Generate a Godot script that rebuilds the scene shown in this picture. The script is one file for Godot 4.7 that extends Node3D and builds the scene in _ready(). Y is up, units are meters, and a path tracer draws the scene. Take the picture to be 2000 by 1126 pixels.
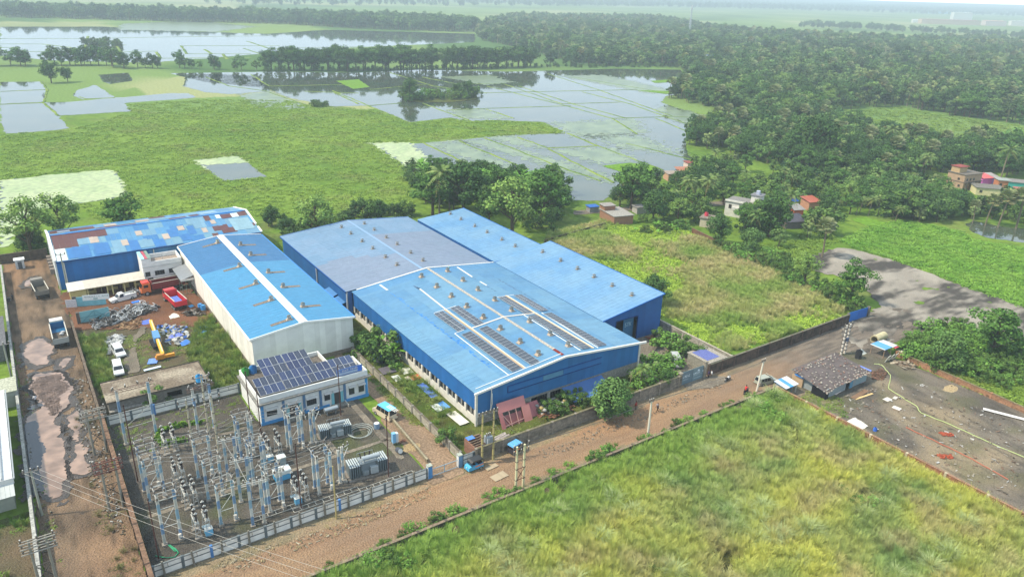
extends Node3D
# ---------- camera numbers (photo pixels are 2000 x 1126) ----------
const FOC := 1451.7
const PITCH := 0.3833
const ROLL := 0.0304
const CAMH := 64.0
const HD := 0.608          # heading of the compound grid: u runs along the road,v runs away from it
const O0 := Vector3(-5.0,0.0,-100.4)
var cR: Vector3
var cU: Vector3
var cF: Vector3
var rng := RandomNumberGenerator.new()
var taken := {}
var M := {}
var nA := FastNoiseLite.new()
var nB := FastNoiseLite.new()
var nC := FastNoiseLite.new()
class MB:
	var v := PackedVector3Array()
	var n := PackedVector3Array()
	var c := PackedColorArray()
	var t := PackedVector2Array()
	var col := Color(0.5,0.5,0.5)
	var x := Transform3D()
	func tri(a: Vector3,b: Vector3,d: Vector3,nn = null) -> void:
		a = x * a; b = x * b; d = x * d
		var k := (d - a).cross(b - a).normalized()
		if nn != null:
			var g: Vector3 = (x.basis * nn).normalized()
			if k.dot(g) < 0.0:
				var s := b
				b = d; d = s
			k = g
		v.append(a); v.append(b); v.append(d)
		for i in 3:
			n.append(k); c.append(col); t.append(Vector2())
	func quad(a: Vector3,b: Vector3,d: Vector3,e: Vector3,nn = null) -> void:
		a = x * a; b = x * b; d = x * d; e = x * e
		var k := (d - a).cross(b - a).normalized()
		if nn != null:
			var g: Vector3 = (x.basis * nn).normalized()
			if k.dot(g) < 0.0:
				var s := b
				b = e; e = s
			k = g
		v.append(a); v.append(b); v.append(d); v.append(a); v.append(d); v.append(e)
		for i in 6:
			n.append(k); c.append(col); t.append(Vector2())
	func quv(a: Vector3,b: Vector3,d: Vector3,e: Vector3,ua: Vector2,ub: Vector2,ud: Vector2,ue: Vector2) -> void:
		quad(a,b,d,e)
		var m := t.size() - 6
		t[m] = ua; t[m + 1] = ub; t[m + 2] = ud; t[m + 3] = ua; t[m + 4] = ud; t[m + 5] = ue
	func box(ce: Vector3,s: Vector3,bs := Basis()) -> void:
		var h := s * 0.5
		var p := []
		for i in 8:
			p.append(ce + bs * Vector3(h.x if i & 1 else -h.x,h.y if i & 2 else -h.y,h.z if i & 4 else -h.z))
		quad(p[2],p[3],p[7],p[6]); quad(p[4],p[5],p[1],p[0])
		quad(p[6],p[7],p[5],p[4]); quad(p[3],p[2],p[0],p[1])
		quad(p[7],p[3],p[1],p[5]); quad(p[2],p[6],p[4],p[0])
	func b3(x0: float,x1: float,y0: float,y1: float,z0: float,z1: float) -> void:
		box(Vector3((x0 + x1) * 0.5,(y0 + y1) * 0.5,(z0 + z1) * 0.5),Vector3(absf(x1 - x0),absf(y1 - y0),absf(z1 - z0)))
	func beam(a: Vector3,b: Vector3,w: float,h := -1.0) -> void:
		if h < 0.0: h = w
		var z := (b - a).normalized()
		var up := Vector3.UP if absf(z.y) < 0.95 else Vector3.RIGHT
		var xx := up.cross(z).normalized()
		var yy := z.cross(xx)
		box((a + b) * 0.5,Vector3(w,h,(b - a).length()),Basis(xx,yy,z))
	func cyl(a: Vector3,b: Vector3,r0: float,r1: float,k := 8,caps := true) -> void:
		var z := (b - a).normalized()
		var up := Vector3.UP if absf(z.y) < 0.95 else Vector3.RIGHT
		var xx := up.cross(z).normalized()
		var yy := z.cross(xx)
		for i in k:
			var a0 := TAU * i / k
			var a1 := TAU * (i + 1) / k
			var d0 := xx * cos(a0) + yy * sin(a0)
			var d1 := xx * cos(a1) + yy * sin(a1)
			var m := v.size()
			quad(b + d0 * r1,b + d1 * r1,a + d1 * r0,a + d0 * r0)
			var w0 := (x.basis * d0).normalized()
			var w1 := (x.basis * d1).normalized()
			n[m] = w0; n[m + 1] = w1; n[m + 2] = w1; n[m + 3] = w0; n[m + 4] = w1; n[m + 5] = w0
			if caps:
				if r1 > 0.001: tri(b,b + d1 * r1,b + d0 * r1)
				if r0 > 0.001: tri(a,a + d0 * r0,a + d1 * r0)
	func lathe(base: Vector3,prof: Array,k := 10) -> void:   # prof: [radius,height] pairs from the bottom up
		for i in prof.size() - 1:
			var p: Array = prof[i]
			var q: Array = prof[i + 1]
			cyl(base + Vector3(0,p[1],0),base + Vector3(0,q[1],0),p[0],q[0],k,i == 0 or i == prof.size() - 2)
	func prism(pts: Array,z0: float,z1: float) -> void:   # outline in x,y (counter-clockwise),run along z
		var k := pts.size()
		for i in k:
			var a: Vector2 = pts[i]
			var b: Vector2 = pts[(i + 1) % k]
			quad(Vector3(a.x,a.y,z0),Vector3(a.x,a.y,z1),Vector3(b.x,b.y,z1),Vector3(b.x,b.y,z0))
		var id := Geometry2D.triangulate_polygon(PackedVector2Array(pts))
		for i in range(0,id.size(),3):
			var p: Vector2 = pts[id[i]]
			var q: Vector2 = pts[id[i + 1]]
			var r: Vector2 = pts[id[i + 2]]
			tri(Vector3(p.x,p.y,z1),Vector3(q.x,q.y,z1),Vector3(r.x,r.y,z1),Vector3(0,0,1))
			tri(Vector3(p.x,p.y,z0),Vector3(q.x,q.y,z0),Vector3(r.x,r.y,z0),Vector3(0,0,-1))
	func sph(ce: Vector3,r: Vector3,k := 8,m := 6) -> void:
		for j in m:
			var t0 := PI * j / m - PI / 2
			var t1 := PI * (j + 1) / m - PI / 2
			for i in k:
				var a0 := TAU * i / k
				var a1 := TAU * (i + 1) / k
				var p := [Vector3(cos(a0) * cos(t0),sin(t0),sin(a0) * cos(t0)),Vector3(cos(a1) * cos(t0),sin(t0),sin(a1) * cos(t0)),Vector3(cos(a1) * cos(t1),sin(t1),sin(a1) * cos(t1)),Vector3(cos(a0) * cos(t1),sin(t1),sin(a0) * cos(t1))]
				var s := v.size()
				quad(ce + p[0] * r,ce + p[1] * r,ce + p[2] * r,ce + p[3] * r)
				var o := [0,1,2,0,2,3]
				for q in 6: n[s + q] = (x.basis * (p[o[q]] as Vector3)).normalized()
	func mesh(m: Material) -> ArrayMesh:
		var am := ArrayMesh.new()
		if v.is_empty():
			return am
		var a := []
		a.resize(Mesh.ARRAY_MAX)
		a[Mesh.ARRAY_VERTEX] = v; a[Mesh.ARRAY_NORMAL] = n; a[Mesh.ARRAY_COLOR] = c; a[Mesh.ARRAY_TEX_UV] = t
		am.add_surface_from_arrays(Mesh.PRIMITIVE_TRIANGLES,a)
		am.surface_set_material(0,m)
		return am
func S(r: float,g: float,b: float,k := 1.0) -> Color:   # sRGB 0..255 -> linear vertex colour
	var c := Color(r / 255.0,g / 255.0,b / 255.0).srgb_to_linear()
	return Color(c.r * k,c.g * k,c.b * k)
func P(px: float,py: float,h := 0.0) -> Vector3:   # the point of the level h that the photograph shows at this pixel
	var d := cF * FOC + cR * (px - 1000.0) + cU * (563.0 - py)
	return Vector3(0,CAMH,0) + d * ((h - CAMH) / d.y)
func C(u: float,v: float,h := 0.0) -> Vector3:
	return O0 + Vector3(cos(HD),0,-sin(HD)) * u + Vector3(-sin(HD),0,-cos(HD)) * v + Vector3(0,h,0)
func UV(p: Vector3) -> Vector2:
	var d := p - O0
	return Vector2(d.x * cos(HD) - d.z * sin(HD),-d.x * sin(HD) - d.z * cos(HD))
func numbered(called: String) -> String:
	if not taken.has(called):
		taken[called] = 0
		return called
	taken[called] += 1
	return "%s_%03d" % [called,taken[called]]
func tag(o: Node,label: String,category: String,group := "") -> Node:
	o.set_meta("label",label)
	o.set_meta("category",category)
	if group: o.set_meta("group",group)
	return o
func thing(called: String,label: String,category: String,at := Vector3.ZERO,turn := HD,group := "") -> Node3D:
	var o := Node3D.new()
	o.name = numbered(called)
	add_child(o)
	o.position = at
	o.rotation.y = turn
	tag(o,label,category,group)
	return o
func obj(called: String,b: MB,m: Material,parent: Node = null) -> MeshInstance3D:
	return inst(called,b.mesh(m),parent)
func inst(called: String,me: Mesh,parent: Node = null) -> MeshInstance3D:
	var o := MeshInstance3D.new()
	o.mesh = me
	if parent == null:
		o.name = numbered(called)
		add_child(o)
	else:
		o.name = called
		parent.add_child(o,true)
	return o
func one(called: String,label: String,category: String,b: MB,m: Material,at := Vector3.ZERO,turn := HD,group := "") -> MeshInstance3D:
	var o := obj(called,b,m)
	o.position = at
	o.rotation.y = turn
	tag(o,label,category,group)
	return o
func struct(o: Node) -> Node:
	o.set_meta("kind","structure")
	return o
func stuff(o: Node) -> Node:
	o.set_meta("kind","stuff")
	return o
func copy(o: Node3D,at: Vector3,turn: float,label := "",sc := 1.0) -> Node3D:
	var d: Node3D = o.duplicate()
	d.name = numbered(String(o.get_meta("base",o.name)))
	add_child(d)
	d.position = at
	d.rotation = Vector3(0,turn,0)
	d.scale = Vector3.ONE * sc
	if label: d.set_meta("label",label)
	return d
func scatter(called: String,me: Mesh,xf: Array,cols: Array,parent: Node = null) -> MultiMeshInstance3D:
	var mm := MultiMesh.new()
	mm.transform_format = MultiMesh.TRANSFORM_3D
	mm.use_colors = true
	mm.mesh = me
	mm.instance_count = xf.size()
	for i in xf.size():
		mm.set_instance_transform(i,xf[i])
		mm.set_instance_color(i,cols[i])
	var o := MultiMeshInstance3D.new()
	o.multimesh = mm
	if parent == null:
		o.name = numbered(called)
		add_child(o)
	else:
		o.name = called
		parent.add_child(o,true)
	stuff(o)
	return o
func px_poly(a: Array,h := 0.0) -> PackedVector2Array:   # pixels -> world x,z
	var o := PackedVector2Array()
	for q in a:
		var p := P(q[0],q[1],h)
		o.append(Vector2(p.x,p.z))
	return o
func uv_poly(a: Array) -> PackedVector2Array:
	var o := PackedVector2Array()
	for q in a:
		var p := C(q[0],q[1])
		o.append(Vector2(p.x,p.z))
	return o
func zm(ox: float,oy: float,s: float,a: Array) -> Array:   # pixels read off an enlargement
	var o := []
	for q in a: o.append([ox + q[0] / s,oy + q[1] / s])
	return o
# A sheet of ground: the outline is followed with a ragged,interpolated edge; colours per vertex from colfn(x,z),heights from hfn(x,z).
func patch(called: String,poly: PackedVector2Array,y: float,cell: float,colfn: Callable,m: Material,rag := 0.0,hfn = null,label := "",parent: Node = null) -> MeshInstance3D:
	var lo := Vector2(1e9,1e9)
	var hi := -lo
	var q := PackedVector2Array()
	for p in poly:
		var w := UV(Vector3(p.x,0,p.y))
		q.append(w)
		lo = lo.min(w); hi = hi.max(w)
	lo -= Vector2.ONE * (cell + rag); hi += Vector2.ONE * (cell + rag)
	var nx := int(ceil((hi.x - lo.x) / cell)) + 1
	var ny := int(ceil((hi.y - lo.y) / cell)) + 1
	var f := PackedFloat32Array()
	f.resize(nx * ny)
	var nq := q.size()
	for j in ny:
		for i in nx:
			var p := lo + Vector2(i,j) * cell
			var d := 1e9
			for k in nq:
				d = minf(d,p.distance_squared_to(Geometry2D.get_closest_point_to_segment(p,q[k],q[(k + 1) % nq])))
			d = sqrt(d)
			if not Geometry2D.is_point_in_polygon(p,q): d = -d
			if rag > 0.0: d += rag * (nB.get_noise_2d(p.x * 3.0,p.y * 3.0) + 0.6 * nC.get_noise_2d(p.x * 4.0,p.y * 4.0))
			f[j * nx + i] = d
	var vs := PackedVector3Array(); var ns := PackedVector3Array(); var cs := PackedColorArray()
	for j in ny - 1:
		for i in nx - 1:
			var fs := [f[j * nx + i],f[j * nx + i + 1],f[(j + 1) * nx + i + 1],f[(j + 1) * nx + i]]
			if fs[0] <= 0.0 and fs[1] <= 0.0 and fs[2] <= 0.0 and fs[3] <= 0.0: continue
			var ps := [lo + Vector2(i,j) * cell,lo + Vector2(i + 1,j) * cell,lo + Vector2(i + 1,j + 1) * cell,lo + Vector2(i,j + 1) * cell]
			var ring := []
			for k in 4:
				var k2 := (k + 1) % 4
				if fs[k] > 0.0: ring.append(ps[k])
				if (fs[k] > 0.0) != (fs[k2] > 0.0):
					ring.append((ps[k] as Vector2).lerp(ps[k2],fs[k] / (fs[k] - fs[k2])))
			for k in range(1,ring.size() - 1):
				for r in [ring[0],ring[k + 1],ring[k]]:
					var w := C(r.x,r.y)
					var hh := y
					var nn := Vector3.UP
					if hfn != null:
						hh += hfn.call(w.x,w.z)
						nn = Vector3(y + hfn.call(w.x - 0.2,w.z) - (y + hfn.call(w.x + 0.2,w.z)),0.4,hfn.call(w.x,w.z - 0.2) - hfn.call(w.x,w.z + 0.2)).normalized()
					vs.append(Vector3(w.x,hh,w.z)); ns.append(nn); cs.append(colfn.call(w.x,w.z))
	var b := MB.new()
	b.v = vs; b.n = ns; b.c = cs
	b.t.resize(vs.size())
	var o := obj(called,b,m,parent)
	if parent == null: struct(o)
	if label: o.set_meta("label",label)
	return o
func noise_tex(freq: float,lo: float,hi: float,oct := 4,seed_ := 1,sz := 512,tint := Color.WHITE) -> NoiseTexture2D:
	var n := FastNoiseLite.new()
	n.seed = seed_; n.frequency = freq; n.fractal_octaves = oct
	n.noise_type = FastNoiseLite.TYPE_SIMPLEX_SMOOTH
	var g := Gradient.new()
	g.set_color(0,Color(lo,lo,lo)); g.set_color(1,Color(hi,hi,hi) * tint)
	var t := NoiseTexture2D.new()
	t.width = sz; t.height = sz; t.seamless = true; t.noise = n; t.color_ramp = g
	return t
func norm_tex(freq: float,strength: float,seed_ := 5) -> NoiseTexture2D:
	var n := FastNoiseLite.new()
	n.seed = seed_; n.frequency = freq; n.fractal_octaves = 4
	var t := NoiseTexture2D.new()
	t.width = 512; t.height = 512; t.seamless = true; t.noise = n; t.as_normal_map = true; t.bump_strength = strength
	return t
func mat(rough: float,tex: Texture2D = null,scale := 0.2,metal := 0.0,spec := 0.5) -> StandardMaterial3D:
	var m := StandardMaterial3D.new()
	m.vertex_color_use_as_albedo = true
	m.roughness = rough
	m.metallic = metal
	m.metallic_specular = spec
	if tex:
		m.albedo_texture = tex
		m.uv1_triplanar = true
		m.uv1_world_triplanar = true
		m.uv1_scale = Vector3.ONE * scale
	return m
func materials() -> void:
	nA.seed = 11; nA.frequency = 1.0 / 45.0; nA.fractal_octaves = 3
	nB.seed = 22; nB.frequency = 1.0 / 11.0; nB.fractal_octaves = 3
	nC.seed = 33; nC.frequency = 1.0 / 2.6; nC.fractal_octaves = 3
	for n in [nA,nB,nC]: n.noise_type = FastNoiseLite.TYPE_SIMPLEX_SMOOTH
	var fine := noise_tex(0.035,0.62,1.0,5,3)
	var soil := noise_tex(0.06,0.72,1.0,5,9)
	M.matte = mat(0.92,fine,0.13,0.0,0.3)
	M.soil = mat(0.97,soil,0.11,0.0,0.2)
	M.soil.normal_enabled = true
	M.soil.normal_texture = norm_tex(0.05,10.0)
	M.soil.normal_scale = 0.9
	M.wet = mat(0.35,soil,0.11,0.0,0.5)
	M.wet.normal_enabled = true
	M.wet.normal_texture = M.soil.normal_texture
	M.wet.normal_scale = 0.5
	M.ground = mat(0.97,noise_tex(0.03,0.75,1.0,5,14),0.035,0.0,0.2)
	M.stone = mat(0.93,noise_tex(0.02,0.66,1.0,5,21),0.2,0.0,0.3)   # stained concrete and plaster
	M.wall = mat(0.85,noise_tex(0.015,0.86,1.0,4,23),0.12,0.0,0.3)
	M.paint = mat(0.45,null)
	M.clean = mat(0.8,null,1.0,0.0,0.3)
	M.gloss = mat(0.2,null)
	M.metal = mat(0.45,null,1.0,0.75)
	M.sheet = mat(0.5,noise_tex(0.012,0.92,1.0,4,27),0.1,0.0,0.4)
	M.leaf = mat(0.75,null,1.0,0.0,0.25)
	M.leaf.backlight_enabled = true
	M.leaf.backlight = Color(0.22,0.3,0.08)
	M.leaf.cull_mode = BaseMaterial3D.CULL_DISABLED
	M.bark = mat(0.95,soil,0.6,0.0,0.2)
	M.pond = mat(0.04,null,1.0,0.0,0.5)
	M.algae = mat(0.3,noise_tex(0.02,0.75,1.0,4,31),0.04,0.0,0.4)
	M.puddle = mat(0.06,noise_tex(0.01,0.7,1.0,3,41),0.06,0.0,0.5)
	M.shallow = mat(0.28,noise_tex(0.05,0.6,1.0,4,37),0.08,0.0,0.5)
	M.glass = mat(0.08,null)
	M.rubber = mat(0.8,null)
func _ready() -> void:
	rng.seed = 7
	var cp := cos(PITCH); var sp := sin(PITCH); var cr := cos(ROLL); var sr := sin(ROLL)
	cF = Vector3(0,-sp,-cp)
	var up := Vector3(0,cp,-sp)
	cR = Vector3.RIGHT * cr + up * sr
	cU = up * cr - Vector3.RIGHT * sr
	var cam := Camera3D.new()
	cam.name = "camera"
	cam.fov = rad_to_deg(2.0 * atan(563.0 / FOC))
	cam.near = 0.5
	cam.far = 60000.0
	cam.transform = Transform3D(Basis(cR,cU,-cF),Vector3(0,CAMH,0))
	add_child(cam)
	cam.current = true
	var env := Environment.new()
	var sky := Sky.new()
	var sm := ProceduralSkyMaterial.new()
	sm.sky_top_color = Color(0.6,0.66,0.72)
	sm.sky_horizon_color = Color(0.66,0.72,0.76)
	sm.sky_curve = 0.1
	sm.sky_energy_multiplier = 1.0
	sm.ground_bottom_color = Color(0.42,0.47,0.4)
	sm.ground_horizon_color = Color(0.8,0.85,0.87)
	sm.sun_angle_max = 1.0
	sky.sky_material = sm
	env.background_mode = Environment.BG_SKY
	env.sky = sky
	env.background_energy_multiplier = 1.25
	env.tonemap_mode = Environment.TONE_MAPPER_LINEAR
	env.tonemap_exposure = 2.25
	env.sdfgi_enabled = true
	env.ssao_enabled = true
	env.ssil_enabled = true
	env.fog_enabled = true
	env.fog_density = 0.00032
	env.fog_light_color = Color(0.76,0.83,0.86)
	var we := WorldEnvironment.new()
	we.name = "world_environment"
	we.environment = env
	add_child(we)
	var sun := DirectionalLight3D.new()
	sun.name = "sun"
	sun.light_color = Color(1.0,0.95,0.86)
	sun.light_energy = 0.8
	sun.light_angular_distance = 2.5
	sun.shadow_enabled = true
	add_child(sun)
	sun.look_at_from_position(Vector3(-70,90,14),Vector3.ZERO)
	materials()
	ground()
	water()
	roads()
	buildings()
	small_buildings()
	walls()
	substation()
	vehicles()
	people()
	misc()
	vegetation()
func near_poly(x: float,z: float,q: PackedVector2Array) -> bool:
	return Geometry2D.is_point_in_polygon(Vector2(x,z),q)
func meadow_col(x: float,z: float) -> Color:
	var a := nA.get_noise_2d(x,z)
	var b := nB.get_noise_2d(x,z)
	var c := nC.get_noise_2d(x,z)
	var k := S(98,130,46)
	k = k.lerp(S(124,150,58),clampf(0.5 + 0.9 * a + 0.4 * b,0,1))
	k = k.lerp(S(122,128,74),clampf(1.5 * nA.get_noise_2d(x + 900,z * 1.7) + 0.8 * b - 0.25,0,0.8))
	k = k.lerp(S(60,96,36),clampf(1.2 * c + 0.3 * b,0,0.6))
	return k
func far_col(x: float,z: float) -> Color:
	var u := x * 0.82 - z * 0.57
	var v := x * 0.57 + z * 0.82
	var wob := 60.0 * nA.get_noise_2d(x * 0.05,z * 0.05)
	var row := floori((v + wob) / 110.0)
	var colm := floori((u + float(posmod(row * 37,90))) / 160.0)
	var hsh := float(posmod(row * 7919 + colm * 104729 + row * colm * 31,1000)) / 1000.0
	var k := S(104,138,66).lerp(S(138,158,84),hsh)
	if hsh > 0.86: k = S(160,166,112)
	if hsh < 0.12: k = S(84,116,58)
	k = k.lerp(S(92,120,66),clampf(nA.get_noise_2d(x * 0.1,z * 0.1),0,1))
	return k
func grid_ring(b: MB,x0: float,x1: float,z0: float,z1: float,cell: float,hole: Rect2,far: bool) -> void:
	var nx := int((x1 - x0) / cell)
	var nz := int((z1 - z0) / cell)
	var cs := PackedColorArray()
	for j in nz + 1:
		for i in nx + 1:
			var x := x0 + i * cell
			var z := z0 + j * cell
			var k := meadow_col(x,z)
			if far: k = far_col(x,z)
			elif z < -430.0 + 120.0 * nA.get_noise_2d(x * 0.4,7.0): k = far_col(x,z)
			cs.append(k)
	for j in nz:
		for i in nx:
			var x := x0 + i * cell
			var z := z0 + j * cell
			if hole.has_area() and hole.has_point(Vector2(x + cell * 0.5,z + cell * 0.5)): continue
			var m := b.v.size()
			b.quad(Vector3(x,0,z),Vector3(x + cell,0,z),Vector3(x + cell,0,z + cell),Vector3(x,0,z + cell),Vector3.UP)
			var id := [j * (nx + 1) + i,j * (nx + 1) + i + 1,(j + 1) * (nx + 1) + i + 1,(j + 1) * (nx + 1) + i]
			var o := [0,1,2,0,2,3]
			for q in 6: b.c[m + q] = cs[id[o[q]]]
func ground() -> void:
	var b := MB.new()
	grid_ring(b,-240,240,-600,0,3.0,Rect2(),false)
	grid_ring(b,-1200,1200,-2400,0,30.0,Rect2(-240,-600,480,600),true)
	grid_ring(b,-6000,6000,-9600,2400,120.0,Rect2(-1200,-2400,2400,2400),true)
	b.col = S(120,146,92)
	for r in [[-60000.0,60000.0,-60000.0,-9600.0],[-60000.0,60000.0,2400.0,60000.0],[-60000.0,-6000.0,-9600.0,2400.0],[6000.0,60000.0,-9600.0,2400.0]]:
		b.quad(Vector3(r[0],0,r[2]),Vector3(r[1],0,r[2]),Vector3(r[1],0,r[3]),Vector3(r[0],0,r[3]),Vector3.UP)
	struct(obj("ground",b,M.ground))
func bund(b: MB,px: Array,w: float,hgt := 0.18) -> void:
	for i in px.size() - 1:
		var a := P(px[i][0],px[i][1])
		var e := P(px[i + 1][0],px[i + 1][1])
		var k := maxi(1,int(a.distance_to(e) / 6.0))
		for j in k:
			var p := a.lerp(e,float(j) / k)
			var q := a.lerp(e,float(j + 1) / k)
			var wob := nC.get_noise_2d(p.x,p.z) * 0.8
			var side := (q - p).cross(Vector3.UP).normalized()
			p += side * wob; q += side * nC.get_noise_2d(q.x,q.z) * 0.8
			var ww := w * (0.7 + 0.6 * rng.randf())
			b.col = S(96,124,56).lerp(S(140,160,70),rng.randf())
			b.quad(p + side * ww * 0.5,q + side * ww * 0.5,q + side * ww * 0.2 + Vector3.UP * hgt,p + side * ww * 0.2 + Vector3.UP * hgt,(side + Vector3.UP).normalized())
			b.quad(p + side * ww * 0.2 + Vector3.UP * hgt,q + side * ww * 0.2 + Vector3.UP * hgt,q - side * ww * 0.2 + Vector3.UP * hgt,p - side * ww * 0.2 + Vector3.UP * hgt,Vector3.UP)
			b.quad(p - side * ww * 0.2 + Vector3.UP * hgt,q - side * ww * 0.2 + Vector3.UP * hgt,q - side * ww * 0.5,p - side * ww * 0.5,(Vector3.UP - side).normalized())
func wcol(x: float,z: float) -> Color:
	return S(62,74,64).lerp(S(80,86,70),clampf(0.5 + nB.get_noise_2d(x * 0.5,z * 0.5),0,1))
func algae_col(x: float,z: float) -> Color:
	var a := nB.get_noise_2d(x * 0.6,z * 0.6)
	return S(190,200,140).lerp(S(166,184,118),clampf(0.5 + a,0,1)).lerp(S(140,166,96),clampf(nC.get_noise_2d(x,z) * 0.8,0,0.5))
func rice_col(x: float,z: float) -> Color:
	return S(110,130,88).lerp(S(146,164,112),clampf(0.5 + nB.get_noise_2d(x,z),0,1))
func bright_rice(x: float,z: float) -> Color:
	return S(116,158,50).lerp(S(104,142,44),clampf(0.5 + nC.get_noise_2d(x,z),0,1))
var pond_px := [[[378,313],[466,304],[520,345],[436,354]],[[0,352],[100,342],[213,331],[229,337],[252,383],[205,390],[150,398],[100,402],[60,420],[24,440],[20,478],[0,484]]]
func water() -> void:
	var W := [
		["pond",[[0,203],[82,200],[112,226],[134,251],[60,258],[12,261],[0,240]],3.0],
		["flooded_field",[[84,200],[140,199],[224,190],[240,190],[330,182],[368,182],[382,190],[345,194],[242,201],[258,217],[180,222],[112,226]],2.5],
		["flooded_field",[[0,160],[83,159],[92,176],[83,199],[0,203]],3.0],
		["flooded_field",[[150,176],[186,165],[224,190],[160,194],[140,186]],2.5],
		["flooded_field",[[192,146],[250,142],[258,158],[215,164],[200,160]],2.5],
		["flooded_field",[[358,168],[362,150],[395,144],[500,148],[530,178],[450,184],[400,180]],2.5],
		["flooded_field",[[330,143],[520,140],[700,142],[820,136],[1000,140],[1200,134],[1330,136],[1340,160],[1330,182],[1300,188],[1292,200],[1345,218],[1400,232],[1460,236],[1385,245],[1338,250],[1342,300],[1372,330],[1310,338],[1250,350],[1175,392],[1088,392],[1014,333],[800,330],[723,279],[815,280],[1000,264],[1108,260],[1062,238],[960,234],[910,237],[880,229],[800,239],[766,224],[720,206],[650,208],[560,190],[520,172],[400,160]],2.5],
		["flooded_field",[[0,52],[200,52],[330,60],[520,66],[640,58],[930,66],[926,82],[700,92],[520,104],[300,122],[100,118],[0,108]],9.0],
		["pond",[[378,313],[466,304],[520,345],[436,354]],1.5],
		["pond",[[0,352],[100,342],[213,331],[229,337],[252,383],[205,390],[150,398],[100,402],[60,420],[24,440],[20,478],[0,484]],2.0],
		["pond",[[1886,437],[1905,432],[1960,443],[2040,450],[2040,476],[2000,474],[1930,464],[1898,452]],1.2],
		["pond",[[1688,246],[1730,246],[1790,256],[1828,268],[1812,278],[1760,274],[1700,262]],1.5],
		["pond",[[1894,280],[1930,286],[1958,292],[1945,304],[1915,296]],1.5],
	]
	for w in W:
		patch(w[0],px_poly(w[1]),0.05,w[2],wcol,M.pond,w[2] * 0.6)
	var G := [
		[[[0,352],[100,342],[213,331],[229,337],[252,383],[205,390],[150,398],[100,402],[60,420],[24,440],[20,478],[0,484]],1.2,3.0,"pale green algae",false],
		[[[378,313],[466,304],[485,318],[400,322],[404,335]],0.8,2.0,"",false],
		[[[723,279],[800,278],[832,306],[830,330],[800,330]],1.0,5.0,"",false],
		[[[835,280],[900,274],[1014,330],[960,333]],1.0,6.0,"",true],
		[[[900,274],[946,272],[1200,345],[1190,358],[1140,344]],1.0,5.0,"",true],
		[[[950,268],[1000,264],[1070,292],[1010,284]],1.0,5.0,"",true],
		[[[1075,292],[1200,288],[1245,318],[1170,320]],1.0,6.0,"",true],
		[[[1075,240],[1240,232],[1260,258],[1150,272],[1108,260]],1.2,7.0,"",true],
		[[[1140,262],[1240,262],[1330,300],[1220,290]],1.2,9.0,"",true],
		[[[876,215],[940,212],[1000,232],[900,232]],1.2,5.0,"",true],
		[[[1090,148],[1180,146],[1320,178],[1270,182]],1.5,6.0,"",true],
		[[[1300,205],[1400,232],[1330,240],[1280,215]],1.5,6.0,"",true],
		[[[470,184],[530,178],[600,208],[560,214],[500,206]],1.2,5.0,"",true],
		[[[860,150],[960,146],[1000,160],[950,166]],1.5,6.0,"",true],
		[[[240,46],[380,40],[500,52],[420,62],[230,58]],4.0,10.0,"",true],
	]
	for g in G:
		patch("algae" if not g[4] else "young_rice",px_poly(g[0]),0.09,g[1],algae_col if not g[4] else rice_col,M.algae if not g[4] else M.shallow,g[2] * (1.7 if g[4] else 1.0))
	for g in [[[656,158],[700,155],[722,170],[690,174]],[[1176,324],[1230,318],[1282,326],[1292,336],[1220,338]],[[1270,158],[1325,154],[1326,160],[1280,162]],[[1240,176],[1312,178],[1304,184]],[[1660,428],[1690,424],[1740,438],[1720,444],[1690,440]]]:
		patch("rice_plot",px_poly(g),0.12,1.0,bright_rice,M.ground,0.6)
	var b := MB.new()
	var Z := [
		zm(650,0,2.857,[[0,505],[200,590],[430,685]]),zm(650,0,2.857,[[200,590],[380,575]]),
		zm(650,0,2.857,[[500,575],[740,665],[800,685]]),zm(650,0,2.857,[[630,615],[1000,600],[1330,590]]),
		zm(650,0,2.857,[[780,520],[1100,512],[1700,500]]),zm(650,0,2.857,[[860,610],[1010,660]]),
		zm(650,0,2.857,[[860,480],[1300,590],[1560,660],[1900,650],[2000,655]]),zm(650,0,2.857,[[960,470],[1280,580],[1600,570]]),
		zm(650,0,2.857,[[1040,480],[1340,580],[1640,660]]),zm(650,0,2.857,[[1200,412],[1480,500],[1900,650]]),
		zm(650,0,2.857,[[1340,430],[1880,520]]),zm(650,0,2.857,[[1390,512],[1660,580],[2000,700]]),
		zm(650,0,2.857,[[500,795],[700,890],[890,965]]),zm(650,0,2.857,[[700,785],[1090,945]]),
		zm(650,0,2.857,[[850,770],[1330,955],[1500,1010]]),zm(650,0,2.857,[[1030,765],[1200,825],[1480,815]]),
		zm(650,0,2.857,[[1200,830],[1570,1020]]),zm(650,0,2.857,[[1310,742],[1480,815],[1850,950]]),
		zm(650,0,2.857,[[1560,660],[1700,750]]),zm(650,0,2.857,[[1640,800],[2000,890]]),zm(650,0,2.857,[[1800,660],[2000,740]]),
		zm(650,0,2.857,[[320,405],[560,480],[860,520]]),zm(650,0,2.857,[[500,430],[700,470],[960,465]]),zm(650,0,2.857,[[200,500],[520,470]]),
		zm(0,0,2.857,[[0,510],[265,500]]),zm(0,0,2.857,[[0,582],[240,573],[325,645]]),zm(0,0,2.857,[[230,455],[262,500],[240,573]]),
		zm(0,0,2.857,[[440,540],[475,552],[640,545]]),zm(0,0,2.857,[[1150,430],[1280,480],[1500,510]]),zm(0,0,2.857,[[1400,415],[1500,480],[2000,470]]),
		zm(0,0,2.857,[[1500,515],[1690,580],[2000,660]]),zm(0,0,2.857,[[1700,510],[2000,520]]),zm(0,0,2.857,[[1860,515],[2000,580]]),
	]
	for z in Z: bund(b,z,1.5)
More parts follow.
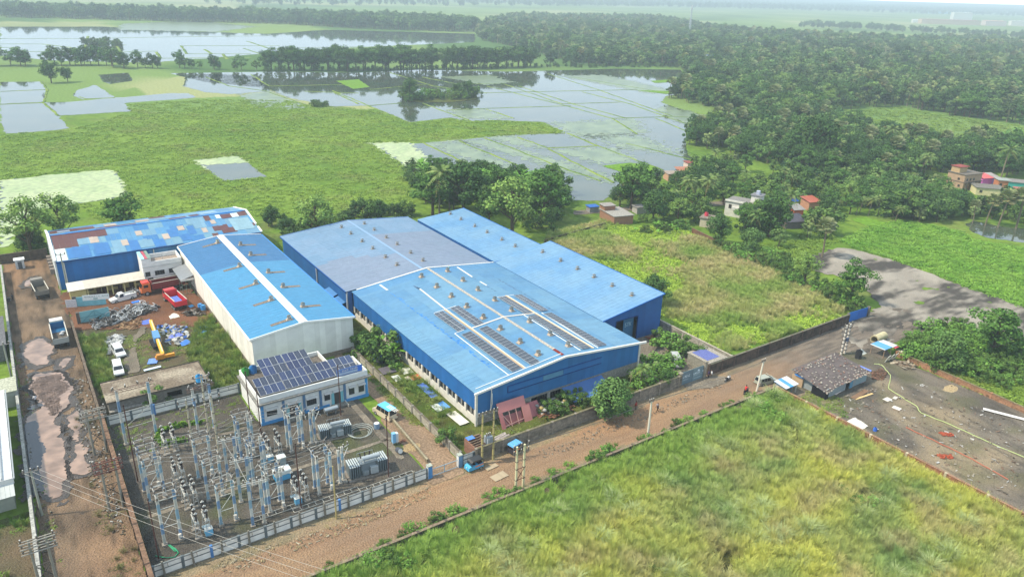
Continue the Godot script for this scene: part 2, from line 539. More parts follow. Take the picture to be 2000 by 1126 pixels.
	for z in [[[0,215],[480,215],[1000,205],[1500,200]],[[0,245],[230,245],[480,275],[700,250]],[[0,265],[90,265],[100,290],[300,285]],[[470,280],[490,200]],[[650,255],[690,325]],[[870,290],[900,325],[1400,320]],[[1010,255],[1040,300],[1400,300]],[[1140,275],[1180,300]],[[1360,270],[1450,300],[1700,330]],[[1380,230],[1500,270],[2000,260]],[[660,290],[880,285]],[[310,280],[490,275]],[[1000,255],[1560,255]],[[1240,300],[1270,330]]]:
		bund(b,zm(0,0,2.857,z),3.2)
	struct(obj("field_bund",b,M.ground))
func mud(x: float,z: float) -> Color:
	var q := UV(Vector3(x,0,z))
	var a := nB.get_noise_2d(x * 1.3,z * 1.3)
	var k := S(148,126,104).lerp(S(112,98,84),clampf(0.5 + 1.2 * a,0,1))
	k = k.lerp(S(168,134,104),clampf(1.4 * nA.get_noise_2d(q.x * 2.0,q.y * 0.7) + 0.1,0,0.8))
	k = k.lerp(S(70,64,56),clampf(nC.get_noise_2d(q.x * 1.6,q.y * 0.25) * 1.3,0,0.7))
	return k
func road_col(x: float,z: float) -> Color:
	var q := UV(Vector3(x,0,z))
	var e := q.y + 13.2 + 0.7 * nB.get_noise_2d(q.x * 0.6,3.0)     # distance from the middle of the road
	var k := S(174,144,112).lerp(S(156,130,106),clampf(0.5 + nB.get_noise_2d(q.x * 0.5,q.y * 2.0),0,1))
	k = k.lerp(S(184,144,110),clampf(1.3 * nA.get_noise_2d(q.x * 0.9,q.y * 3.0),0,0.8))
	for t in [-2.6,-1.1,0.9,2.5]:    # wheel tracks in the mud
		var w := absf(e - t + 0.5 * nB.get_noise_2d(q.x * 0.35,t * 9.0))
		k = k.lerp(S(150,118,92),clampf(0.75 - w * 1.8,0,0.6) * (0.6 + 0.6 * nC.get_noise_2d(q.x * 0.4,t)))
	if e < -3.4 or e > 3.2:
		k = k.lerp(S(166,152,124),0.6 + 0.5 * nC.get_noise_2d(q.x,q.y))
		k = k.lerp(S(128,122,96),clampf(1.6 * nB.get_noise_2d(q.x * 1.5,q.y * 3.0),0,0.7))
	var far := clampf((q.x - 42.0) / 28.0 + 0.3 * nB.get_noise_2d(x,z),0,1)   # towards the sand yard the dirt turns grey
	k = k.lerp(S(146,134,120).lerp(S(112,104,96),clampf(0.5 + nC.get_noise_2d(q.x * 0.3,q.y * 2.5) * 1.3,0,1)),far)
	return k
func gravel_col(x: float,z: float) -> Color:
	var k := S(108,102,94).lerp(S(84,80,74),clampf(0.5 + nB.get_noise_2d(x,z),0,1))
	k = k.lerp(S(122,114,100),clampf(nC.get_noise_2d(x * 2.0,z * 2.0),0,0.6))
	return k.lerp(S(96,104,66),clampf(2.0 * nA.get_noise_2d(x * 3.0 + 70,z * 3.0) - 0.5,0,0.7))
func concrete_col(x: float,z: float) -> Color:
	return S(150,140,124).lerp(S(120,112,100),clampf(0.5 + nB.get_noise_2d(x * 1.2,z * 1.2),0,1))
func drive_col(x: float,z: float) -> Color:
	return S(166,140,114).lerp(S(146,124,102),clampf(0.5 + 1.2 * nB.get_noise_2d(x,z),0,1))
func grass_floor(x: float,z: float) -> Color:
	return S(84,104,44).lerp(S(112,116,60),clampf(0.5 + nB.get_noise_2d(x * 1.5,z * 1.5),0,1)).lerp(S(78,66,46),clampf(nC.get_noise_2d(x,z) * 1.2,0,0.7))
func yard_col(x: float,z: float) -> Color:
	var k := S(122,106,84).lerp(S(96,92,72),clampf(0.5 + nB.get_noise_2d(x,z),0,1))
	return k.lerp(S(100,116,62),clampf(1.8 * nB.get_noise_2d(x + 50,z + 50),0,0.85))
func red_earth(x: float,z: float) -> Color:
	return S(142,100,76).lerp(S(118,88,70),clampf(0.5 + nB.get_noise_2d(x,z),0,1))
func grey_mud(x: float,z: float) -> Color:
	var q := UV(Vector3(x,0,z))
	var k := S(140,130,116).lerp(S(108,102,94),clampf(0.5 + 1.2 * nB.get_noise_2d(q.x * 1.2,q.y * 0.7),0,1))
	k = k.lerp(S(176,158,128),clampf(1.5 * nA.get_noise_2d(x * 2.0,z * 2.0),0,0.75))
	k = k.lerp(S(88,82,76),clampf(1.5 * nC.get_noise_2d(q.x * 1.4,q.y * 0.35) - 0.1,0,0.7))
	return k.lerp(S(112,112,80),clampf(1.3 * nB.get_noise_2d(x + 31,z),0,0.5))
func sand_col(x: float,z: float) -> Color:
	var q := UV(Vector3(x,0,z))
	var k := S(160,152,140).lerp(S(182,174,160),clampf(0.5 + nB.get_noise_2d(x,z),0,1))
	k = k.lerp(S(82,78,74),clampf(2.2 * nA.get_noise_2d(q.x * 1.2 + 40,q.y * 2.6) + 1.1 * nC.get_noise_2d(q.x * 0.35,q.y * 1.4) + 0.9 * nB.get_noise_2d(q.x * 0.5,q.y * 1.6) + 0.22,0,0.95))
	return k
func bump(x: float,z: float) -> float:
	return 0.09 * nC.get_noise_2d(x,z) + 0.05 * nB.get_noise_2d(x * 2.0,z * 2.0)
func rut(x: float,z: float) -> float:
	var q := UV(Vector3(x,0,z))
	return 0.07 * nC.get_noise_2d(q.x * 0.5,q.y * 2.2) + 0.04 * nC.get_noise_2d(x * 2.0,z * 2.0)
func roads() -> void:
	patch("road",uv_poly([[-75,-18.2],[104,-18.2],[112,-14],[104,-7.6],[-75,-7.8]]),0.10,0.45,road_col,M.soil,0.5,rut)
	patch("mud_road",uv_poly([[-58.6,-75],[-48.9,-75],[-48.9,34],[-47.5,40],[-49.0,92],[-49.2,118],[-58.8,119]]),0.13,0.5,mud,M.soil,0.4,bump)
	for w in [zm(0,480,4.02,[[180,820],[240,760],[300,730],[390,770],[425,835],[360,870],[370,920],[280,945],[200,900]]),zm(0,480,4.02,[[235,1060],[270,1010],[360,1000],[480,1010],[560,1090],[555,1200],[500,1290],[420,1330],[300,1240]]),zm(0,480,4.02,[[475,890],[540,890],[520,950],[480,965]]),zm(0,480,4.02,[[190,280],[270,250],[260,310],[195,325]]),
			zm(0,732,2.857,[[165,60],[200,10],[330,0],[390,60],[330,120],[340,190],[310,240],[320,330],[360,360],[355,430],[360,520],[380,560],[350,600],[340,690],[280,690],[250,640],[170,680],[145,420],[140,260],[200,200],[240,170]]),zm(0,732,2.857,[[370,240],[430,200],[450,290],[440,360],[480,430],[490,540],[420,560],[380,540],[420,420],[400,300]])]:
		var wet := func(x: float,z: float) -> Color: return S(92,80,70).lerp(S(70,64,58),clampf(0.5 + nC.get_noise_2d(x,z),0,1))
		var big := Geometry2D.offset_polygon(px_poly(w,0.13),1.0)
		if big.size(): patch("wet_mud",big[0],0.2,0.45,wet,M.wet,1.3)
		var pc := func(_x: float,_z: float) -> Color: return S(166,140,122)
		patch("puddle",px_poly(w,0.13),0.235,0.35,pc,M.puddle,0.8)
	patch("earth_bank",uv_poly([[-90,-40],[-59.2,-40],[-59.2,13],[-90,13]]),0.06,0.8,yard_col,M.soil,0.0,bump)
	for w in [zm(0,732,2.857,[[118,275],[200,255],[215,330],[245,420],[225,520],[240,640],[180,690],[150,480]]),zm(0,732,2.857,[[150,190],[240,150],[250,170],[180,200]])]:
		patch("puddle",px_poly(w,0.13),0.25,0.35,func(_x: float,_z: float) -> Color: return S(62,66,70),M.pond,0.7)
	patch("substation_yard",uv_poly([[-48.2,-7.9],[-12.4,-7.9],[-12.4,19],[-28.6,19],[-28.6,29.2],[-48.2,29.2]]),0.07,0.6,gravel_col,M.soil,0.0)
	patch("driveway",uv_poly([[-12.2,-8.3],[-7.0,-8.3],[-7.0,34],[-10.2,34],[-10.2,12],[-12.2,9]]),0.12,0.5,drive_col,M.stone,0.25)
	patch("grass_verge",uv_poly([[-7.9,4],[-6.9,4],[-6.9,34],[-8.6,34]]),0.15,0.4,grass_floor,M.soil,0.3,bump)
	patch("side_yard",uv_poly([[-6.7,-7.6],[0,-7.6],[34,-7.6],[34,0],[0,0],[0,48],[-5.9,48],[-5.9,34],[-10.4,33.8],[-6.7,33]]),0.07,0.6,grass_floor,M.soil,0.0,bump)
	patch("scrap_yard",uv_poly([[-48.7,29.6],[-24.4,29.6],[-24.4,78],[-48.9,78]]),0.06,0.5,yard_col,M.soil,0.0,bump)
	patch("red_earth_yard",uv_poly([[-48.9,70],[-24.6,58],[-24.4,92],[-48.9,92]]),0.15,0.5,red_earth,M.soil,1.2,bump)
	patch("track",px_poly(zm(180,540,5.63,[[530,560],[600,560],[560,640],[500,700],[480,800],[500,900],[510,1050],[380,1080],[340,960],[360,880],[440,780],[460,650]])),0.19,0.4,concrete_col,M.soil,0.5)
	patch("factory_yard",uv_poly([[34.3,-7.6],[51,-7.6],[51,12],[34.3,10.2]]),0.08,0.6,concrete_col,M.stone,0.0)
	patch("building_yard",uv_poly([[50.2,-90],[82,-90],[80.8,-22],[84,-18],[70,-14],[49.9,-18]]),0.13,0.5,grey_mud,M.soil,0.6,rut)
	patch("sand_yard",px_poly([[1590,500],[1640,484],[1668,486],[1740,508],[1800,528],[1900,566],[2030,610],[2030,668],[1900,660],[1830,650],[1760,660],[1700,690],[1655,668],[1640,640],[1690,615],[1720,600],[1690,560],[1640,540],[1588,530]]),0.15,0.7,sand_col,M.soil,1.2,func(x: float,z: float) -> float: return 0.25 * nB.get_noise_2d(x,z) + 0.1 * nC.get_noise_2d(x,z))
	patch("island",px_poly([[782,184],[850,188],[930,186],[934,194],[880,200],[800,199]]),0.25,1.0,grass_floor,M.soil,0.8)
	patch("lane",px_poly([[1120,412],[1230,404],[1350,398],[1420,392],[1560,380],[1610,374],[1612,380],[1560,387],[1420,401],[1350,406],[1230,412],[1120,420]]),0.1,0.8,concrete_col,M.stone,0.3)
	patch("lane",px_poly([[1770,362],[1856,354],[1860,362],[1800,370],[1770,374]]),0.1,0.8,concrete_col,M.stone,0.3)
	patch("concrete_pad",uv_poly([[-13.2,-9.8],[-7.8,-9.8],[-7.8,-7.6],[-13.2,-7.6]]),0.17,0.4,drive_col,M.stone,0.1)
	patch("concrete_pad",px_poly([[1330,750],[1372,736],[1420,736],[1420,748],[1390,758],[1345,764]]),0.17,0.4,concrete_col,M.stone,0.2)
	for s in [[-48,-28.6,17.6,18.4],[-47.5,-12.5,3.4,4.1],[-26,-12.6,8.0,8.5],[-21.6,-20.9,-5.5,17],[-14.4,-13.4,-2,19]]:
		patch("concrete_strip",uv_poly([[s[0],s[2]],[s[1],s[2]],[s[1],s[3]],[s[0],s[3]]]),0.11,0.5,concrete_col,M.stone,0.1)
func topline(tops: Array,t: float) -> float:
	for i in tops.size() - 1:
		if t <= tops[i + 1][0] + 1e-6:
			return lerpf(tops[i][1],tops[i + 1][1],(t - tops[i][0]) / (tops[i + 1][0] - tops[i][0]))
	return tops[-1][1]
# a wall of trapezoid sheet from a to e (its outside on the right hand of that walk),bottom y0,top given as [[t,height],...]
func corr(b: MB,a: Vector3,e: Vector3,y0: float,tops: Array,pitch := 0.33,depth := 0.05) -> void:
	var ln := a.distance_to(e)
	var k := maxi(1,int(ln / pitch))
	var dir := (e - a) / ln
	var out := dir.cross(Vector3.UP)
	var base := b.col
	for i in k:
		var s := base
		var f := 0.9 + 0.18 * rng.randf()
		if i % 3 == 0: b.col = Color(s.r * f,s.g * f,s.b * f)
		var xs := [0.0,0.5,0.62,0.88,1.0]
		var ds := [0.0,0.0,depth,depth,0.0]
		for j in 4:
			var t0 := (i + float(xs[j])) / k
			var t1 := (i + float(xs[j + 1])) / k
			var p0 := a + dir * ln * t0 + out * float(ds[j])
			var p1 := a + dir * ln * t1 + out * float(ds[j + 1])
			b.quad(Vector3(p0.x,topline(tops,t0),p0.z),Vector3(p1.x,topline(tops,t1),p1.z),Vector3(p1.x,y0,p1.z),Vector3(p0.x,y0,p0.z),out)
	b.col = base
# one roof slope: e0-e1 the eave,r0-r1 the upper edge; sheets side by side with a raised lap between them
func slope(b: MB,e0: Vector3,e1: Vector3,r1: Vector3,r0: Vector3,colfn: Callable,sheet := 1.05,laps := 3,rib := 0.035) -> void:
	var k := maxi(1,int(e0.distance_to(e1) / sheet))
	var up := (e1 - e0).cross(r0 - e0).normalized()
	if up.y < 0.0: up = -up
	for i in k:
		var t0 := float(i) / k
		var t1 := float(i + 1) / k
		for j in laps:
			var s0 := float(j) / laps
			var s1 := float(j + 1) / laps
			var lift := up * (0.012 if (j % 2) == 1 else 0.0)
			b.col = colfn.call((t0 + t1) * 0.5,(s0 + s1) * 0.5)
			b.quad(e0.lerp(e1,t0).lerp(r0.lerp(r1,t0),s0) + lift,e0.lerp(e1,t1).lerp(r0.lerp(r1,t1),s0) + lift,e0.lerp(e1,t1).lerp(r0.lerp(r1,t1),s1) + lift,e0.lerp(e1,t0).lerp(r0.lerp(r1,t0),s1) + lift,up)
		if rib > 0.0 and i > 0:
			var w := (e1 - e0).normalized() * 0.035
			var p := e0.lerp(e1,t0)
			var q := r0.lerp(r1,t0)
			b.col = colfn.call(t0,0.5)
			b.quad(p - w + up * 0.002,q - w + up * 0.002,q + up * rib,p + up * rib,(up - w.normalized()).normalized())
			b.quad(p + up * rib,q + up * rib,q + w + up * 0.002,p + w + up * 0.002,(up + w.normalized()).normalized())
	b.col = colfn.call(0.5,0.5)
	b.quad(e0 - up * 0.07,e1 - up * 0.07,r1 - up * 0.07,r0 - up * 0.07,-up)
	for s in [[e0,e1],[e1,r1],[r1,r0],[r0,e0]]:
		b.quad(s[0],s[1],s[1] - up * 0.07,s[0] - up * 0.07)
func wall_part(t: Node,a: Vector3,e: Vector3,y0: float,tops: Array,col: Color,label := "") -> MeshInstance3D:
	var b := MB.new()
	b.col = col
	corr(b,a,e,y0,tops)
	var o := obj("wall",b,M.sheet,t)
	if label: o.set_meta("label",label)
	return o
func bpart(t: Node,called: String,col: Color,boxes: Array,m: Material,label := "") -> MeshInstance3D:   # a part made of boxes [x0,x1,y0,y1,z0,z1]
	var b := MB.new()
	b.col = col
	for q in boxes: b.b3(q[0],q[1],q[2],q[3],q[4],q[5])
	var o := obj(called,b,m,t)
	if label: o.set_meta("label",label)
	return o
func barpart(t: Node,called: String,col: Color,segs: Array,w: float,h: float,m: Material) -> MeshInstance3D:
	var b := MB.new()
	b.col = col
	for s in segs: b.beam(s[0],s[1],w,h)
	return obj(called,b,m,t)
func window_set(t: Node,called: String,spots: Array,w: float,h: float,glass: Color,frame: Color,bars := 2) -> void:
	var first: MeshInstance3D = null
	for s in spots:
		var o: MeshInstance3D
		if first == null:
			var b := MB.new()
			b.col = frame
			var fw := 0.07
			b.b3(-w / 2,w / 2,h / 2 - fw,h / 2,-0.04,0.05)
			b.b3(-w / 2,w / 2,-h / 2,-h / 2 + fw,-0.04,0.05)
			b.b3(-w / 2,-w / 2 + fw,-h / 2 + fw,h / 2 - fw,-0.04,0.05)
			b.b3(w / 2 - fw,w / 2,-h / 2 + fw,h / 2 - fw,-0.04,0.05)
			for i in bars:
				var x := -w / 2 + w * (i + 1) / (bars + 1)
				b.b3(x - 0.025,x + 0.025,-h / 2 + fw,h / 2 - fw,-0.03,0.04)
			o = obj(called,b,M.clean,t)
			var g := MB.new()
			g.col = glass
			g.b3(-w / 2 + fw,w / 2 - fw,-h / 2 + fw,h / 2 - fw,-0.03,0.02)
			obj("pane",g,M.glass,o)
			first = o
		else:
			o = first.duplicate()
			o.name = called
			t.add_child(o,true)
		o.position = Vector3(s[0],s[1],s[2])
		o.rotation.y = s[3] if s.size() > 3 else 0.0
func vent_proto(kind: String) -> MeshInstance3D:
	var b := MB.new()
	var g := MB.new()
	if kind == "large":
		b.col = S(168,152,136)
		b.prism([Vector2(-0.62,0),Vector2(0.62,0),Vector2(0.36,0.42),Vector2(-0.36,0.42)],-0.4,0.4)
		b.b3(-0.75,0.7,-0.02,0.05,-0.6,0.6)
		g.col = S(176,170,160)
		g.lathe(Vector3(0,0.42,0),[[0.3,0],[0.3,0.12],[0.42,0.22],[0.5,0.38],[0.44,0.55],[0.26,0.66],[0.02,0.7]],12)
	else:
		b.col = S(150,140,126)
		b.b3(-0.55,0.55,-0.02,0.04,-0.45,0.45)
		b.col = S(120,110,100)
		b.cyl(Vector3(0,0.02,0),Vector3(0,0.4,0),0.3,0.26,10)
		g.col = S(196,192,184)
		g.lathe(Vector3(0,0.36,0),[[0.26,0],[0.38,0.08],[0.47,0.24],[0.4,0.4],[0.2,0.5],[0.02,0.53]],12)
	for i in 12:   # the blades of the turbine head
		var a := TAU * i / 12
		var y := 0.42 if kind == "large" else 0.36
		g.beam(Vector3(cos(a) * 0.4,y + 0.12,sin(a) * 0.4),Vector3(cos(a + 0.3) * 0.5,y + 0.34,sin(a + 0.3) * 0.5),0.02,0.07)
	for mb: MB in [b,g]:
		for i in mb.v.size(): mb.v[i] *= 0.82
	var o := MeshInstance3D.new()
	o.mesh = b.mesh(M.clean)
	var h := MeshInstance3D.new()
	h.name = "turbine_head"
	h.mesh = g.mesh(M.metal)
	o.add_child(h)
	return o
func vents(t: Node,proto: MeshInstance3D,at: Array,yfn: Callable,dz: Array) -> void:
	for i in at.size():
		for z in dz[i]:
			var o: MeshInstance3D = proto.duplicate()
			o.name = "roof_vent"
			t.add_child(o,true)
			o.position = Vector3(at[i],yfn.call(at[i]),-z)
			o.rotation.y = rng.randf_range(-0.2,0.2)
	proto.free()
func mixcol(a: Color,b: Color,amt: float,u: float,v: float,s: float) -> Color:
	return a.lerp(b,clampf(0.5 + amt * nB.get_noise_2d(u * s,v * s),0,1))
func jit(c: Color,k: float) -> Color:
	var f := 1.0 + rng.randf_range(-k,k)
	return Color(c.r * f,c.g * f,c.b * f)
func solar(t: Node,x0: float,x1: float,z0: float,z1: float,nx: int,nz: int,yfn: Callable,tilt := 0.0) -> void:
	var w := (x1 - x0) / nx
	var d := (z1 - z0) / nz
	var variants := []
	for k in 3:
		var b := MB.new()
		b.col = S(196,200,204)
		b.b3(-w / 2 + 0.012,w / 2 - 0.012,0.0,0.05,-d / 2 + 0.012,d / 2 - 0.012)
		b.col = jit(S(44,54,84) if tilt != 0.0 else S(62,68,78),0.2)
		if k == 1 and tilt != 0.0: b.col = S(52,58,74)
		b.b3(-w / 2 + 0.035,w / 2 - 0.035,0.05,0.058,-d / 2 + 0.035,d / 2 - 0.035)
		b.col = S(120,128,140)
		b.b3(-0.006,0.006,0.058,0.061,-d / 2 + 0.06,d / 2 - 0.06)
		variants.append(b.mesh(M.panel))
	for i in nx:
		for j in nz:
			var o := inst("solar_panel",variants[rng.randi() % 3],t)
			var x := x0 + (i + 0.5) * w
			var z := z0 + (j + 0.5) * d
			var y0: float = yfn.call(x - w / 2,z)
			var y1: float = yfn.call(x + w / 2,z)
			o.position = Vector3(x,yfn.call(x,z),z)
			o.rotation = Vector3(tilt,0,atan2(y1 - y0,w))
func steel_shed(called: String,label: String,u0: float,v0: float) -> Node3D:
	return thing(called,label,"factory shed",C(u0,v0),HD,"")
func buildings() -> void:
	M.panel = mat(0.22,null)
	white_warehouse()
	main_shed()
	back_sheds()
	patched_shed()
func white_warehouse() -> void:
	var t := thing("warehouse","white walled warehouse with a bright blue ridged roof and white trim","warehouse",C(-24.3,34.1))
	var w := 18.4; var l := 56.2; var e := 7.0; var p := 8.15
	var gt := [[0.0,e - 0.05],[0.5,p - 0.05],[1.0,e - 0.05]]
	wall_part(t,Vector3(0,0,0),Vector3(w,0,0),0.9,gt,S(228,229,226))
	wall_part(t,Vector3(0,0,-l),Vector3(0,0,0),0.9,[[0.0,e - 0.05],[1.0,e - 0.05]],S(236,232,222))
	wall_part(t,Vector3(w,0,0),Vector3(w,0,-l),0.9,[[0.0,e - 0.05],[1.0,e - 0.05]],S(206,208,206))
	wall_part(t,Vector3(w,0,-l),Vector3(0,0,-l),0.9,gt,S(206,208,206))
	bpart(t,"plinth",S(150,138,124),[[-0.06,w + 0.06,0,0.9,-l - 0.06,0.06]],M.stone)
	var cf := func(a: float,_s: float) -> Color:
		return jit(S(56,108,152) if a * l > 35.2 else S(70,134,174),0.025)
	var b := MB.new()
	slope(b,Vector3(-0.3,e,0.25),Vector3(-0.3,e,-l - 0.25),Vector3(w / 2,p,-l - 0.25),Vector3(w / 2,p,0.25),cf,1.05,3,0.02)
	obj("roof",b,M.sheet,t)
	b = MB.new()
	slope(b,Vector3(w + 0.3,e,0.25),Vector3(w + 0.3,e,-l - 0.25),Vector3(w / 2,p,-l - 0.25),Vector3(w / 2,p,0.25),cf,1.05,3,0.02)
	obj("roof",b,M.sheet,t)
	var wh := S(232,232,230)
	b = MB.new(); b.col = wh
	b.quad(Vector3(w / 2,p + 0.1,0.3),Vector3(w / 2,p + 0.1,-l - 0.3),Vector3(w / 2 - 0.75,p + 0.005,-l - 0.3),Vector3(w / 2 - 0.75,p + 0.005,0.3),Vector3.UP)
	b.quad(Vector3(w / 2,p + 0.1,0.3),Vector3(w / 2,p + 0.1,-l - 0.3),Vector3(w / 2 + 0.75,p + 0.005,-l - 0.3),Vector3(w / 2 + 0.75,p + 0.005,0.3),Vector3.UP)
	obj("ridge_cap",b,M.clean,t)
	barpart(t,"verge_trim",wh,[[Vector3(-0.3,e,0.33),Vector3(w / 2,p + 0.02,0.33)],[Vector3(w / 2,p + 0.02,0.33),Vector3(w + 0.3,e,0.33)]],0.14,0.32,M.clean)
	barpart(t,"verge_trim",wh,[[Vector3(-0.3,e,-l - 0.33),Vector3(w / 2,p + 0.02,-l - 0.33)],[Vector3(w / 2,p + 0.02,-l - 0.33),Vector3(w + 0.3,e,-l - 0.33)]],0.14,0.32,M.clean)
	barpart(t,"gutter",wh,[[Vector3(-0.42,e - 0.08,0.25),Vector3(-0.42,e - 0.08,-l - 0.25)]],0.2,0.2,M.clean)
	barpart(t,"gutter",S(70,130,190),[[Vector3(w + 0.42,e - 0.08,0.25),Vector3(w + 0.42,e - 0.08,-l - 0.25)]],0.2,0.2,M.clean)
	var yf := func(x: float) -> float: return e + (p - e) * (1.0 - absf(x - w / 2) / (w / 2)) + 0.03
	var zl := [2.5,12.8,22.5,33.9,51.8]
	var zr := [7.0,18.3,27.6,40.1,48.0]
	vents(t,vent_proto("large"),[7.5,11.6],yf,[zl,zr])
	for i in 5:   # the strip of bare flashing below each vent
		for s in [[4.1,6.9,zl[i]],[12.2,15.0,zr[i]]]:
			var c := MB.new()
			c.col = jit(S(160,146,132),0.08)
			var y0: float = yf.call(s[0]); var y1: float = yf.call(s[1])
			c.quad(Vector3(s[0],y0 + 0.02,-s[2] - 0.38),Vector3(s[1],y1 + 0.02,-s[2] - 0.38),Vector3(s[1],y1 + 0.02,-s[2] + 0.38),Vector3(s[0],y0 + 0.02,-s[2] + 0.38),Vector3.UP)
			for q in [0.4,-0.4]: c.beam(Vector3(s[0],y0 + 0.02,-s[2] + q),Vector3(s[1],y1 + 0.02,-s[2] + q),0.05,0.06)
			obj("vent_flashing",c,M.matte,t)
func main_shed() -> void:
	var t := thing("factory","large blue factory shed with rows of solar panels on its pale blue roof","factory",C(0,0))
	var w := 34.2; var l := 47.8; var e := 6.0; var p := 7.8
	var blue := S(42,104,168)
	var white := S(216,212,200)
	var gt := [[0.0,e - 0.1],[0.5,p - 0.1],[1.0,e - 0.1]]
	wall_part(t,Vector3(0,0,0.05),Vector3(w,0,0.05),2.2,gt,S(48,114,172),"blue gable wall facing the road")
	wall_part(t,Vector3(-0.05,0,-l),Vector3(-0.05,0,0),2.75,[[0.0,e - 0.1],[1.0,e - 0.1]],blue)
	wall_part(t,Vector3(w,0,0),Vector3(w,0,-l),0.0,[[0.0,e - 0.1],[1.0,e - 0.1]],blue)
	wall_part(t,Vector3(w,0,-l),Vector3(0,0,-l),0.0,gt,blue)
	bpart(t,"plinth",white,[[0.05,0.35,0,1.4,-l,-0.3]],M.wall)
	bpart(t,"plinth",S(168,164,154),[[0.35,10.3,0,2.22,-0.3,-0.02],[10.3,17.2,0,0.35,-0.3,-0.02],[17.2,w,0,2.22,-0.3,-0.02],[10.3,17.2,1.75,2.22,-0.3,-0.02]],M.stone)
	bpart(t,"lintel",white,[[0.05,0.35,2.62,2.78,-l,-0.3]],M.wall)
	var pil := MB.new()
	pil.col = white
	pil.b3(-0.12,0.38,1.4,2.63,-0.26,0.26)
	var pm := pil.mesh(M.wall)
	var mul := MB.new()
	mul.col = S(140,138,130)
	mul.b3(0.08,0.34,1.4,2.63,-0.22,0.22)
	var mm := mul.mesh(M.wall)
	var spots := []
	for i in 17:
		var z := -0.26 - i * 2.955
		inst("pillar",pm,t).position = Vector3(0,0,z)
		if i < 16:
			inst("mullion",mm,t).position = Vector3(0,0,z - 1.48)
			for q in [-0.75,-2.2]: spots.append([0.2,2.02,z + q,-PI / 2])
	window_set(t,"window",spots,1.02,1.22,S(24,28,32),S(60,62,64),1)
	for i in 3:
		bpart(t,"pillar",S(190,186,176),[[[10.3,10.6,0.35,1.75,-0.28,0.02],[13.95,14.5,0.35,1.75,-0.28,0.02],[16.8,17.2,0.35,1.75,-0.28,0.02]][i]],M.stone)
	window_set(t,"window",[[11.2,1.05,-0.1],[12.5,1.05,-0.1],[13.4,1.05,-0.1],[15.1,1.05,-0.1],[16.2,1.05,-0.1]],1.0,1.36,S(26,28,30),S(70,70,68),1)
	bpart(t,"corner_post",white,[[-0.22,0.12,0,e,-0.12,0.22]],M.wall)
	bpart(t,"corner_post",white,[[w - 0.12,w + 0.22,0,e,-0.12,0.22]],M.wall)
	var cf := func(a: float,s: float) -> Color:
		var c := mixcol(S(100,142,170),S(84,130,166),1.6,a * 48.0,s * 17.0,0.8)
		if a > 0.93: c = c.lerp(S(70,126,172),0.5)
		return jit(c,0.035)
	for s in [[-0.35,1.0],[w + 0.35,-1.0]]:
		var b := MB.new()
		slope(b,Vector3(s[0],e,0.3),Vector3(s[0],e,-l - 0.1),Vector3(w / 2,p,-l - 0.1),Vector3(w / 2,p,0.3),cf,1.05,6,0.012)
		obj("roof",b,M.sheet,t)
	var yf := func(x: float) -> float: return e + (p - e) * (1.0 - absf(x - w / 2) / (w / 2)) + 0.02
	var wh := S(222,220,214)
	barpart(t,"verge_trim",wh,[[Vector3(-0.6,e - 0.03,0.42),Vector3(w / 2,p + 0.05,0.42)],[Vector3(w / 2,p + 0.05,0.42),Vector3(w + 1.3,e - 0.09,0.42)]],0.26,0.34,M.clean)
	barpart(t,"verge_trim",wh,[[Vector3(0.8,e + 0.12,-l - 0.1),Vector3(w / 2,p + 0.1,-l - 0.1)],[Vector3(w / 2,p + 0.1,-l - 0.1),Vector3(w - 0.2,e + 0.08,-l - 0.1)]],0.3,0.2,M.clean)
	var b2 := MB.new()
	b2.col = S(206,198,186)
	for s in [-0.32,0.32]:
		b2.quad(Vector3(w / 2,p + 0.09,-2.9),Vector3(w / 2,p + 0.09,-l),Vector3(w / 2 + s,p + 0.03,-l),Vector3(w / 2 + s,p + 0.03,-2.9),Vector3.UP)
	obj("ridge_cap",b2,M.matte,t)
	b2 = MB.new()
	b2.col = S(150,60,48)
	for s in [-0.32,0.32]:
		b2.quad(Vector3(w / 2,p + 0.09,-0.4),Vector3(w / 2,p + 0.09,-2.9),Vector3(w / 2 + s,p + 0.03,-2.9),Vector3(w / 2 + s,p + 0.03,-0.4),Vector3.UP)
	obj("ridge_cap",b2,M.matte,t).set_meta("label","rust red end of the ridge cap")
	var tr := func(called: String,x0: float,z0: float,x1: float,z1: float,wd: float,col: Color,lift := 0.05) -> void:
		var c := MB.new()
		c.col = col
		c.beam(Vector3(x0,yf.call(x0) + lift,-z0),Vector3(x1,yf.call(x1) + lift,-z1),wd,0.09)
		obj(called,c,M.clean,t)
	tr.call("roof_walkway",10.4,28.2,10.9,39.5,0.32,S(196,194,184))
	tr.call("roof_walkway",9.9,1.0,10.4,28.2,0.22,S(206,194,172))
	tr.call("cable_tray",9.6,1.0,10.1,28.0,0.12,S(206,166,120),0.07)
	tr.call("roof_walkway",24.2,0.8,24.3,28.0,0.22,S(206,198,180))
	tr.call("cable_tray",23.9,0.8,24.0,28.0,0.12,S(206,170,126),0.07)
	tr.call("roof_walkway",23.6,40.0,23.9,46.8,0.3,S(206,204,196))
	tr.call("roof_walkway",23.7,34.4,23.6,36.9,0.25,S(206,204,196))
	tr.call("cross_tray",10.2,18.3,w / 2,18.2,0.36,S(196,190,182))
	tr.call("cross_tray",w / 2,18.2,24.5,17.9,0.36,S(196,190,182))
	tr.call("roof_walkway",5.6,43.4,5.5,46.9,0.4,S(200,204,200))
	for q in [[6.9,18.6,6.6,0.8],[6.9,18.6,8.9,18.7],[7.9,28.1,12.6,28.0],[21.8,27.6,26.0,27.9],[21.4,18.4,21.2,0.8],[25.5,17.8,25.0,0.6],[0.4,0.9,w / 2,0.9]]:
		tr.call("pipe",q[0],q[1],q[2],q[3],0.09,S(228,228,226))
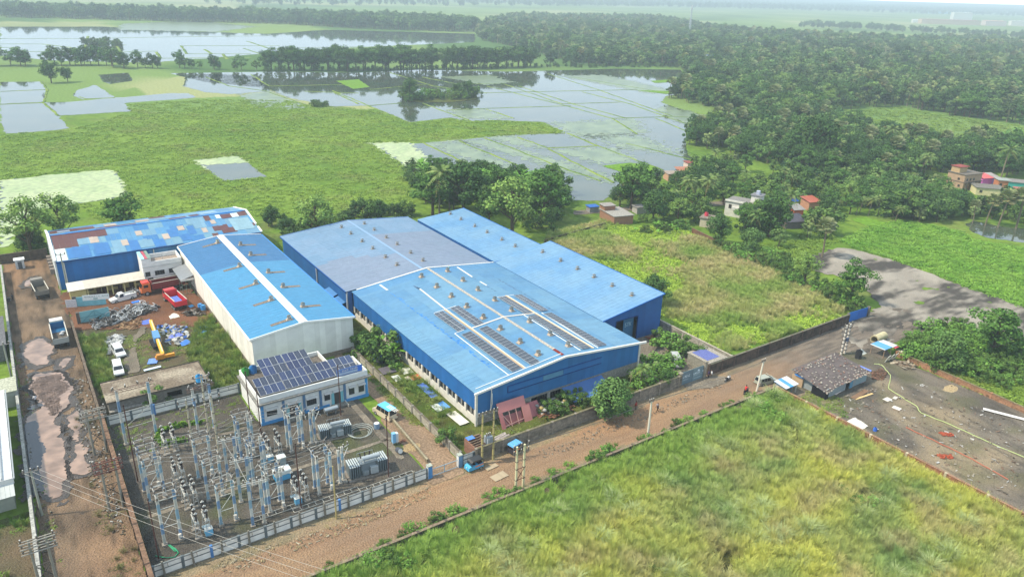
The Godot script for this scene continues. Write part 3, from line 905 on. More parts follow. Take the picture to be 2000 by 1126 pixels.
	barpart(t,"drain_pipe",wh,[[Vector3(2.3,6.1,-0.9),Vector3(2.4,6.0,0.6)],[Vector3(2.4,6.0,0.6),Vector3(2.55,2.4,0.2)],[Vector3(2.5,5.4,0.6),Vector3(2.8,3.4,0.25)],[Vector3(2.8,3.4,0.25),Vector3(2.6,2.4,0.2)]],0.1,0.1,M.clean)
	vents(t,vent_proto("large"),[14.0,20.3],yf,[[3.1,8.4,14.6,20.3,26.2,32.1,38.0,44.6],[3.1,8.2,14.5,20.4,26.2,32.4,38.3,44.8]])
	var ys := func(x: float,_z: float) -> float: return yf.call(x) + 0.14
	solar(t,7.6,9.5,-27.6,-18.8,2,8,ys); solar(t,11.1,12.95,-27.6,-18.7,2,8,ys)
	solar(t,7.5,9.4,-17.3,-1.3,1,16,ys); solar(t,11.0,12.8,-17.1,-1.1,1,16,ys)
	solar(t,21.8,23.7,-27.4,-18.3,2,8,ys); solar(t,25.6,27.5,-27.4,-18.3,2,8,ys)
	solar(t,21.7,23.7,-17.0,-1.0,1,16,ys); solar(t,25.3,27.3,-17.0,-1.0,1,16,ys)
	for q in [[5.6,4.0,43.0,0.55,240],[28.5,18.0,40.0,0.3,60],[23.8,28.5,45.0,0.22,90],[29.0,3.0,15.0,0.15,40],[10.9,39.0,42.0,0.25,24]]:
		var c := MB.new()
		for k in int(q[4]):
			var z: float = lerpf(q[1],q[2],rng.randf())
			var x: float = q[0] + rng.randfn(0,q[3] * 0.45) + 0.25 * nB.get_noise_2d(z * 2.0,5.0)
			var r := rng.randf_range(0.05,0.18)
			c.col = S(66,128,196) if q[0] < 6.0 else S(86,112,140)
			c.quad(Vector3(x - r,yf.call(x - r) + 0.006,-z - r * 2),Vector3(x + r,yf.call(x + r) + 0.006,-z - r * rng.randf()),Vector3(x + r,yf.call(x + r) + 0.006,-z + r * 2),Vector3(x - r,yf.call(x - r) + 0.006,-z + r),Vector3.UP)
		stuff(obj("seam_sealant",c,M.clean,t))
	for q in [[5.9,12.7],[17.0,25.2]]: bpart(t,"gable_band",S(46,110,170),[[q[0],q[1],4.45,5.3,0.08,0.16]],M.sheet)
	bpart(t,"gable_band",S(86,138,170),[[12.8,16.9,4.45,5.3,0.08,0.17]],M.sheet,"paler middle panel of the gable band")
	bpart(t,"band_edge",S(16,66,132),[[5.8,25.3,4.3,4.36,0.08,0.22],[5.8,25.3,5.46,5.52,0.08,0.2],[5.74,5.8,4.3,5.52,0.08,0.2]],M.sheet)
	var aw := MB.new()
	aw.col = S(74,130,202)
	var acf := func(_a: float,_s: float) -> Color: return jit(S(74,112,166),0.04)
	slope(aw,Vector3(16.8,0.9,3.6),Vector3(25.0,0.9,3.8),Vector3(25.6,1.9,0.1),Vector3(16.8,1.9,0.1),acf,1.0,2,0.02)
	obj("awning",aw,M.sheet,t)
	for x in [17.0,19.9,22.4,24.8]: bpart(t,"awning_post",S(110,104,98),[[x - 0.05,x + 0.05,0,0.95,3.3,3.4]],M.clean)
func back_sheds() -> void:
	var w := 34.5; var l := 41.0; var e := 6.1; var p := 7.6
	var t := thing("factory","dusty blue double pitched shed behind the solar panel roof","factory",C(-1.0,48.1))
	var blue := S(44,100,160)
	var gt := [[0.0,e - 0.1],[0.5,p - 0.1],[1.0,e - 0.1]]
	wall_part(t,Vector3(0,0,-l),Vector3(0,0,0),0.0,[[0.0,e - 0.1],[1.0,e - 0.1]],blue)
	wall_part(t,Vector3(0,0,0),Vector3(0.9,0,0),0.0,[[0.0,e - 0.1],[1.0,e - 0.1]],blue)
	wall_part(t,Vector3(w,0,-l),Vector3(0,0,-l),0.0,gt,blue)
	wall_part(t,Vector3(w,0,0),Vector3(w,0,-l),0.0,[[0.0,e - 0.1],[1.0,e - 0.1]],blue)
	for s in [[-0.4,0],[w - 0.05,1]]:
		var b := MB.new()
		var cf := func(a: float,q: float) -> Color:
			var edge := 27.7 if s[1] == 1 else 15.5 + 2.5 * sin(q * 5.0)
			var c := mixcol(S(104,136,164),S(116,142,168),1.2,a * 41.0,q * 17.0,1.0)
			if a * l < edge: c = c.lerp(S(122,132,150),0.75)
			return jit(c,0.035)
		slope(b,Vector3(s[0],e,0.0),Vector3(s[0],e,-l - 0.3),Vector3(w / 2,p,-l - 0.3),Vector3(w / 2,p,0.0),cf,1.05,6,0.03)
		obj("roof",b,M.sheet,t)
	var b2 := MB.new()
	b2.col = S(126,154,184)
	for s in [-0.3,0.3]: b2.quad(Vector3(w / 2,p + 0.08,0),Vector3(w / 2,p + 0.08,-l - 0.3),Vector3(w / 2 + s,p + 0.02,-l - 0.3),Vector3(w / 2 + s,p + 0.02,0),Vector3.UP)
	obj("ridge_cap",b2,M.clean,t)
	barpart(t,"verge_trim",S(120,150,190),[[Vector3(-0.4,e + 0.02,-l - 0.32),Vector3(w / 2,p + 0.04,-l - 0.32)],[Vector3(w / 2,p + 0.04,-l - 0.32),Vector3(w,e + 0.02,-l - 0.32)]],0.1,0.2,M.clean)
	barpart(t,"gutter",S(30,80,140),[[Vector3(-0.5,e - 0.1,0),Vector3(-0.5,e - 0.1,-l)]],0.2,0.2,M.clean)
	bpart(t,"rain_pipe",S(190,192,190),[[-0.32,-0.08,0,e - 0.2,-17.5,-17.26],[-0.32,-0.08,0,e - 0.2,-0.3,-0.06]],M.clean)
	var yf := func(x: float) -> float: return e + (p - e) * (1.0 - absf(x - w / 2) / (w / 2)) + 0.02
	vents(t,vent_proto("small"),[13.9,20.0],yf,[[5.9,11.7,18.5,24.5,31.3,37.2],[5.4,11.4,18.3,24.2,31.1,37.1]])
	var k := thing("lean_to","low blue sheet lean-to in the gap between the white warehouse and the dusty blue shed","lean-to",C(-1.05,49.5))
	var kf := func(_a: float,_s: float) -> Color: return jit(S(72,128,184),0.05)
	b2 = MB.new()
	slope(b2,Vector3(-2.4,2.5,0),Vector3(-2.4,2.5,-4.0),Vector3(-0.05,3.2,-4.0),Vector3(-0.05,3.2,0),kf,1.0,2,0.02)
	obj("roof",b2,M.sheet,k)
	b2 = MB.new()
	slope(b2,Vector3(-2.2,2.7,-4.3),Vector3(-2.2,2.7,-9.0),Vector3(-0.05,3.5,-9.0),Vector3(-0.05,3.5,-4.3),kf,1.0,2,0.02)
	obj("roof",b2,M.sheet,k)
	for z in [-0.2,-3.8,-8.8]: bpart(k,"post",S(110,110,112),[[-2.2,-2.1,0,2.5,z - 0.05,z + 0.05]],M.clean)
	wall_part(k,Vector3(-2.1,0,-9),Vector3(-2.1,0,-4.5),0.0,[[0.0,2.6],[1.0,2.6]],S(50,100,160))
	for q in [[34.35,48.0,13.9,37.6,6.15,7.4,[[8.8],[4.4,10.2,16.9,22.8,29.8,35.5]],"single pitched blue shed at the far corner of the factory"],[34.3,10.3,15.7,37.7,6.1,8.45,[[10.8],[3.7,9.6,15.4,21.0,27.0,33.8]],"single pitched blue shed with an open doorway towards the factory yard"]]:
		var s := thing("factory",q[7],"factory",C(q[0],q[1]))
		var ww: float = q[2]; var ll: float = q[3]; var el: float = q[4]; var er: float = q[5]
		var dark := S(34,92,156)
		if q[1] < 20.0:
			wall_part(s,Vector3(0,0,0),Vector3(3.6,0,0),0.0,[[0.0,el],[1.0,lerpf(el,er,3.6 / ww)]],dark)
			wall_part(s,Vector3(3.6,0,0),Vector3(9.3,0,0),5.1,[[0.0,lerpf(el,er,3.6 / ww)],[1.0,lerpf(el,er,9.3 / ww)]],dark)
			wall_part(s,Vector3(9.3,0,0),Vector3(ww,0,0),0.0,[[0.0,lerpf(el,er,9.3 / ww)],[1.0,er]],dark)
			bpart(s,"door_frame",S(14,54,110),[[3.5,3.65,0,5.2,-0.05,0.12],[9.25,9.4,0,5.2,-0.05,0.12],[3.5,9.4,5.1,5.25,-0.05,0.12]],M.clean)
			bpart(s,"sliding_door",S(58,110,146),[[6.4,9.1,0.1,4.6,-0.9,-0.8]],M.sheet,"pale blue sliding door, half open")
			lettering(s,"STK",Vector3(7.6,3.3,-0.77),Vector3.ZERO,1.1,S(150,186,200))
			bpart(s,"floor",S(70,68,64),[[0.2,ww - 0.2,0.05,0.12,-ll,-0.1]],M.stone)
		else:
			wall_part(s,Vector3(0,0,0),Vector3(ww,0,0),0.0,[[0.0,el],[1.0,er]],dark)
		wall_part(s,Vector3(ww,0,0),Vector3(ww,0,-ll),0.0,[[0.0,er],[1.0,er]],dark)
		wall_part(s,Vector3(ww,0,-ll),Vector3(0,0,-ll),0.0,[[0.0,er],[1.0,el]],dark)
		wall_part(s,Vector3(0,0,-ll),Vector3(0,0,0),0.0,[[0.0,el],[1.0,el]],dark)
		var b := MB.new()
		var cf := func(a: float,v: float) -> Color:
			var c := mixcol(S(96,140,178),S(110,148,178),1.4,a * ll + q[0],v * ww * 0.5,1.1)
			return jit(c,0.035)
		slope(b,Vector3(-0.05,el + 0.05,0.25),Vector3(-0.05,el + 0.05,-ll - 0.2),Vector3(ww + 0.25,er + 0.05,-ll - 0.2),Vector3(ww + 0.25,er + 0.05,0.25),cf,1.05,7,0.03)
		obj("roof",b,M.sheet,s)
		barpart(s,"edge_trim",S(30,92,168),[[Vector3(-0.05,el,0.3),Vector3(ww + 0.3,er + 0.02,0.3)],[Vector3(ww + 0.3,er + 0.02,0.3),Vector3(ww + 0.3,er + 0.02,-ll - 0.2)]],0.1,0.22,M.clean)
		var y2 := func(x: float) -> float: return lerpf(el,er,x / ww) + 0.06
		vents(s,vent_proto("small"),q[6][0],y2,[q[6][1]])
func lettering(t: Node,text: String,at: Vector3,rot: Vector3,size: float,col: Color) -> MeshInstance3D:
	var tm := TextMesh.new()
	var f := SystemFont.new()
	f.font_names = PackedStringArray(["Droid Sans"])
	tm.font = f
	tm.text = text
	tm.font_size = 32
	tm.pixel_size = size / 32.0
	tm.depth = 0.02
	var m := StandardMaterial3D.new()
	m.albedo_color = col.linear_to_srgb()
	m.roughness = 0.6
	tm.material = m
	var o := inst("lettering",tm,t)
	o.position = at
	o.rotation = rot
	return o
func patched_shed() -> void:
	var t := thing("warehouse","long blue shed with a patched roof of blue, rust brown and cream sheets","warehouse",C(-48.7,94.0))
	var w := 44.0; var l := 25.0; var e := 6.55; var p := 8.9
	var tm := [[0.0,e],[1.0,e]]
	wall_part(t,Vector3(0,0,0),Vector3(18.5,0,0),0.0,tm,S(36,112,180))
	wall_part(t,Vector3(18.5,0,0),Vector3(w,0,0),0.0,tm,S(84,142,184),"paler blue half of the front wall")
	wall_part(t,Vector3(w,0,-l),Vector3(0,0,-l),0.0,tm,S(60,120,180))
	wall_part(t,Vector3(w,0,0),Vector3(w,0,-l),0.0,[[0.0,e],[0.5,p],[1.0,e]],S(200,204,204))
	var b := MB.new()
	b.col = S(208,212,210)
	b.prism([Vector2(-l,0),Vector2(0,0),Vector2(0,e + 0.25),Vector2(-l / 2,p + 0.3),Vector2(-l,e + 0.25)],-0.15,0.15)
	var gw := obj("gable_wall",b,M.wall,t)
	gw.rotation.y = -PI / 2
	gw.position = Vector3(-0.1,0,0)
	barpart(t,"gable_coping",S(226,228,226),[[Vector3(-0.1,e + 0.28,0.1),Vector3(-0.1,p + 0.33,-l / 2)],[Vector3(-0.1,p + 0.33,-l / 2),Vector3(-0.1,e + 0.28,-l)]],0.5,0.12,M.clean)
	barpart(t,"verge_trim",S(232,232,230),[[Vector3(w + 0.2,e + 0.1,0.2),Vector3(w + 0.2,e + 0.1 + 0.22 * (p - e),-0.22 * l / 2)],[Vector3(w + 0.2,e + 0.1 + 0.34 * (p - e),-0.34 * l / 2),Vector3(w + 0.2,p + 0.12,-l / 2)],[Vector3(w + 0.2,p + 0.12,-l / 2),Vector3(w + 0.2,e + 0.1,-l)]],0.4,0.16,M.clean)
	var pal := [S(70,126,174),S(88,138,174),S(104,144,170),S(80,134,176),S(60,116,168),S(108,148,168)]
	var cf := func(a: float,s: float) -> Color:
		var h := posmod(floori(a * 13.0 + 2.0 * sin(s * 9.0)) * 7 + floori(s * 4.0) * 5,6)
		return jit(pal[h],0.04)
	for s in [0.35,-l - 0.35]:
		b = MB.new()
		slope(b,Vector3(0.1,e,s),Vector3(w + 0.1,e,s),Vector3(w + 0.1,p,-l / 2),Vector3(0.1,p,-l / 2),cf,1.06,4,0.03)
		obj("roof",b,M.sheet,t)
	barpart(t,"ridge_cap",S(54,120,186),[[Vector3(0.2,p + 0.05,-l / 2),Vector3(w,p + 0.05,-l / 2)]],0.5,0.08,M.clean)
	barpart(t,"gutter",S(24,66,118),[[Vector3(0,e - 0.06,0.45),Vector3(w,e - 0.06,0.45)]],0.24,0.24,M.clean)
	for x in [1.4,19.4]: bpart(t,"rain_pipe",S(196,194,184),[[x - 0.1,x + 0.1,0,e - 0.1,0.1,0.3]],M.clean)
	var br := S(94,56,52); var cr := S(176,160,146); var lb := S(110,148,170); var db := S(54,112,170); var wh := S(206,214,212)
	var R := [[0,0.4,11.5,0.72,0.98,br],[0,0.4,5.2,0.45,0.72,br],[0,5.2,8.0,0.5,0.74,lb],[0,7.6,9.4,0.5,0.72,cr],[0,0.2,2.4,0.02,0.62,wh],[0,11.6,14.0,0.02,0.5,lb],
		[0,13.6,15.0,0.24,0.44,cr],[0,17.2,18.6,0.55,0.74,cr],[0,22.4,23.9,0.26,0.46,cr],[0,26.4,27.9,0.52,0.72,cr],[0,31.4,32.6,0.3,0.5,cr],[0,34.3,35.5,0.6,0.76,cr],
		[0,33.0,34.4,0.02,0.2,br],[0,35.6,37.6,0.16,0.5,br],[0,37.6,39.0,0.16,0.38,br],[0,34.0,35.6,0.3,0.5,br],[0,33.4,34.8,0.76,0.96,br],[0,37.4,39.9,0.76,0.93,br],[0,39.9,41.6,0.76,0.94,wh],[0,41.6,43.8,0.78,0.96,br],[0,43.0,43.9,0.3,0.42,br],[0,36.2,37.3,0.8,0.95,wh],
		[0,15.0,17.0,0.02,0.4,db],[0,20.0,22.4,0.02,0.3,db],[0,23.9,26.0,0.3,0.6,db],[0,26.2,28.2,0.1,0.34,db],[0,28.4,30.0,0.3,0.66,db],[0,17.0,20.0,0.06,0.36,lb],[0,24.2,26.0,0.02,0.26,lb],[0,30.2,33.0,0.5,0.92,lb],[0,29.0,31.0,0.7,0.96,lb],[0,8.0,11.0,0.06,0.46,db],[0,38.6,43.4,0.2,0.7,S(128,162,176)],[0,2.6,7.0,0.04,0.44,db],
		[1,0.5,9.8,0.3,0.75,br],[1,2.0,4.6,0.45,0.7,S(130,150,170)],[1,9.8,14.0,0.72,0.95,br],[1,12.0,14.6,0.3,0.66,cr],[1,14.0,18.5,0.75,0.95,br],[1,19.0,22.0,0.3,0.6,cr],[1,22.6,26.4,0.04,0.3,br],[1,26.0,30.0,0.7,0.96,br],[1,23.0,27.0,0.4,0.7,lb],[1,31.0,33.2,0.6,0.9,br],[1,34.0,38.0,0.3,0.7,S(140,172,206)]]
	var idx := 0
	for q in R:
		b = MB.new()
		var z0: float = (0.35 if q[0] == 0 else -l - 0.35)
		var n := maxi(1,int(round((q[2] - q[1]) / 1.1)))
		idx += 1
		var lift := 0.05 + 0.004 * (idx % 5)
		var pf := func(x: float,s: float) -> Vector3: return Vector3(x,lerpf(e,p,s) + lift,lerpf(z0,-l / 2,s))
		for i in n:
			var x0 := lerpf(q[1],q[2],float(i) / n)
			var x1 := lerpf(q[1],q[2],float(i + 1) / n) - 0.015
			b.col = jit(q[5],0.06)
			var s1: float = q[4] + rng.randf_range(-0.02,0.02)
			b.quad(pf.call(x0,q[3]),pf.call(x1,q[3]),pf.call(x1,s1),pf.call(x0,s1),Vector3.UP)
			b.quad(pf.call(x0,q[3]),pf.call(x1,q[3]),pf.call(x1,q[3]) - Vector3(0,0.03,0),pf.call(x0,q[3]) - Vector3(0,0.03,0))
		obj("roof_sheet",b,M.sheet,t)
	for i in 5: bpart(t,"wall_unit",S(150,140,132),[[-1.2,-0.3,1.2,2.4,-8.0 - i * 2.4,-9.3 - i * 2.4]],M.matte)
func small_buildings() -> void:
	control_room()
	office()
	flat_block()
	left_edge()
	village()
	shacks()
func control_room() -> void:
	var t := thing("control_room","white control building with blue pilasters and solar panels on its flat roof","building",C(-28.3,17.4))
	var w := 17.8; var d := 10.8; var d2 := 6.0; var x2 := 13.4
	var white := S(230,231,227); var blue := S(74,150,208)
	var b := MB.new(); b.col = white
	b.b3(0,w,0,3.7,-0.25,0); b.b3(0,0.25,0,3.7,-d,-0.25); b.b3(w - 0.25,w,0,3.7,-d2,-0.25)
	b.b3(0.25,x2,0,3.7,-d,-d + 0.25); b.b3(x2,w - 0.25,0,3.7,-d2,-d2 + 0.25); b.b3(x2 - 0.25,x2,0,3.7,-d + 0.25,-d2)
	obj("wall",b,M.wall,t)
	b = MB.new(); b.col = S(120,112,104)
	b.b3(0.2,x2,3.95,4.1,-d + 0.2,-0.2); b.b3(x2,w - 0.2,3.95,4.1,-d2 + 0.2,-0.2)
	obj("roof",b,M.stone,t)
	b = MB.new(); b.col = S(150,148,142)
	b.b3(-0.45,w + 0.45,3.7,3.95,-0.2,0.5); b.b3(-0.45,0,3.7,3.95,-d,-0.2)
	obj("eave_slab",b,M.stone,t)
	b = MB.new(); b.col = white
	b.b3(-0.02,w + 0.02,3.951,4.85,-0.2,0.03); b.b3(-0.02,0.2,3.951,4.85,-d,-0.2); b.b3(w - 0.2,w + 0.02,3.951,4.85,-d2,-0.2)
	b.b3(0.2,x2,3.951,4.85,-d - 0.02,-d + 0.2); b.b3(x2,w - 0.2,3.951,4.85,-d2,-d2 + 0.2); b.b3(x2 - 0.2,x2,3.951,4.85,-d + 0.2,-d2)
	obj("parapet",b,M.wall,t)
	for x in [0.3,3.6,6.9,9.6,13.7,17.5]: bpart(t,"pilaster",blue if x < 1 or x > 17 else S(92,128,164),[[x - 0.2,x + 0.2,0.55,3.7,0.003,0.12]],M.wall)
	bpart(t,"plinth",blue,[[-0.04,3.4,0,0.55,0.002,0.16],[6.9,11.0,0,0.55,0.002,0.16],[13.5,w + 0.04,0,0.55,0.002,0.16]],M.wall)
	window_set(t,"window",[[1.75,2.05,0.01],[8.1,1.95,0.01]],1.6,1.3,S(40,46,50),S(70,76,78),4)
	window_set(t,"window",[[10.7,1.95,0.01],[14.9,1.8,0.01],[16.6,1.8,0.01]],0.95,1.25,S(40,46,50),S(70,76,78),3)
	for q in [[1.75,1.9],[5.2,2.3],[8.1,1.9],[10.8,1.3],[12.4,1.6],[15.0,1.3],[16.6,1.3]]:
		b = MB.new(); b.col = S(204,204,200)
		var x0: float = q[0] - q[1] / 2; var x1: float = q[0] + q[1] / 2
		b.prism([Vector2(0.0,2.75),Vector2(0.0,2.86),Vector2(-0.6,2.72),Vector2(-0.6,2.64)],x0,x1)
		var o := obj("window_hood",b,M.wall,t)
		o.rotation.y = PI / 2
		o.position = Vector3(0,0,0.005)
	for q in [[5.2,1.5],[12.4,1.1]]:
		bpart(t,"door",S(70,66,62),[[q[0] - q[1] / 2,q[0] + q[1] / 2,0.3,2.5,0.01,0.07]],M.clean)
		bpart(t,"door_jamb",S(120,180,190),[[q[0] - q[1] / 2 - 0.45,q[0] - q[1] / 2,0.3,2.5,0.01,0.12],[q[0] + q[1] / 2,q[0] + q[1] / 2 + 0.45,0.3,2.5,0.01,0.12]],M.clean)
		bpart(t,"step",S(150,146,138),[[q[0] - 1.1,q[0] + 1.1,0,0.3,0.01,1.2]],M.stone)
		bpart(t,"ramp_wall",S(190,186,176),[[q[0] + 1.1,q[0] + 1.25,0,0.55,0.2,1.8]],M.wall)
	var ya := func(_x: float,z: float) -> float: return 5.05 + (-z - 0.2) * 0.24
	for g in 4: solar(t,0.35 + g * 4.08,0.35 + g * 4.08 + 4.0,-4.3 - 0.05 * g,-0.2 - 0.05 * g,4,2,ya,0.235)
	var yb := func(_x: float,z: float) -> float: return 5.5 + (-z - 5.0) * 0.24
	for g in 2: solar(t,2.5 + g * 4.1,2.5 + g * 4.1 + 4.0,-9.4,-5.1,4,2,yb,0.235)
	for x in [0.8,4.6,8.6,12.6,16.0]:
		barpart(t,"rack_leg",S(150,154,158),[[Vector3(x,4.05,-0.5),Vector3(x,5.05,-0.5)],[Vector3(x,4.05,-4.0),Vector3(x,5.9,-4.0)],[Vector3(x,5.0,-0.4),Vector3(x,5.95,-4.2)]],0.07,0.07,M.metal)
	for x in [3.0,6.8,10.3]:
		barpart(t,"rack_leg",S(150,154,158),[[Vector3(x,4.05,-5.5),Vector3(x,5.5,-5.5)],[Vector3(x,4.05,-9.0),Vector3(x,6.35,-9.0)]],0.07,0.07,M.metal)
	var bb := thing("billboard","faded blue and white sign board on the roof edge of the control building","sign",C(-15.6,17.75,4.86))
	bpart(bb,"board",S(96,124,178),[[0,4.4,0.0,1.15,-0.06,0]],M.clean)
	bpart(bb,"band",S(150,168,190),[[0.1,4.0,0.12,0.5,0.002,0.012]],M.clean)
	bpart(bb,"emblem",S(62,110,196),[[3.6,4.3,0.1,1.0,0.004,0.016]],M.clean)
	scribble(bb,0.35,3.5,0.62,0.3,0.004,S(200,196,196),11)
	scribble(bb,0.35,3.3,0.22,0.16,0.014,S(196,204,214),20)
	for q in [["green plastic water tank on the control building roof, left of the blue one",S(60,150,60),-27.5,27.4],["blue plastic water tank on the control building roof, right of the green one",S(58,130,196),-26.2,27.6]]:
		water_tank(q[0],C(q[2],q[3],4.1),0.6,1.25,q[1])
func scribble(t: Node,x0: float,x1: float,y: float,h: float,z: float,col: Color,n: int) -> void:
	var b := MB.new()
	b.col = col
	var x := x0
	var i := 0
	while x < x1:
		var w := (x1 - x0) / n * rng.randf_range(0.5,0.85)
		if rng.randf() > 0.14:
			b.b3(x,x + w * 0.3,y,y + h,z,z + 0.008)
			if i % 3 != 0: b.b3(x + w * 0.3,x + w,y + h * 0.72,y + h,z,z + 0.008)
			if i % 2 == 0: b.b3(x + w * 0.3,x + w,y,y + h * 0.25,z,z + 0.008)
			else: b.b3(x + w * 0.72,x + w,y + 0.02,y + h * 0.7,z,z + 0.008)
		i += 1
		x += (x1 - x0) / n
	stuff(obj("lettering",b,M.clean,t))
func water_tank(label: String,at: Vector3,r: float,h: float,col: Color) -> void:
	var t := thing("water_tank",label,"water tank",at)
	var b := MB.new(); b.col = col
	b.lathe(Vector3.ZERO,[[r,0],[r,h * 0.3],[r * 0.96,h * 0.33],[r,h * 0.36],[r,h * 0.62],[r * 0.96,h * 0.65],[r,h * 0.68],[r,h * 0.84],[r * 0.8,h * 0.95],[r * 0.35,h]],16)
	obj("tank_body",b,M.paint,t)
	b = MB.new(); b.col = Color(col.r * 0.4,col.g * 0.4,col.b * 0.4)
	b.lathe(Vector3(0,h,0),[[r * 0.33,0],[r * 0.33,0.08],[r * 0.2,0.12]],12)
	obj("lid",b,M.paint,t)
func office() -> void:
	var t := thing("office","small white two storey office with dark windows and an open roof terrace","building",C(-33.0,86.6))
	var w := 8.1; var d := 5.6; var h := 4.9
	var white := S(234,234,230)
	bpart(t,"wall",white,[[0,w,0,h,-0.2,0],[0,0.2,0,h,-d,-0.2],[w - 0.2,w,0,h,-d,-0.2],[0.2,w - 0.2,0,h,-d,-d + 0.2]],M.wall)
	bpart(t,"roof_terrace",S(176,160,146),[[0.2,w - 0.2,h - 0.25,h - 0.1,-d + 0.2,-0.2]],M.stone)
	bpart(t,"parapet",white,[[1.9,w + 0.03,h,h + 0.85,-0.2,0.03],[w - 0.2,w + 0.03,h,h + 0.85,-d,-0.2],[1.9,w - 0.2,h,h + 0.85,-d - 0.03,-d + 0.2]],M.wall)
	bpart(t,"stair_head",white,[[-0.03,1.9,h,h + 1.7,-d - 0.03,0.03]],M.wall)
	bpart(t,"band",S(196,198,196),[[-0.06,w + 0.06,h - 0.35,h - 0.2,-0.1,0.07]],M.wall)
	for q in [[0.0,0.7,S(150,200,214)],[0.7,1.35,S(168,84,96)],[1.35,1.95,S(116,140,128)]]:
		bpart(t,"roof_panel",q[2],[[q[0] - 0.1,q[1],h + 1.7,h + 1.78,-d,0.1]],M.clean)
	window_set(t,"window",[[0.85,3.0,0.0],[2.8,3.0,0.0],[3.8,3.0,0.0],[6.9,3.0,0.0],[5.7,3.0,0.0]],1.0,1.05,S(46,48,50),S(90,90,88),1)
	window_set(t,"window",[[3.2,1.3,0.0],[6.3,1.3,0.0]],1.9,0.9,S(56,46,44),S(90,90,88),3)
	bpart(t,"door",S(52,54,56),[[0.7,1.8,0,2.1,0.0,0.06]],M.clean)
	bpart(t,"blue_sheet",S(70,140,214),[[3.8,5.6,h - 0.09,h - 0.05,-2.6,-1.5]],M.clean)
	bpart(t,"vent_pipe",S(160,160,160),[[4.5,4.56,h - 0.1,h + 1.6,-2.0,-1.94]],M.clean)
	var k := thing("store_row","low yellow row of stores with a cream sheet roof and dark doors","building",C(-47.6,85.6))
	var kw := 14.5
	bpart(k,"wall",S(208,192,128),[[0,kw,0,2.75,-2.9,-2.7],[0,0.2,0,2.7,-2.7,0],[0.2,3.0,0,2.6,-0.2,0],[3.2,kw,2.2,2.6,-0.2,0]],M.wall)
	for x in [3.2,6.9,7.9,10.2,12.4,14.3]: bpart(k,"pillar",S(214,200,140),[[x,x + 0.25,0,2.2,-0.22,0.03]],M.wall)
	for x in [0.9,5.1,6.2,9.3,11.6]: bpart(k,"door",S(84,50,42),[[x,x + 0.9,0,2.0,-2.68,-2.62]],M.clean)
	window_set(k,"window",[[4.1,1.45,-2.66],[8.8,1.45,-2.66],[13.5,1.45,-2.66]],1.1,1.1,S(50,52,54),S(120,100,80),2)
	var rf := func(a: float,_s: float) -> Color: return jit(S(196,188,174) if a > 0.2 else S(206,200,188),0.04)
	var b := MB.new()
	slope(b,Vector3(-0.3,2.6,0.6),Vector3(kw + 0.1,2.6,0.6),Vector3(kw + 0.1,3.3,-3.0),Vector3(-0.3,3.3,-3.0),rf,1.0,2,0.02)
	obj("roof",b,M.sheet,k)
	var s := thing("shelter","grey sheet shelter on a green frame beside the white office","shelter",C(-27.0,77.6))
	var gf := func(_a: float,_q: float) -> Color: return jit(S(132,136,140),0.04)
	b = MB.new()
	slope(b,Vector3(-0.2,3.6,0),Vector3(-0.2,3.6,-8.2),Vector3(2.6,4.3,-8.2),Vector3(2.6,4.3,0),gf,1.0,2,0.02)
	obj("roof",b,M.sheet,s)
	bpart(s,"fascia",S(206,206,200),[[-0.2,2.6,3.3,3.75,0.0,0.08]],M.clean)
	for x in [0.0,0.8,1.6,2.4]: bpart(s,"frame_post",S(112,136,118),[[x,x + 0.07,0,3.5,-0.2,-0.13]],M.clean)
	for y in [0.3,1.3,2.3,3.2]: bpart(s,"frame_rail",S(118,142,124),[[0.0,2.5,y,y + 0.06,-0.12,-0.07]],M.clean)
	for z in [-3.0,-6.0,-8.0]: bpart(s,"frame_post",S(112,136,118),[[0.0,0.07,0,3.5,z,z + 0.07]],M.clean)
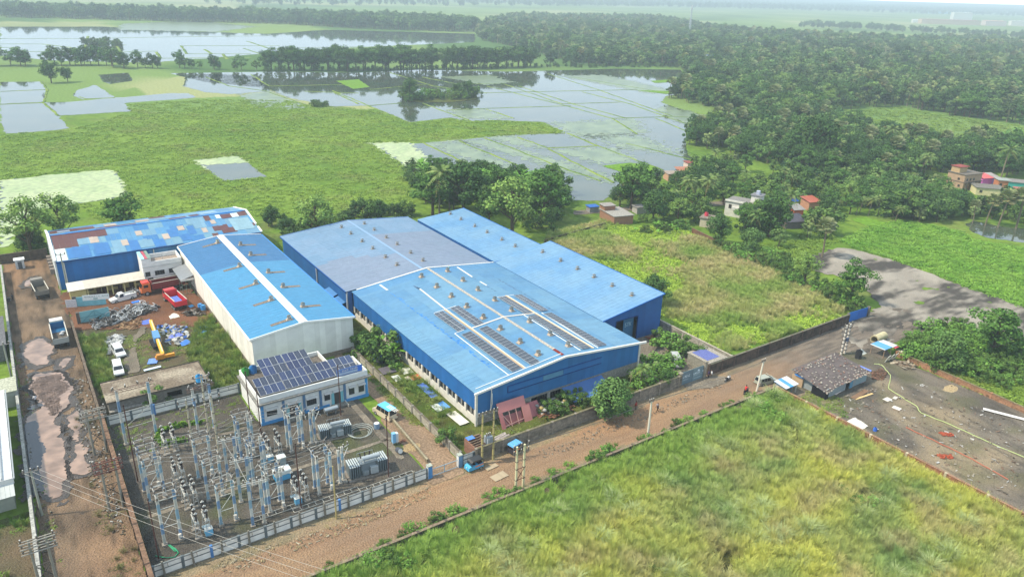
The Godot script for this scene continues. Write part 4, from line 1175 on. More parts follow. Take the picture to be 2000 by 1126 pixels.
func flat_block() -> void:
	var t := thing("outbuilding","low grey concrete outbuilding with a stained flat roof behind the substation","building",C(-47.4,31.3))
	var w := 14.6; var d := 7.0; var h := 3.0
	bpart(t,"wall",S(138,134,126),[[0,8.4,0,h - 0.2,-0.2,0],[8.4,10.6,0,1.3,-0.2,0],[8.4,10.6,2.3,h - 0.2,-0.2,0],[10.6,w,0,h - 0.2,-0.2,0],[0,0.2,0,h - 0.2,-d,-0.2],[w - 0.2,w,0,h - 0.2,-d,-0.2],[0.2,w - 0.2,0,h - 0.2,-d,-d + 0.2]],M.stone)
	var b := MB.new()
	var n := 28; var m := 14
	for i in n:
		for j in m:
			var x0 := -0.25 + (w + 0.5) * i / n; var x1 := -0.25 + (w + 0.5) * (i + 1) / n
			var z0 := 0.25 - (d + 0.5) * j / m; var z1 := 0.25 - (d + 0.5) * (j + 1) / m
			b.col = S(132,118,102).lerp(S(178,166,146),clampf(0.25 + 1.4 * nA.get_noise_2d(x0 * 7.0,z0 * 9.0) + 0.5 * nB.get_noise_2d(x0 * 3,z0 * 3),0,1))
			b.quad(Vector3(x0,h,z1),Vector3(x1,h,z1),Vector3(x1,h,z0),Vector3(x0,h,z0),Vector3.UP)
	b.col = S(124,116,104)
	b.b3(-0.25,w + 0.25,h - 0.2,h - 0.005,-d - 0.25,0.25)
	obj("roof",b,M.stone,t)
	barpart(t,"roof_edge",S(84,78,70),[[Vector3(-0.25,h + 0.06,-d - 0.25),Vector3(w + 0.25,h + 0.06,-d - 0.25)],[Vector3(w + 0.25,h + 0.06,-d - 0.25),Vector3(w + 0.25,h + 0.06,0.25)],[Vector3(-0.25,h + 0.06,0.25),Vector3(w + 0.25,h + 0.06,0.25)]],0.12,0.12,M.stone)
	window_set(t,"window",[[11.8,2.0,0.01],[13.4,2.0,0.01]],0.8,0.6,S(40,42,44),S(190,190,186),1)
	bpart(t,"ledge",S(160,156,148),[[-0.1,6.0,1.5,1.62,0.01,0.7]],M.stone)
	water_tank("bright blue water tank on the corner of the grey outbuilding roof",C(-34.0,31.2,3.0),0.55,1.2,S(60,160,220))
	var p := MB.new(); p.col = S(200,196,188)
	for s in [[Vector3(0.9,0.2,0.3),Vector3(0.9,4.0,0.3)],[Vector3(0.9,4.0,0.3),Vector3(0.2,4.3,0.1)],[Vector3(0.9,3.9,0.3),Vector3(1.6,4.3,0.5)],[Vector3(0.9,3.3,0.3),Vector3(0.3,3.2,0.0)]]: p.cyl(s[0],s[1],0.05,0.05,6)
	one("pipe_stand","pale pipe stand beside the bright blue roof tank","pipe",p,M.clean,C(-34.0,31.2,0.0))
func left_edge() -> void:
	var t := thing("shed","white roofed shed cut off by the left edge of the photo","building",C(-73.0,14.6))
	var rf := func(a: float,_s: float) -> Color: return jit(S(206,208,208),0.03)
	var b := MB.new()
	slope(b,Vector3(12.7,4.6,0.2),Vector3(12.7,4.6,-26.0),Vector3(0,6.2,-26.0),Vector3(0,6.2,0.2),rf,1.0,3,0.03)
	obj("roof",b,M.sheet,t)
	b = MB.new()
	var r2 := func(a: float,_s: float) -> Color: return jit(S(186,190,186),0.03)
	slope(b,Vector3(0,3.4,2.4),Vector3(12.7,3.4,2.4),Vector3(12.7,4.1,0.1),Vector3(0,4.1,0.1),r2,0.5,1,0.03)
	obj("canopy",b,M.sheet,t)
	bpart(t,"wall",S(176,178,166),[[0,12.3,0,3.9,-0.3,0],[12.0,12.3,0,4.5,-26,-0.3]],M.wall)
	bpart(t,"fascia",S(198,198,194),[[0,12.8,3.9,4.7,0.2,0.32]],M.clean)
	barpart(t,"gutter",S(150,156,158),[[Vector3(12.85,4.5,0.2),Vector3(12.85,4.5,-26)],[Vector3(11.6,4.85,0.2),Vector3(11.6,4.85,-26)]],0.16,0.16,M.clean)
	var s := thing("guard_hut","small cream roofed hut by the left wall of the mud road","hut",C(-62.4,43.4))
	bpart(s,"roof",S(196,198,176),[[-0.2,3.6,2.7,2.86,-5.2,0.2]],M.stone)
	bpart(s,"wall",S(170,172,168),[[0,3.4,0,2.7,-0.2,0],[3.2,3.4,0,2.7,-5,-0.2],[0,0.2,0,2.7,-5,-0.2],[0.2,3.2,0,2.7,-5,-4.8]],M.wall)
	bpart(s,"wall_panel",S(120,130,160),[[3.41,3.46,0.4,2.2,-3.6,-1.2]],M.clean)
	var q := thing("shed","grey flat roofed shed against the left wall far along the mud road","building",C(-66.0,62.0))
	bpart(q,"wall",S(130,130,126),[[0,6.2,0,3.0,-14,0]],M.stone)
	bpart(q,"roof",S(120,120,122),[[-0.2,6.5,3.0,3.18,-14.2,0.2]],M.stone)
	var l := thing("guard_hut","white plank sentry box at the far end of the mud road","hut",P(40,524),HD)
	bpart(l,"wall",S(200,204,206),[[-0.9,0.9,0,2.3,-0.8,0.8]],M.wall)
	bpart(l,"roof",S(216,218,218),[[-1.1,1.1,2.3,2.42,-1.0,1.0]],M.clean)
	bpart(l,"door",S(80,84,88),[[-0.4,0.4,0,1.9,0.8,0.84]],M.clean)
func simple_house(called: String,label: String,at: Vector3,turn: float,w: float,d: float,h: float,wallc: Color,roofc: Color,wins: Array,flat := true,win_h := 1.0) -> Node3D:
	var t := thing(called,label,"house",at,turn)
	bpart(t,"wall",wallc,[[0,w,0,h,-0.2,0],[0,0.2,0,h,-d,-0.2],[w - 0.2,w,0,h,-d,-0.2],[0.2,w - 0.2,0,h,-d,-d + 0.2]],M.wall)
	if flat:
		bpart(t,"roof",roofc,[[-0.3,w + 0.3,h,h + 0.18,-d - 0.3,0.3]],M.stone)
	else:
		var cf := func(_a: float,_s: float) -> Color: return jit(roofc,0.08)
		var b := MB.new()
		slope(b,Vector3(-0.4,h,0.5),Vector3(w + 0.4,h,0.5),Vector3(w + 0.4,h + 0.9,-d - 0.3),Vector3(-0.4,h + 0.9,-d - 0.3),cf,0.9,2,0.03)
		obj("roof",b,M.sheet,t)
	var f := []
	for q in wins:
		if q[0] is String: f.append([0.0,q[2],-q[1],-PI / 2])
		else: f.append([q[0],q[1],0.0,0.0])
	if f.size(): window_set(t,"window",f,0.95,win_h,S(44,46,48),S(120,112,100),1)
	return t
func village() -> void:
	var p := P(1199,440)
	var t := simple_house("brick_house","bare brick house with a pale flat roof at the far edge of the tall grass",p,0.39,6.4,9.0,2.6,S(164,124,100),S(176,172,164),[])
	bpart(t,"annexe",S(158,118,96),[[-0.0,3.6,2.8,4.1,-9.4,-6.2]],M.wall)
	bpart(t,"annexe_roof",S(170,164,158),[[-0.3,3.9,4.1,4.22,-9.8,-6.0]],M.stone)
	for r in 5:   # the courses of bare brick stand out as ledges
		bpart(t,"brick_course",S(150,108,86),[[-0.02,6.42,0.4 + r * 0.45,0.46 + r * 0.45,-9.0,0.02]],M.stone)
	simple_house("shed","small blue tarpaulin covered shed left of the bare brick house",P(1152,416),0.39,3.0,2.6,1.8,S(150,150,150),S(66,118,200),[])
	simple_house("shed","low grey roofed shed between the brick house and the lane",P(1244,418),0.39,5.0,3.0,2.0,S(176,170,164),S(160,156,150),[])
	p = P(1446,432)
	t = simple_house("white_house","white two storey house with a roof tower half hidden by trees",p,-0.62,8.8,7.0,4.6,S(214,212,204),S(150,146,142),[[-0.0 + 1.6,3.2],[5.4,3.2]],true,1.3)
	t.position = P(1414,420)
	bpart(t,"parapet",S(222,220,212),[[-0.1,8.9,4.78,5.3,0.1,0.28],[8.75,8.95,4.78,5.3,-7.0,0.1]],M.wall)
	bpart(t,"roof_tower",S(216,214,208),[[6.6,9.6,4.6,7.0,-6.8,-3.4]],M.wall)
	bpart(t,"tower_roof",S(140,140,144),[[6.3,9.9,7.0,7.15,-7.1,-3.1]],M.stone)
	bpart(t,"tower_tank",S(170,176,196),[[7.6,8.6,7.15,8.3,-5.6,-4.6]],M.clean)
	bpart(t,"balcony",S(206,204,198),[[2.6,4.6,2.4,3.3,0.0,0.9]],M.wall)
	simple_house("cottage","cream cottage with a red water drum on its roof in front of the white house",P(1366,442),-0.5,5.2,4.2,2.7,S(196,186,164),S(150,138,126),[])
	var d := MB.new(); d.col = S(206,62,84)
	d.lathe(Vector3.ZERO,[[0.6,0],[0.6,0.9],[0.4,1.1],[0.1,1.15]],12)
	one("water_drum","red plastic drum on the cream cottage roof","drum",d,M.paint,P(1380,421,2.9))
	simple_house("shack","dark tin roofed shack under the coconut palms right of the white house",P(1535,447),0.25,7.0,5.0,2.2,S(120,110,104),S(70,66,74),[],false)
	simple_house("shack","pale tin roofed shack right of the white house",P(1508,438),0.3,3.4,4.0,2.2,S(150,140,130),S(190,186,180),[],false)
	simple_house("hut","small orange walled hut behind the dark tin shack",P(1550,424),0.3,3.4,3.4,2.4,S(186,96,62),S(140,136,132),[],false)
	simple_house("brick_house","small red roofed brick house right of the village palms",P(1579,411),0.4,4.4,4.0,2.8,S(190,140,116),S(166,92,72),[],false)
	bl_tarp(P(1553,392),"bright blue tarpaulin heap beside the village lane",S(44,120,220))
	simple_house("brick_house","unfinished red brick house at the water's edge",P(1305,354),0.2,6.0,5.0,2.6,S(190,150,120),S(176,160,146),[[4.4,1.4]])
	simple_house("shed","shed with a rust red roof beside the waterside brick house",P(1327,348),0.2,6.0,4.6,2.4,S(92,100,120),S(168,110,80),[],false)
	simple_house("house","pale pink flat roofed house behind the waterside sheds",P(1343,333),0.2,5.2,4.4,2.8,S(212,190,176),S(160,90,80),[])
	p = P(1879,372)
	t = simple_house("brick_house","two storey bare brick house with a roof room at the right edge",p,0.44,9.5,6.8,5.7,S(176,148,122),S(130,122,112),[[1.6,3.9],[3.4,3.9],[5.2,3.9],[2.0,1.3],[4.4,1.3]])
	bpart(t,"floor_band",S(120,108,96),[[-0.15,9.9,2.85,3.05,-6.9,0.6]],M.stone)
	bpart(t,"roof_room",S(186,160,120),[[0.6,4.6,5.88,7.9,-6.4,-3.0]],M.wall)
	bpart(t,"roof_room_roof",S(158,84,76),[[0.3,5.6,7.9,8.05,-6.8,-2.6]],M.stone)
	for x in [1.0,3.6,6.2,8.8]: bpart(t,"column",S(150,140,126),[[x,x + 0.25,0,2.85,0.25,0.5]],M.stone)
	window_set(t,"window",[[0.0,3.9,-2.2,-PI / 2],[0.0,1.6,-4.6,-PI / 2],[0.0,1.5,-1.6,-PI / 2]],0.9,0.9,S(44,46,48),S(120,112,100),1)
	simple_house("house","magenta painted house with a red roof beside the two storey brick house",P(1918,362),0.3,4.6,4.4,2.8,S(206,110,190),S(196,92,92),[],false)
	simple_house("house","lilac painted house right of the magenta one",P(1935,359),0.3,3.4,4.0,2.5,S(178,140,206),S(150,144,138),[],false)
	simple_house("house","pale yellow house with a flat grey roof in front of the magenta house",P(1905,380),-0.25,9.0,7.0,2.6,S(216,206,160),S(132,128,120),[[1.6,1.4]])
	simple_house("house","orange and green painted house beside the pale yellow one",P(1948,368),-0.2,4.0,4.4,3.1,S(196,130,92),S(170,178,170),[[0.9,1.6]])
	simple_house("house","turquoise fronted house with a grey roof at the far right edge",P(1968,370),-0.35,8.0,6.0,2.9,S(70,172,160),S(150,144,140),[])
	simple_house("hut","rust coloured shed below the turquoise house",P(1982,382),-0.3,5.0,3.0,1.8,S(150,84,70),S(160,100,84),[],false)
	for q in [[1800,46,170.0,30.0,13.0,S(196,176,150),S(158,110,92),"long brick red factory shed on the far plain"],[1862,38,70.0,30.0,26.0,S(216,216,212),S(214,214,210),"white block standing above the far factory"],[1925,50,60.0,30.0,14.0,S(210,196,186),S(206,150,130),"salmon roofed shed at the right end of the far factory"],[1975,50,60.0,20.0,14.0,S(216,214,210),S(206,204,200),"white shed at the far right of the plain"],[1815,26,120.0,30.0,9.0,S(150,190,210),S(140,180,204),"pale blue shed behind the far factory"],[1783,44,16.0,12.0,9.0,S(226,226,224),S(220,220,218),"small white house at the left end of the far factory"]]:
		simple_house("factory",q[7],P(q[0],q[1]),-0.1,q[2],q[3],q[4],q[5],q[6],[],false)
	for q in [[1230,51,"red"],[1218,48,"white"],[1385,113,"blue"],[1700,112,"white"],[1617,106,"white"]]:
		simple_house("house","small %s roofed house showing above the forest at %s" % [q[2],{1230: "its left end",1218: "its far left end",1385: "the middle of its edge",1700: "its right side",1617: "its centre"}[q[0]]],P(q[0],q[1],9.0) - Vector3(0,9,0),0.2,8.0,7.0,11.0,S(206,204,198),{"red": S(190,100,80),"white": S(206,204,200),"blue": S(110,160,220)}[q[2]],[])
func bl_tarp(at: Vector3,label: String,col: Color,r := 1.0) -> void:
	var b := MB.new()
	var n := 7
	for i in n:
		for j in n:
			var f := func(a: int,c: int) -> Vector3:
				var x := (float(a) / n - 0.5) * 2.6 * r
				var z := (float(c) / n - 0.5) * 2.2 * r
				var e := maxf(absf(x) / 1.3,absf(z) / 1.1) / r
				return Vector3(x,maxf(0.0,(1.1 - e) * 1.1 * r + 0.25 * r * nC.get_noise_2d(x * 3.0 + at.x,z * 3.0 + at.z)),z)
			b.col = jit(col,0.08)
			b.quad(f.call(i,j),f.call(i + 1,j),f.call(i + 1,j + 1),f.call(i,j + 1),Vector3.UP)
	one("tarpaulin",label,"tarpaulin",b,M.paint,at)
func shacks() -> void:
	var t := thing("shack","roadside shack under black sheeting weighted with many pale stones","shack",C(55.0,-24.4))
	var w := 12.6; var d := 6.6
	bpart(t,"wall",S(150,158,160),[[0.6,6.2,0,1.9,-0.15,0],[7.4,w,0,1.9,-0.15,0],[w - 0.15,w,0,2.0,-d,-0.15],[0.6,0.75,0,1.9,-d,-2.6],[0.75,w - 0.15,0,2.4,-d,-d + 0.15]],M.wall)
	bpart(t,"wall_panel",S(132,150,154),[[9.2,w - 0.1,0.2,1.7,0.002,0.03]],M.clean)
	bpart(t,"door",S(92,136,158),[[7.3,8.2,0,1.95,0.02,0.09]],M.clean)
	var b := MB.new()
	var n := 26; var m := 13
	var f := func(i: int,j: int) -> Vector3:
		var x := -0.2 + (w + 0.7) * i / n
		var s := float(j) / m
		var sag := 0.0
		if i < 5: sag = -0.5 * (1.0 - float(i) / 5.0) * (1.0 - s)
		return Vector3(x,2.05 + 0.75 * s + sag + 0.06 * nC.get_noise_2d(x * 2.0,s * 16.0),0.5 - (d + 0.9) * s)
	for i in n:
		for j in m:
			b.col = jit(S(92,84,82),0.2)
			b.quad(f.call(i,j),f.call(i + 1,j),f.call(i + 1,j + 1),f.call(i,j + 1),Vector3.UP)
	obj("roof_sheet",b,M.clean,t)
	var st := MB.new(); st.col = S(196,188,176)
	st.sph(Vector3.ZERO,Vector3(0.16,0.09,0.11),5,4)
	var sm := st.mesh(M.matte)
	var st2 := MB.new(); st2.col = S(170,136,122)
	st2.box(Vector3.ZERO,Vector3(0.26,0.12,0.14))
	var sm2 := st2.mesh(M.matte)
	for k in 230:
		var i := rng.randf() * n; var j := rng.randf() * m
		if rng.randf() < 0.35: j = m - 0.3 - rng.randf() * 0.8 if rng.randf() < 0.5 else rng.randf() * 1.5
		var o := inst("stone" if k % 4 else "brick",sm if k % 4 else sm2,t)
		o.position = (f.call(int(i),int(j)) as Vector3) + Vector3(rng.randf_range(-0.2,0.2),0.09,rng.randf_range(-0.2,0.2))
		o.rotation.y = rng.randf() * TAU
		o.scale = Vector3.ONE * rng.randf_range(0.7,1.5)
	bpart(t,"blue_ridge_sheet",S(110,132,200),[[w + 0.1,w + 0.5,2.2,2.3,-d,0.4]],M.clean)
	bpart(t,"tarp_skirt",S(30,30,34),[[0.1,0.2,0.1,1.7,-2.6,0.2],[0.1,0.9,0.0,1.6,0.1,0.2]],M.clean)
	var k := thing("kiosk","small kiosk with a white corrugated roof at the corner of the brick wall","kiosk",C(49.9,-20.1))
	var kf := func(a: float,_s: float) -> Color: return jit(S(214,216,214) if not (a > 0.35 and a < 0.62) else S(74,146,206),0.03)
	b = MB.new()
	slope(b,Vector3(-0.3,1.9,0.4),Vector3(3.2,1.9,0.4),Vector3(3.2,2.2,-2.2),Vector3(-0.3,2.2,-2.2),kf,0.5,2,0.04)
	obj("roof",b,M.sheet,k)
	bpart(k,"wall",S(160,164,166),[[0,2.9,0,1.8,-2.0,-1.9],[0,0.1,0,1.8,-1.9,0],[2.0,2.1,0,1.8,-1.9,0]],M.wall)
	bpart(k,"post",S(190,186,176),[[2.85,2.95,0,1.9,0.1,0.2]],M.clean)
	k = thing("booth","wooden booth with a blue and green patched roof beside the stone weighted shack","booth",C(55.2,-19.8))
	bpart(k,"wall",S(186,160,128),[[0,1.9,0,2.0,-0.1,0],[0,0.1,0,2.0,-2.2,-0.1],[1.8,1.9,0,2.0,-2.2,-0.1]],M.wall)
	for i in 4: bpart(k,"plank",S(122,92,76),[[2.0 + i * 0.28,2.22 + i * 0.28,0,1.9,-0.08,0.02]],M.clean)
	bpart(k,"roof_sheet",S(70,140,214),[[-0.3,1.5,2.1,2.16,-1.6,0.3]],M.clean)
	bpart(k,"roof_sheet",S(206,206,200),[[1.5,3.2,2.0,2.06,-1.6,0.3]],M.clean)
	bpart(k,"roof_sheet",S(132,210,132),[[0.6,3.0,2.2,2.26,-3.0,-1.6]],M.clean)
	k = thing("market_stall","open market stall with a blue, grey and red sheet roof near the concrete pipe","stall",C(78.6,-21.0))
	for q in [[0.0,2.4,S(92,150,200)],[-0.2,0.0,S(206,208,210)],[2.4,3.4,S(206,208,206)],[3.4,4.4,S(176,176,176)]]:
		bpart(k,"roof_sheet",q[2],[[q[0],q[1],2.1 - q[0] * 0.05,2.16 - q[0] * 0.05,-2.8,0.2]],M.clean)
	bpart(k,"roof_sheet",S(206,70,92),[[3.0,4.6,1.8,1.86,-1.2,0.5]],M.clean)
	for q in [[0.1,0.0],[2.3,0.1],[4.4,0.2],[0.1,-2.6],[4.3,-2.6]]: bpart(k,"post",S(150,126,104),[[q[0],q[0] + 0.09,0,2.0,q[1] - 0.05,q[1] + 0.04]],M.clean)
	for i in 3:
		var o := bpart(k,"side_panel",S(212,210,196),[[-0.02,0.04,0,1.5,-0.55,0.55]],M.clean)
		o.position = Vector3(-0.3 + i * 1.15,0,0.9 + i * 0.1)
		o.rotation = Vector3(0,PI / 2 + 0.1,0.35)
	k = thing("stall_table","stall table with cream top and blue skirt before the market stall","table",C(82.2,-22.4))
	bpart(k,"table_top",S(206,200,184),[[0,1.9,1.0,1.06,-1.0,0]],M.clean)
	bpart(k,"skirt",S(60,132,190),[[0.02,1.88,0.6,1.0,-0.04,0.0]],M.clean)
	bpart(k,"shelf",S(190,104,72),[[0.1,1.7,0.3,0.4,-0.9,-0.05]],M.clean)
	for q in [[0.0,0.0],[1.85,0.0],[0.0,-0.95],[1.85,-0.95]]: bpart(k,"leg",S(196,150,120),[[q[0],q[0] + 0.06,0,1.0,q[1] - 0.06,q[1]]],M.clean)
# ---------- walls,fences and gates ----------
func wall_line(called: String,label: String,u0: float,v0: float,u1: float,v1: float,h: float,th: float,base: Color,stain: Color,cap: Color,pil := 3.0,pilc = null) -> Node3D:
	var t := thing(called,label,"wall",C(u0,v0),HD + atan2(v1 - v0,u1 - u0))
	var ln := Vector2(u1 - u0,v1 - v0).length()
	var b := MB.new()
	var n := int(ln / 0.7)
	var m := maxi(2,int(h / 0.4))
	for i in n:
		for j in m:
			var x0 := ln * i / n; var x1 := ln * (i + 1) / n
			var y0 := h * j / m; var y1 := h * (j + 1) / m
			var sn := clampf(0.35 + 0.8 * nB.get_noise_2d(x0 * 2.2 + u0,y0 * 5.0 + v0) + 0.6 * nC.get_noise_2d(x0 * 2.0,y0 * 1.2 + v1),0,1)
			b.col = jit(base.lerp(stain,sn),0.05)
			b.quad(Vector3(x0,y1,th / 2),Vector3(x1,y1,th / 2),Vector3(x1,y0,th / 2),Vector3(x0,y0,th / 2))
			b.quad(Vector3(x1,y1,-th / 2),Vector3(x0,y1,-th / 2),Vector3(x0,y0,-th / 2),Vector3(x1,y0,-th / 2))
		b.quad(Vector3(ln * i / n,h,-th / 2),Vector3(ln * (i + 1) / n,h,-th / 2),Vector3(ln * (i + 1) / n,h,th / 2),Vector3(ln * i / n,h,th / 2))
	b.quad(Vector3(0,h,-th / 2),Vector3(0,h,th / 2),Vector3(0,0,th / 2),Vector3(0,0,-th / 2))
	b.quad(Vector3(ln,h,th / 2),Vector3(ln,h,-th / 2),Vector3(ln,0,-th / 2),Vector3(ln,0,th / 2))
	obj("masonry",b,M.stone,t)
	b = MB.new()
	for i in n:
		b.col = jit(cap,0.1)
		b.b3(ln * i / n,ln * (i + 1) / n,h + 0.002,h + 0.07,-th / 2 - 0.05,th / 2 + 0.05)
	obj("coping",b,M.stone,t)
	if pil > 0.0:
		var q := MB.new()
		q.col = base if pilc == null else pilc
		q.b3(-0.17,0.17,0,h + 0.08,-th / 2 - 0.09,th / 2 + 0.09)
		var me := q.mesh(M.stone)
		var k := int(ln / pil)
		for i in k + 1: inst("pillar",me,t).position = Vector3(minf(i * pil + 0.2,ln - 0.2),0,0)
	return t
func panel_wall(label: String,u0: float,v0: float,u1: float,v1: float,h: float,bay: float,buttress: bool) -> void:
	var t := thing("panel_wall",label,"wall",C(u0,v0),HD + atan2(v1 - v0,u1 - u0))
	var ln := Vector2(u1 - u0,v1 - v0).length()
	var n := int(round(ln / bay))
	var w := ln / n
	var post := MB.new(); post.col = S(118,128,132)
	post.b3(-0.16,0.16,0,h + 0.06,-0.14,0.14)
	var pm := post.mesh(M.stone)
	var pb := MB.new(); pb.col = S(86,134,190)
	pb.b3(-0.16,0.16,0,h + 0.06,-0.14,0.14)
	var pbm := pb.mesh(M.wall)
	var pn := MB.new(); pn.col = S(238,238,233)
	pn.b3(0.16,w - 0.16,0.25,h * 0.55,-0.07,0.07)
	var pm1 := pn.mesh(M.wall)
	pn = MB.new(); pn.col = S(232,230,222)
	pn.b3(0.16,w * 0.5 - 0.04,h * 0.55 + 0.14,h - 0.12,-0.07,0.07)
	pn.b3(w * 0.5 + 0.04,w - 0.16,h * 0.55 + 0.14,h - 0.12,-0.07,0.07)
	var pm2 := pn.mesh(M.wall)
	var bt := MB.new(); bt.col = S(140,136,124)
	bt.prism([Vector2(-0.12,0),Vector2(0.12,0),Vector2(0.1,h + 0.5),Vector2(-0.1,h + 0.5)],0.22,0.44)
	var bm := bt.mesh(M.stone)
	for i in n + 1:
		inst("post",pbm if i % 5 == 2 else pm,t).position = Vector3(i * w,0,0)
		if i < n:
			inst("lower_panel",pm1,t).position = Vector3(i * w,0,0)
			inst("upper_panel",pm2,t).position = Vector3(i * w,0,0)
			if buttress and i % 1 == 0:
				var o := inst("outer_post",bm,t)
				o.position = Vector3(i * w + w * 0.35,0,0)
				o.rotation.z = rng.randf_range(-0.05,0.05)
	bpart(t,"footing",S(150,144,132),[[0,ln,0,0.25,-0.12,0.12]],M.stone)
	bpart(t,"rail",S(132,138,138),[[0.16,ln - 0.16,h * 0.55,h * 0.55 + 0.14,-0.09,0.09],[0.16,ln - 0.16,h - 0.12,h,-0.12,0.12]],M.stone)
func walls() -> void:
	panel_wall("white panelled substation wall with grey posts along the road",-48.3,-8.0,-13.0,-8.0,1.8,3.2,true)
	panel_wall("white panelled substation wall in front of the grey outbuilding",-48.0,29.4,-28.4,29.4,1.8,3.3,false)
	wall_line("boundary_wall","tall rust stained wall between the mud road and the substation",-48.7,-16.0,-48.7,30.0,2.2,0.45,S(92,76,66),S(60,54,50),S(140,112,92),4.0)
	wall_line("boundary_wall","broken brown wall between the mud road and the scrap yard",-48.8,30.5,-48.8,71.0,1.7,0.3,S(110,96,82),S(78,70,62),S(124,110,96),4.0)
	wall_line("boundary_wall","long grey white wall along the left side of the mud road",-59.0,-22.0,-59.0,112.0,2.0,0.3,S(158,158,152),S(112,112,108),S(186,186,178),5.0)
	wall_line("boundary_wall","brown wall closing the far end of the mud road",-59.2,118.5,-49.4,118.5,2.4,0.3,S(120,104,90),S(84,76,68),S(128,120,96),3.0)
	wall_line("compound_wall","mossy grey compound wall in front of the solar panel factory",-5.2,-8.1,37.2,-8.1,2.2,0.28,S(158,148,134),S(108,104,92),S(132,126,98),4.6)
	wall_line("compound_wall","dark brown weathered wall along the tall grass beyond the factory gate",44.3,-7.8,88.0,-7.6,2.2,0.28,S(114,96,84),S(66,62,56),S(126,124,104),3.4)
	wall_line("field_wall","low dark wall along the near side of the dirt road",-64.0,-18.4,49.4,-18.3,1.25,0.3,S(104,94,84),S(64,58,52),S(150,132,112),4.0)
	wall_line("brick_wall","red brick wall with cream pillars between the tall grass and the building yard",49.6,-18.6,49.4,-78.0,1.5,0.26,S(176,122,96),S(150,100,78),S(166,128,104),5.8,S(206,192,164))
	wall_line("brick_wall","crumbling orange brick wall along the right side of the building yard",82.3,-21.5,79.4,-62.0,1.1,0.3,S(186,140,108),S(132,104,82),S(140,128,96),6.0)
	wall_line("drive_wall","cream wall with grey posts between the substation drive and the factory",-6.8,-6.8,-6.8,33.0,1.5,0.22,S(196,190,174),S(160,152,134),S(120,112,98),3.0,S(150,146,138))
	wall_line("drive_wall","low stained wall on the substation side of the drive",-11.2,-4.8,-10.6,9.5,0.7,0.2,S(176,164,134),S(130,120,98),S(170,160,134),0.0)
	wall_line("yard_wall","pale yard wall between the factory gate and the tall grass",51.2,-7.4,51.2,26.0,2.0,0.3,S(190,184,170),S(140,134,122),S(188,178,160),4.0)
	var a := UV(P(1352,456)); var e := UV(P(1445,502))
	wall_line("village_wall","old brown brick wall between the tall grass and the village trees",a.x,a.y,e.x,e.y,1.6,0.3,S(140,104,84),S(96,76,62),S(130,108,84),4.0)
	a = UV(P(1064,476)); e = UV(P(1182,442))
	wall_line("village_wall","mossy low wall crossing the tall grass towards the bare brick house",a.x,a.y,e.x,e.y,1.2,0.3,S(96,90,72),S(64,62,48),S(120,120,84),4.0)
	var t := thing("gate","low barred metal gate across the substation drive","gate",C(-12.4,-8.0))
	for i in 2:
		var g := i * 2.25
		barpart(t,"gate_frame",S(134,160,176),[[Vector3(g,0.2,0),Vector3(g + 2.2,0.2,0)],[Vector3(g,1.35,0),Vector3(g + 2.2,1.35,0)],[Vector3(g,0.2,0),Vector3(g,1.35,0)],[Vector3(g + 2.2,0.2,0),Vector3(g + 2.2,1.35,0)]],0.07,0.07,M.clean)
		for j in 7: barpart(t,"bar",S(150,130,104),[[Vector3(g + 0.3 + j * 0.27,0.22,0),Vector3(g + 0.3 + j * 0.27,1.33,0)]],0.025,0.025,M.clean)
	for q in [[-12.6,S(80,140,196),"blue gate post at the left of the substation gate"],[-7.7,S(110,146,180),"stout white and blue gate pillar at the right of the substation gate"]]:
		t = thing("gate_post",q[2],"gate post",C(q[0],-8.0))
		bpart(t,"shaft",q[1],[[-0.32,0.32,0,2.1,-0.32,0.32]],M.wall)
		bpart(t,"painted_side",S(216,218,216),[[-0.34,-0.322,0.2,2.0,-0.3,0.3]],M.wall)
		bpart(t,"cap",S(190,196,180),[[-0.36,0.36,2.1,2.24,-0.36,0.36]],M.stone)
	panel_wall("short white panel wall right of the substation gate pillar",-7.3,-8.0,-5.4,-8.0,1.8,1.9,false)
	t = thing("factory_gate","grey green double sheet gate with white lettering and a small emblem at the factory yard","gate",C(37.4,-7.95))
	for i in 2:
		var g := bpart(t,"gate_leaf",S(104,124,134) if i == 0 else S(116,138,144),[[0.03 + i * 2.7,2.7 + i * 2.7,0.1,2.6,-0.05,0.05]],M.sheet)
		bpart(g,"frame",S(84,104,112),[[0.03 + i * 2.7,2.7 + i * 2.7,2.55,2.63,-0.07,0.07],[2.64 + i * 2.7,2.7 + i * 2.7,0.1,2.55,-0.07,0.07]],M.clean)
	scribble(t,0.25,2.5,1.45,0.42,0.055,S(198,210,214),6)
	scribble(t,0.25,1.7,0.95,0.16,0.055,S(176,190,196),10)
	scribble(t,2.9,5.2,1.45,0.32,0.055,S(214,226,230),8)
	scribble(t,3.0,5.0,1.15,0.14,0.055,S(184,200,206),14)
	scribble(t,2.9,4.9,0.6,0.16,0.055,S(176,196,200),14)
	var em := MB.new(); em.col = S(214,226,232)
	em.tri(Vector3(3.9,2.0,0.058),Vector3(4.15,2.32,0.058),Vector3(4.4,2.0,0.058)); em.b3(3.85,4.45,1.92,2.0,0.052,0.06)
	obj("emblem",em,M.clean,t)
	for q in [[37.0,"rough grey gate post left of the factory gate"],[43.2,"tall pale concrete gate pillar right of the factory gate"]]:
		var o := thing("gate_post",q[1],"gate post",C(q[0],-7.95))
		bpart(o,"shaft",S(176,166,148),[[-0.3 if q[0] > 40 else -0.15,0.3 if q[0] > 40 else 0.15,0,3.2 if q[0] > 40 else 2.6,-0.28,0.28]],M.stone)
		bpart(o,"cap",S(160,152,136),[[-0.36,0.36,3.2 if q[0] > 40 else 2.6,3.32 if q[0] > 40 else 2.72,-0.34,0.34]],M.stone)
	t = thing("gate_house","small flat roofed gate house with a green door frame beside the factory gate","gate house",C(44.7,-7.6))
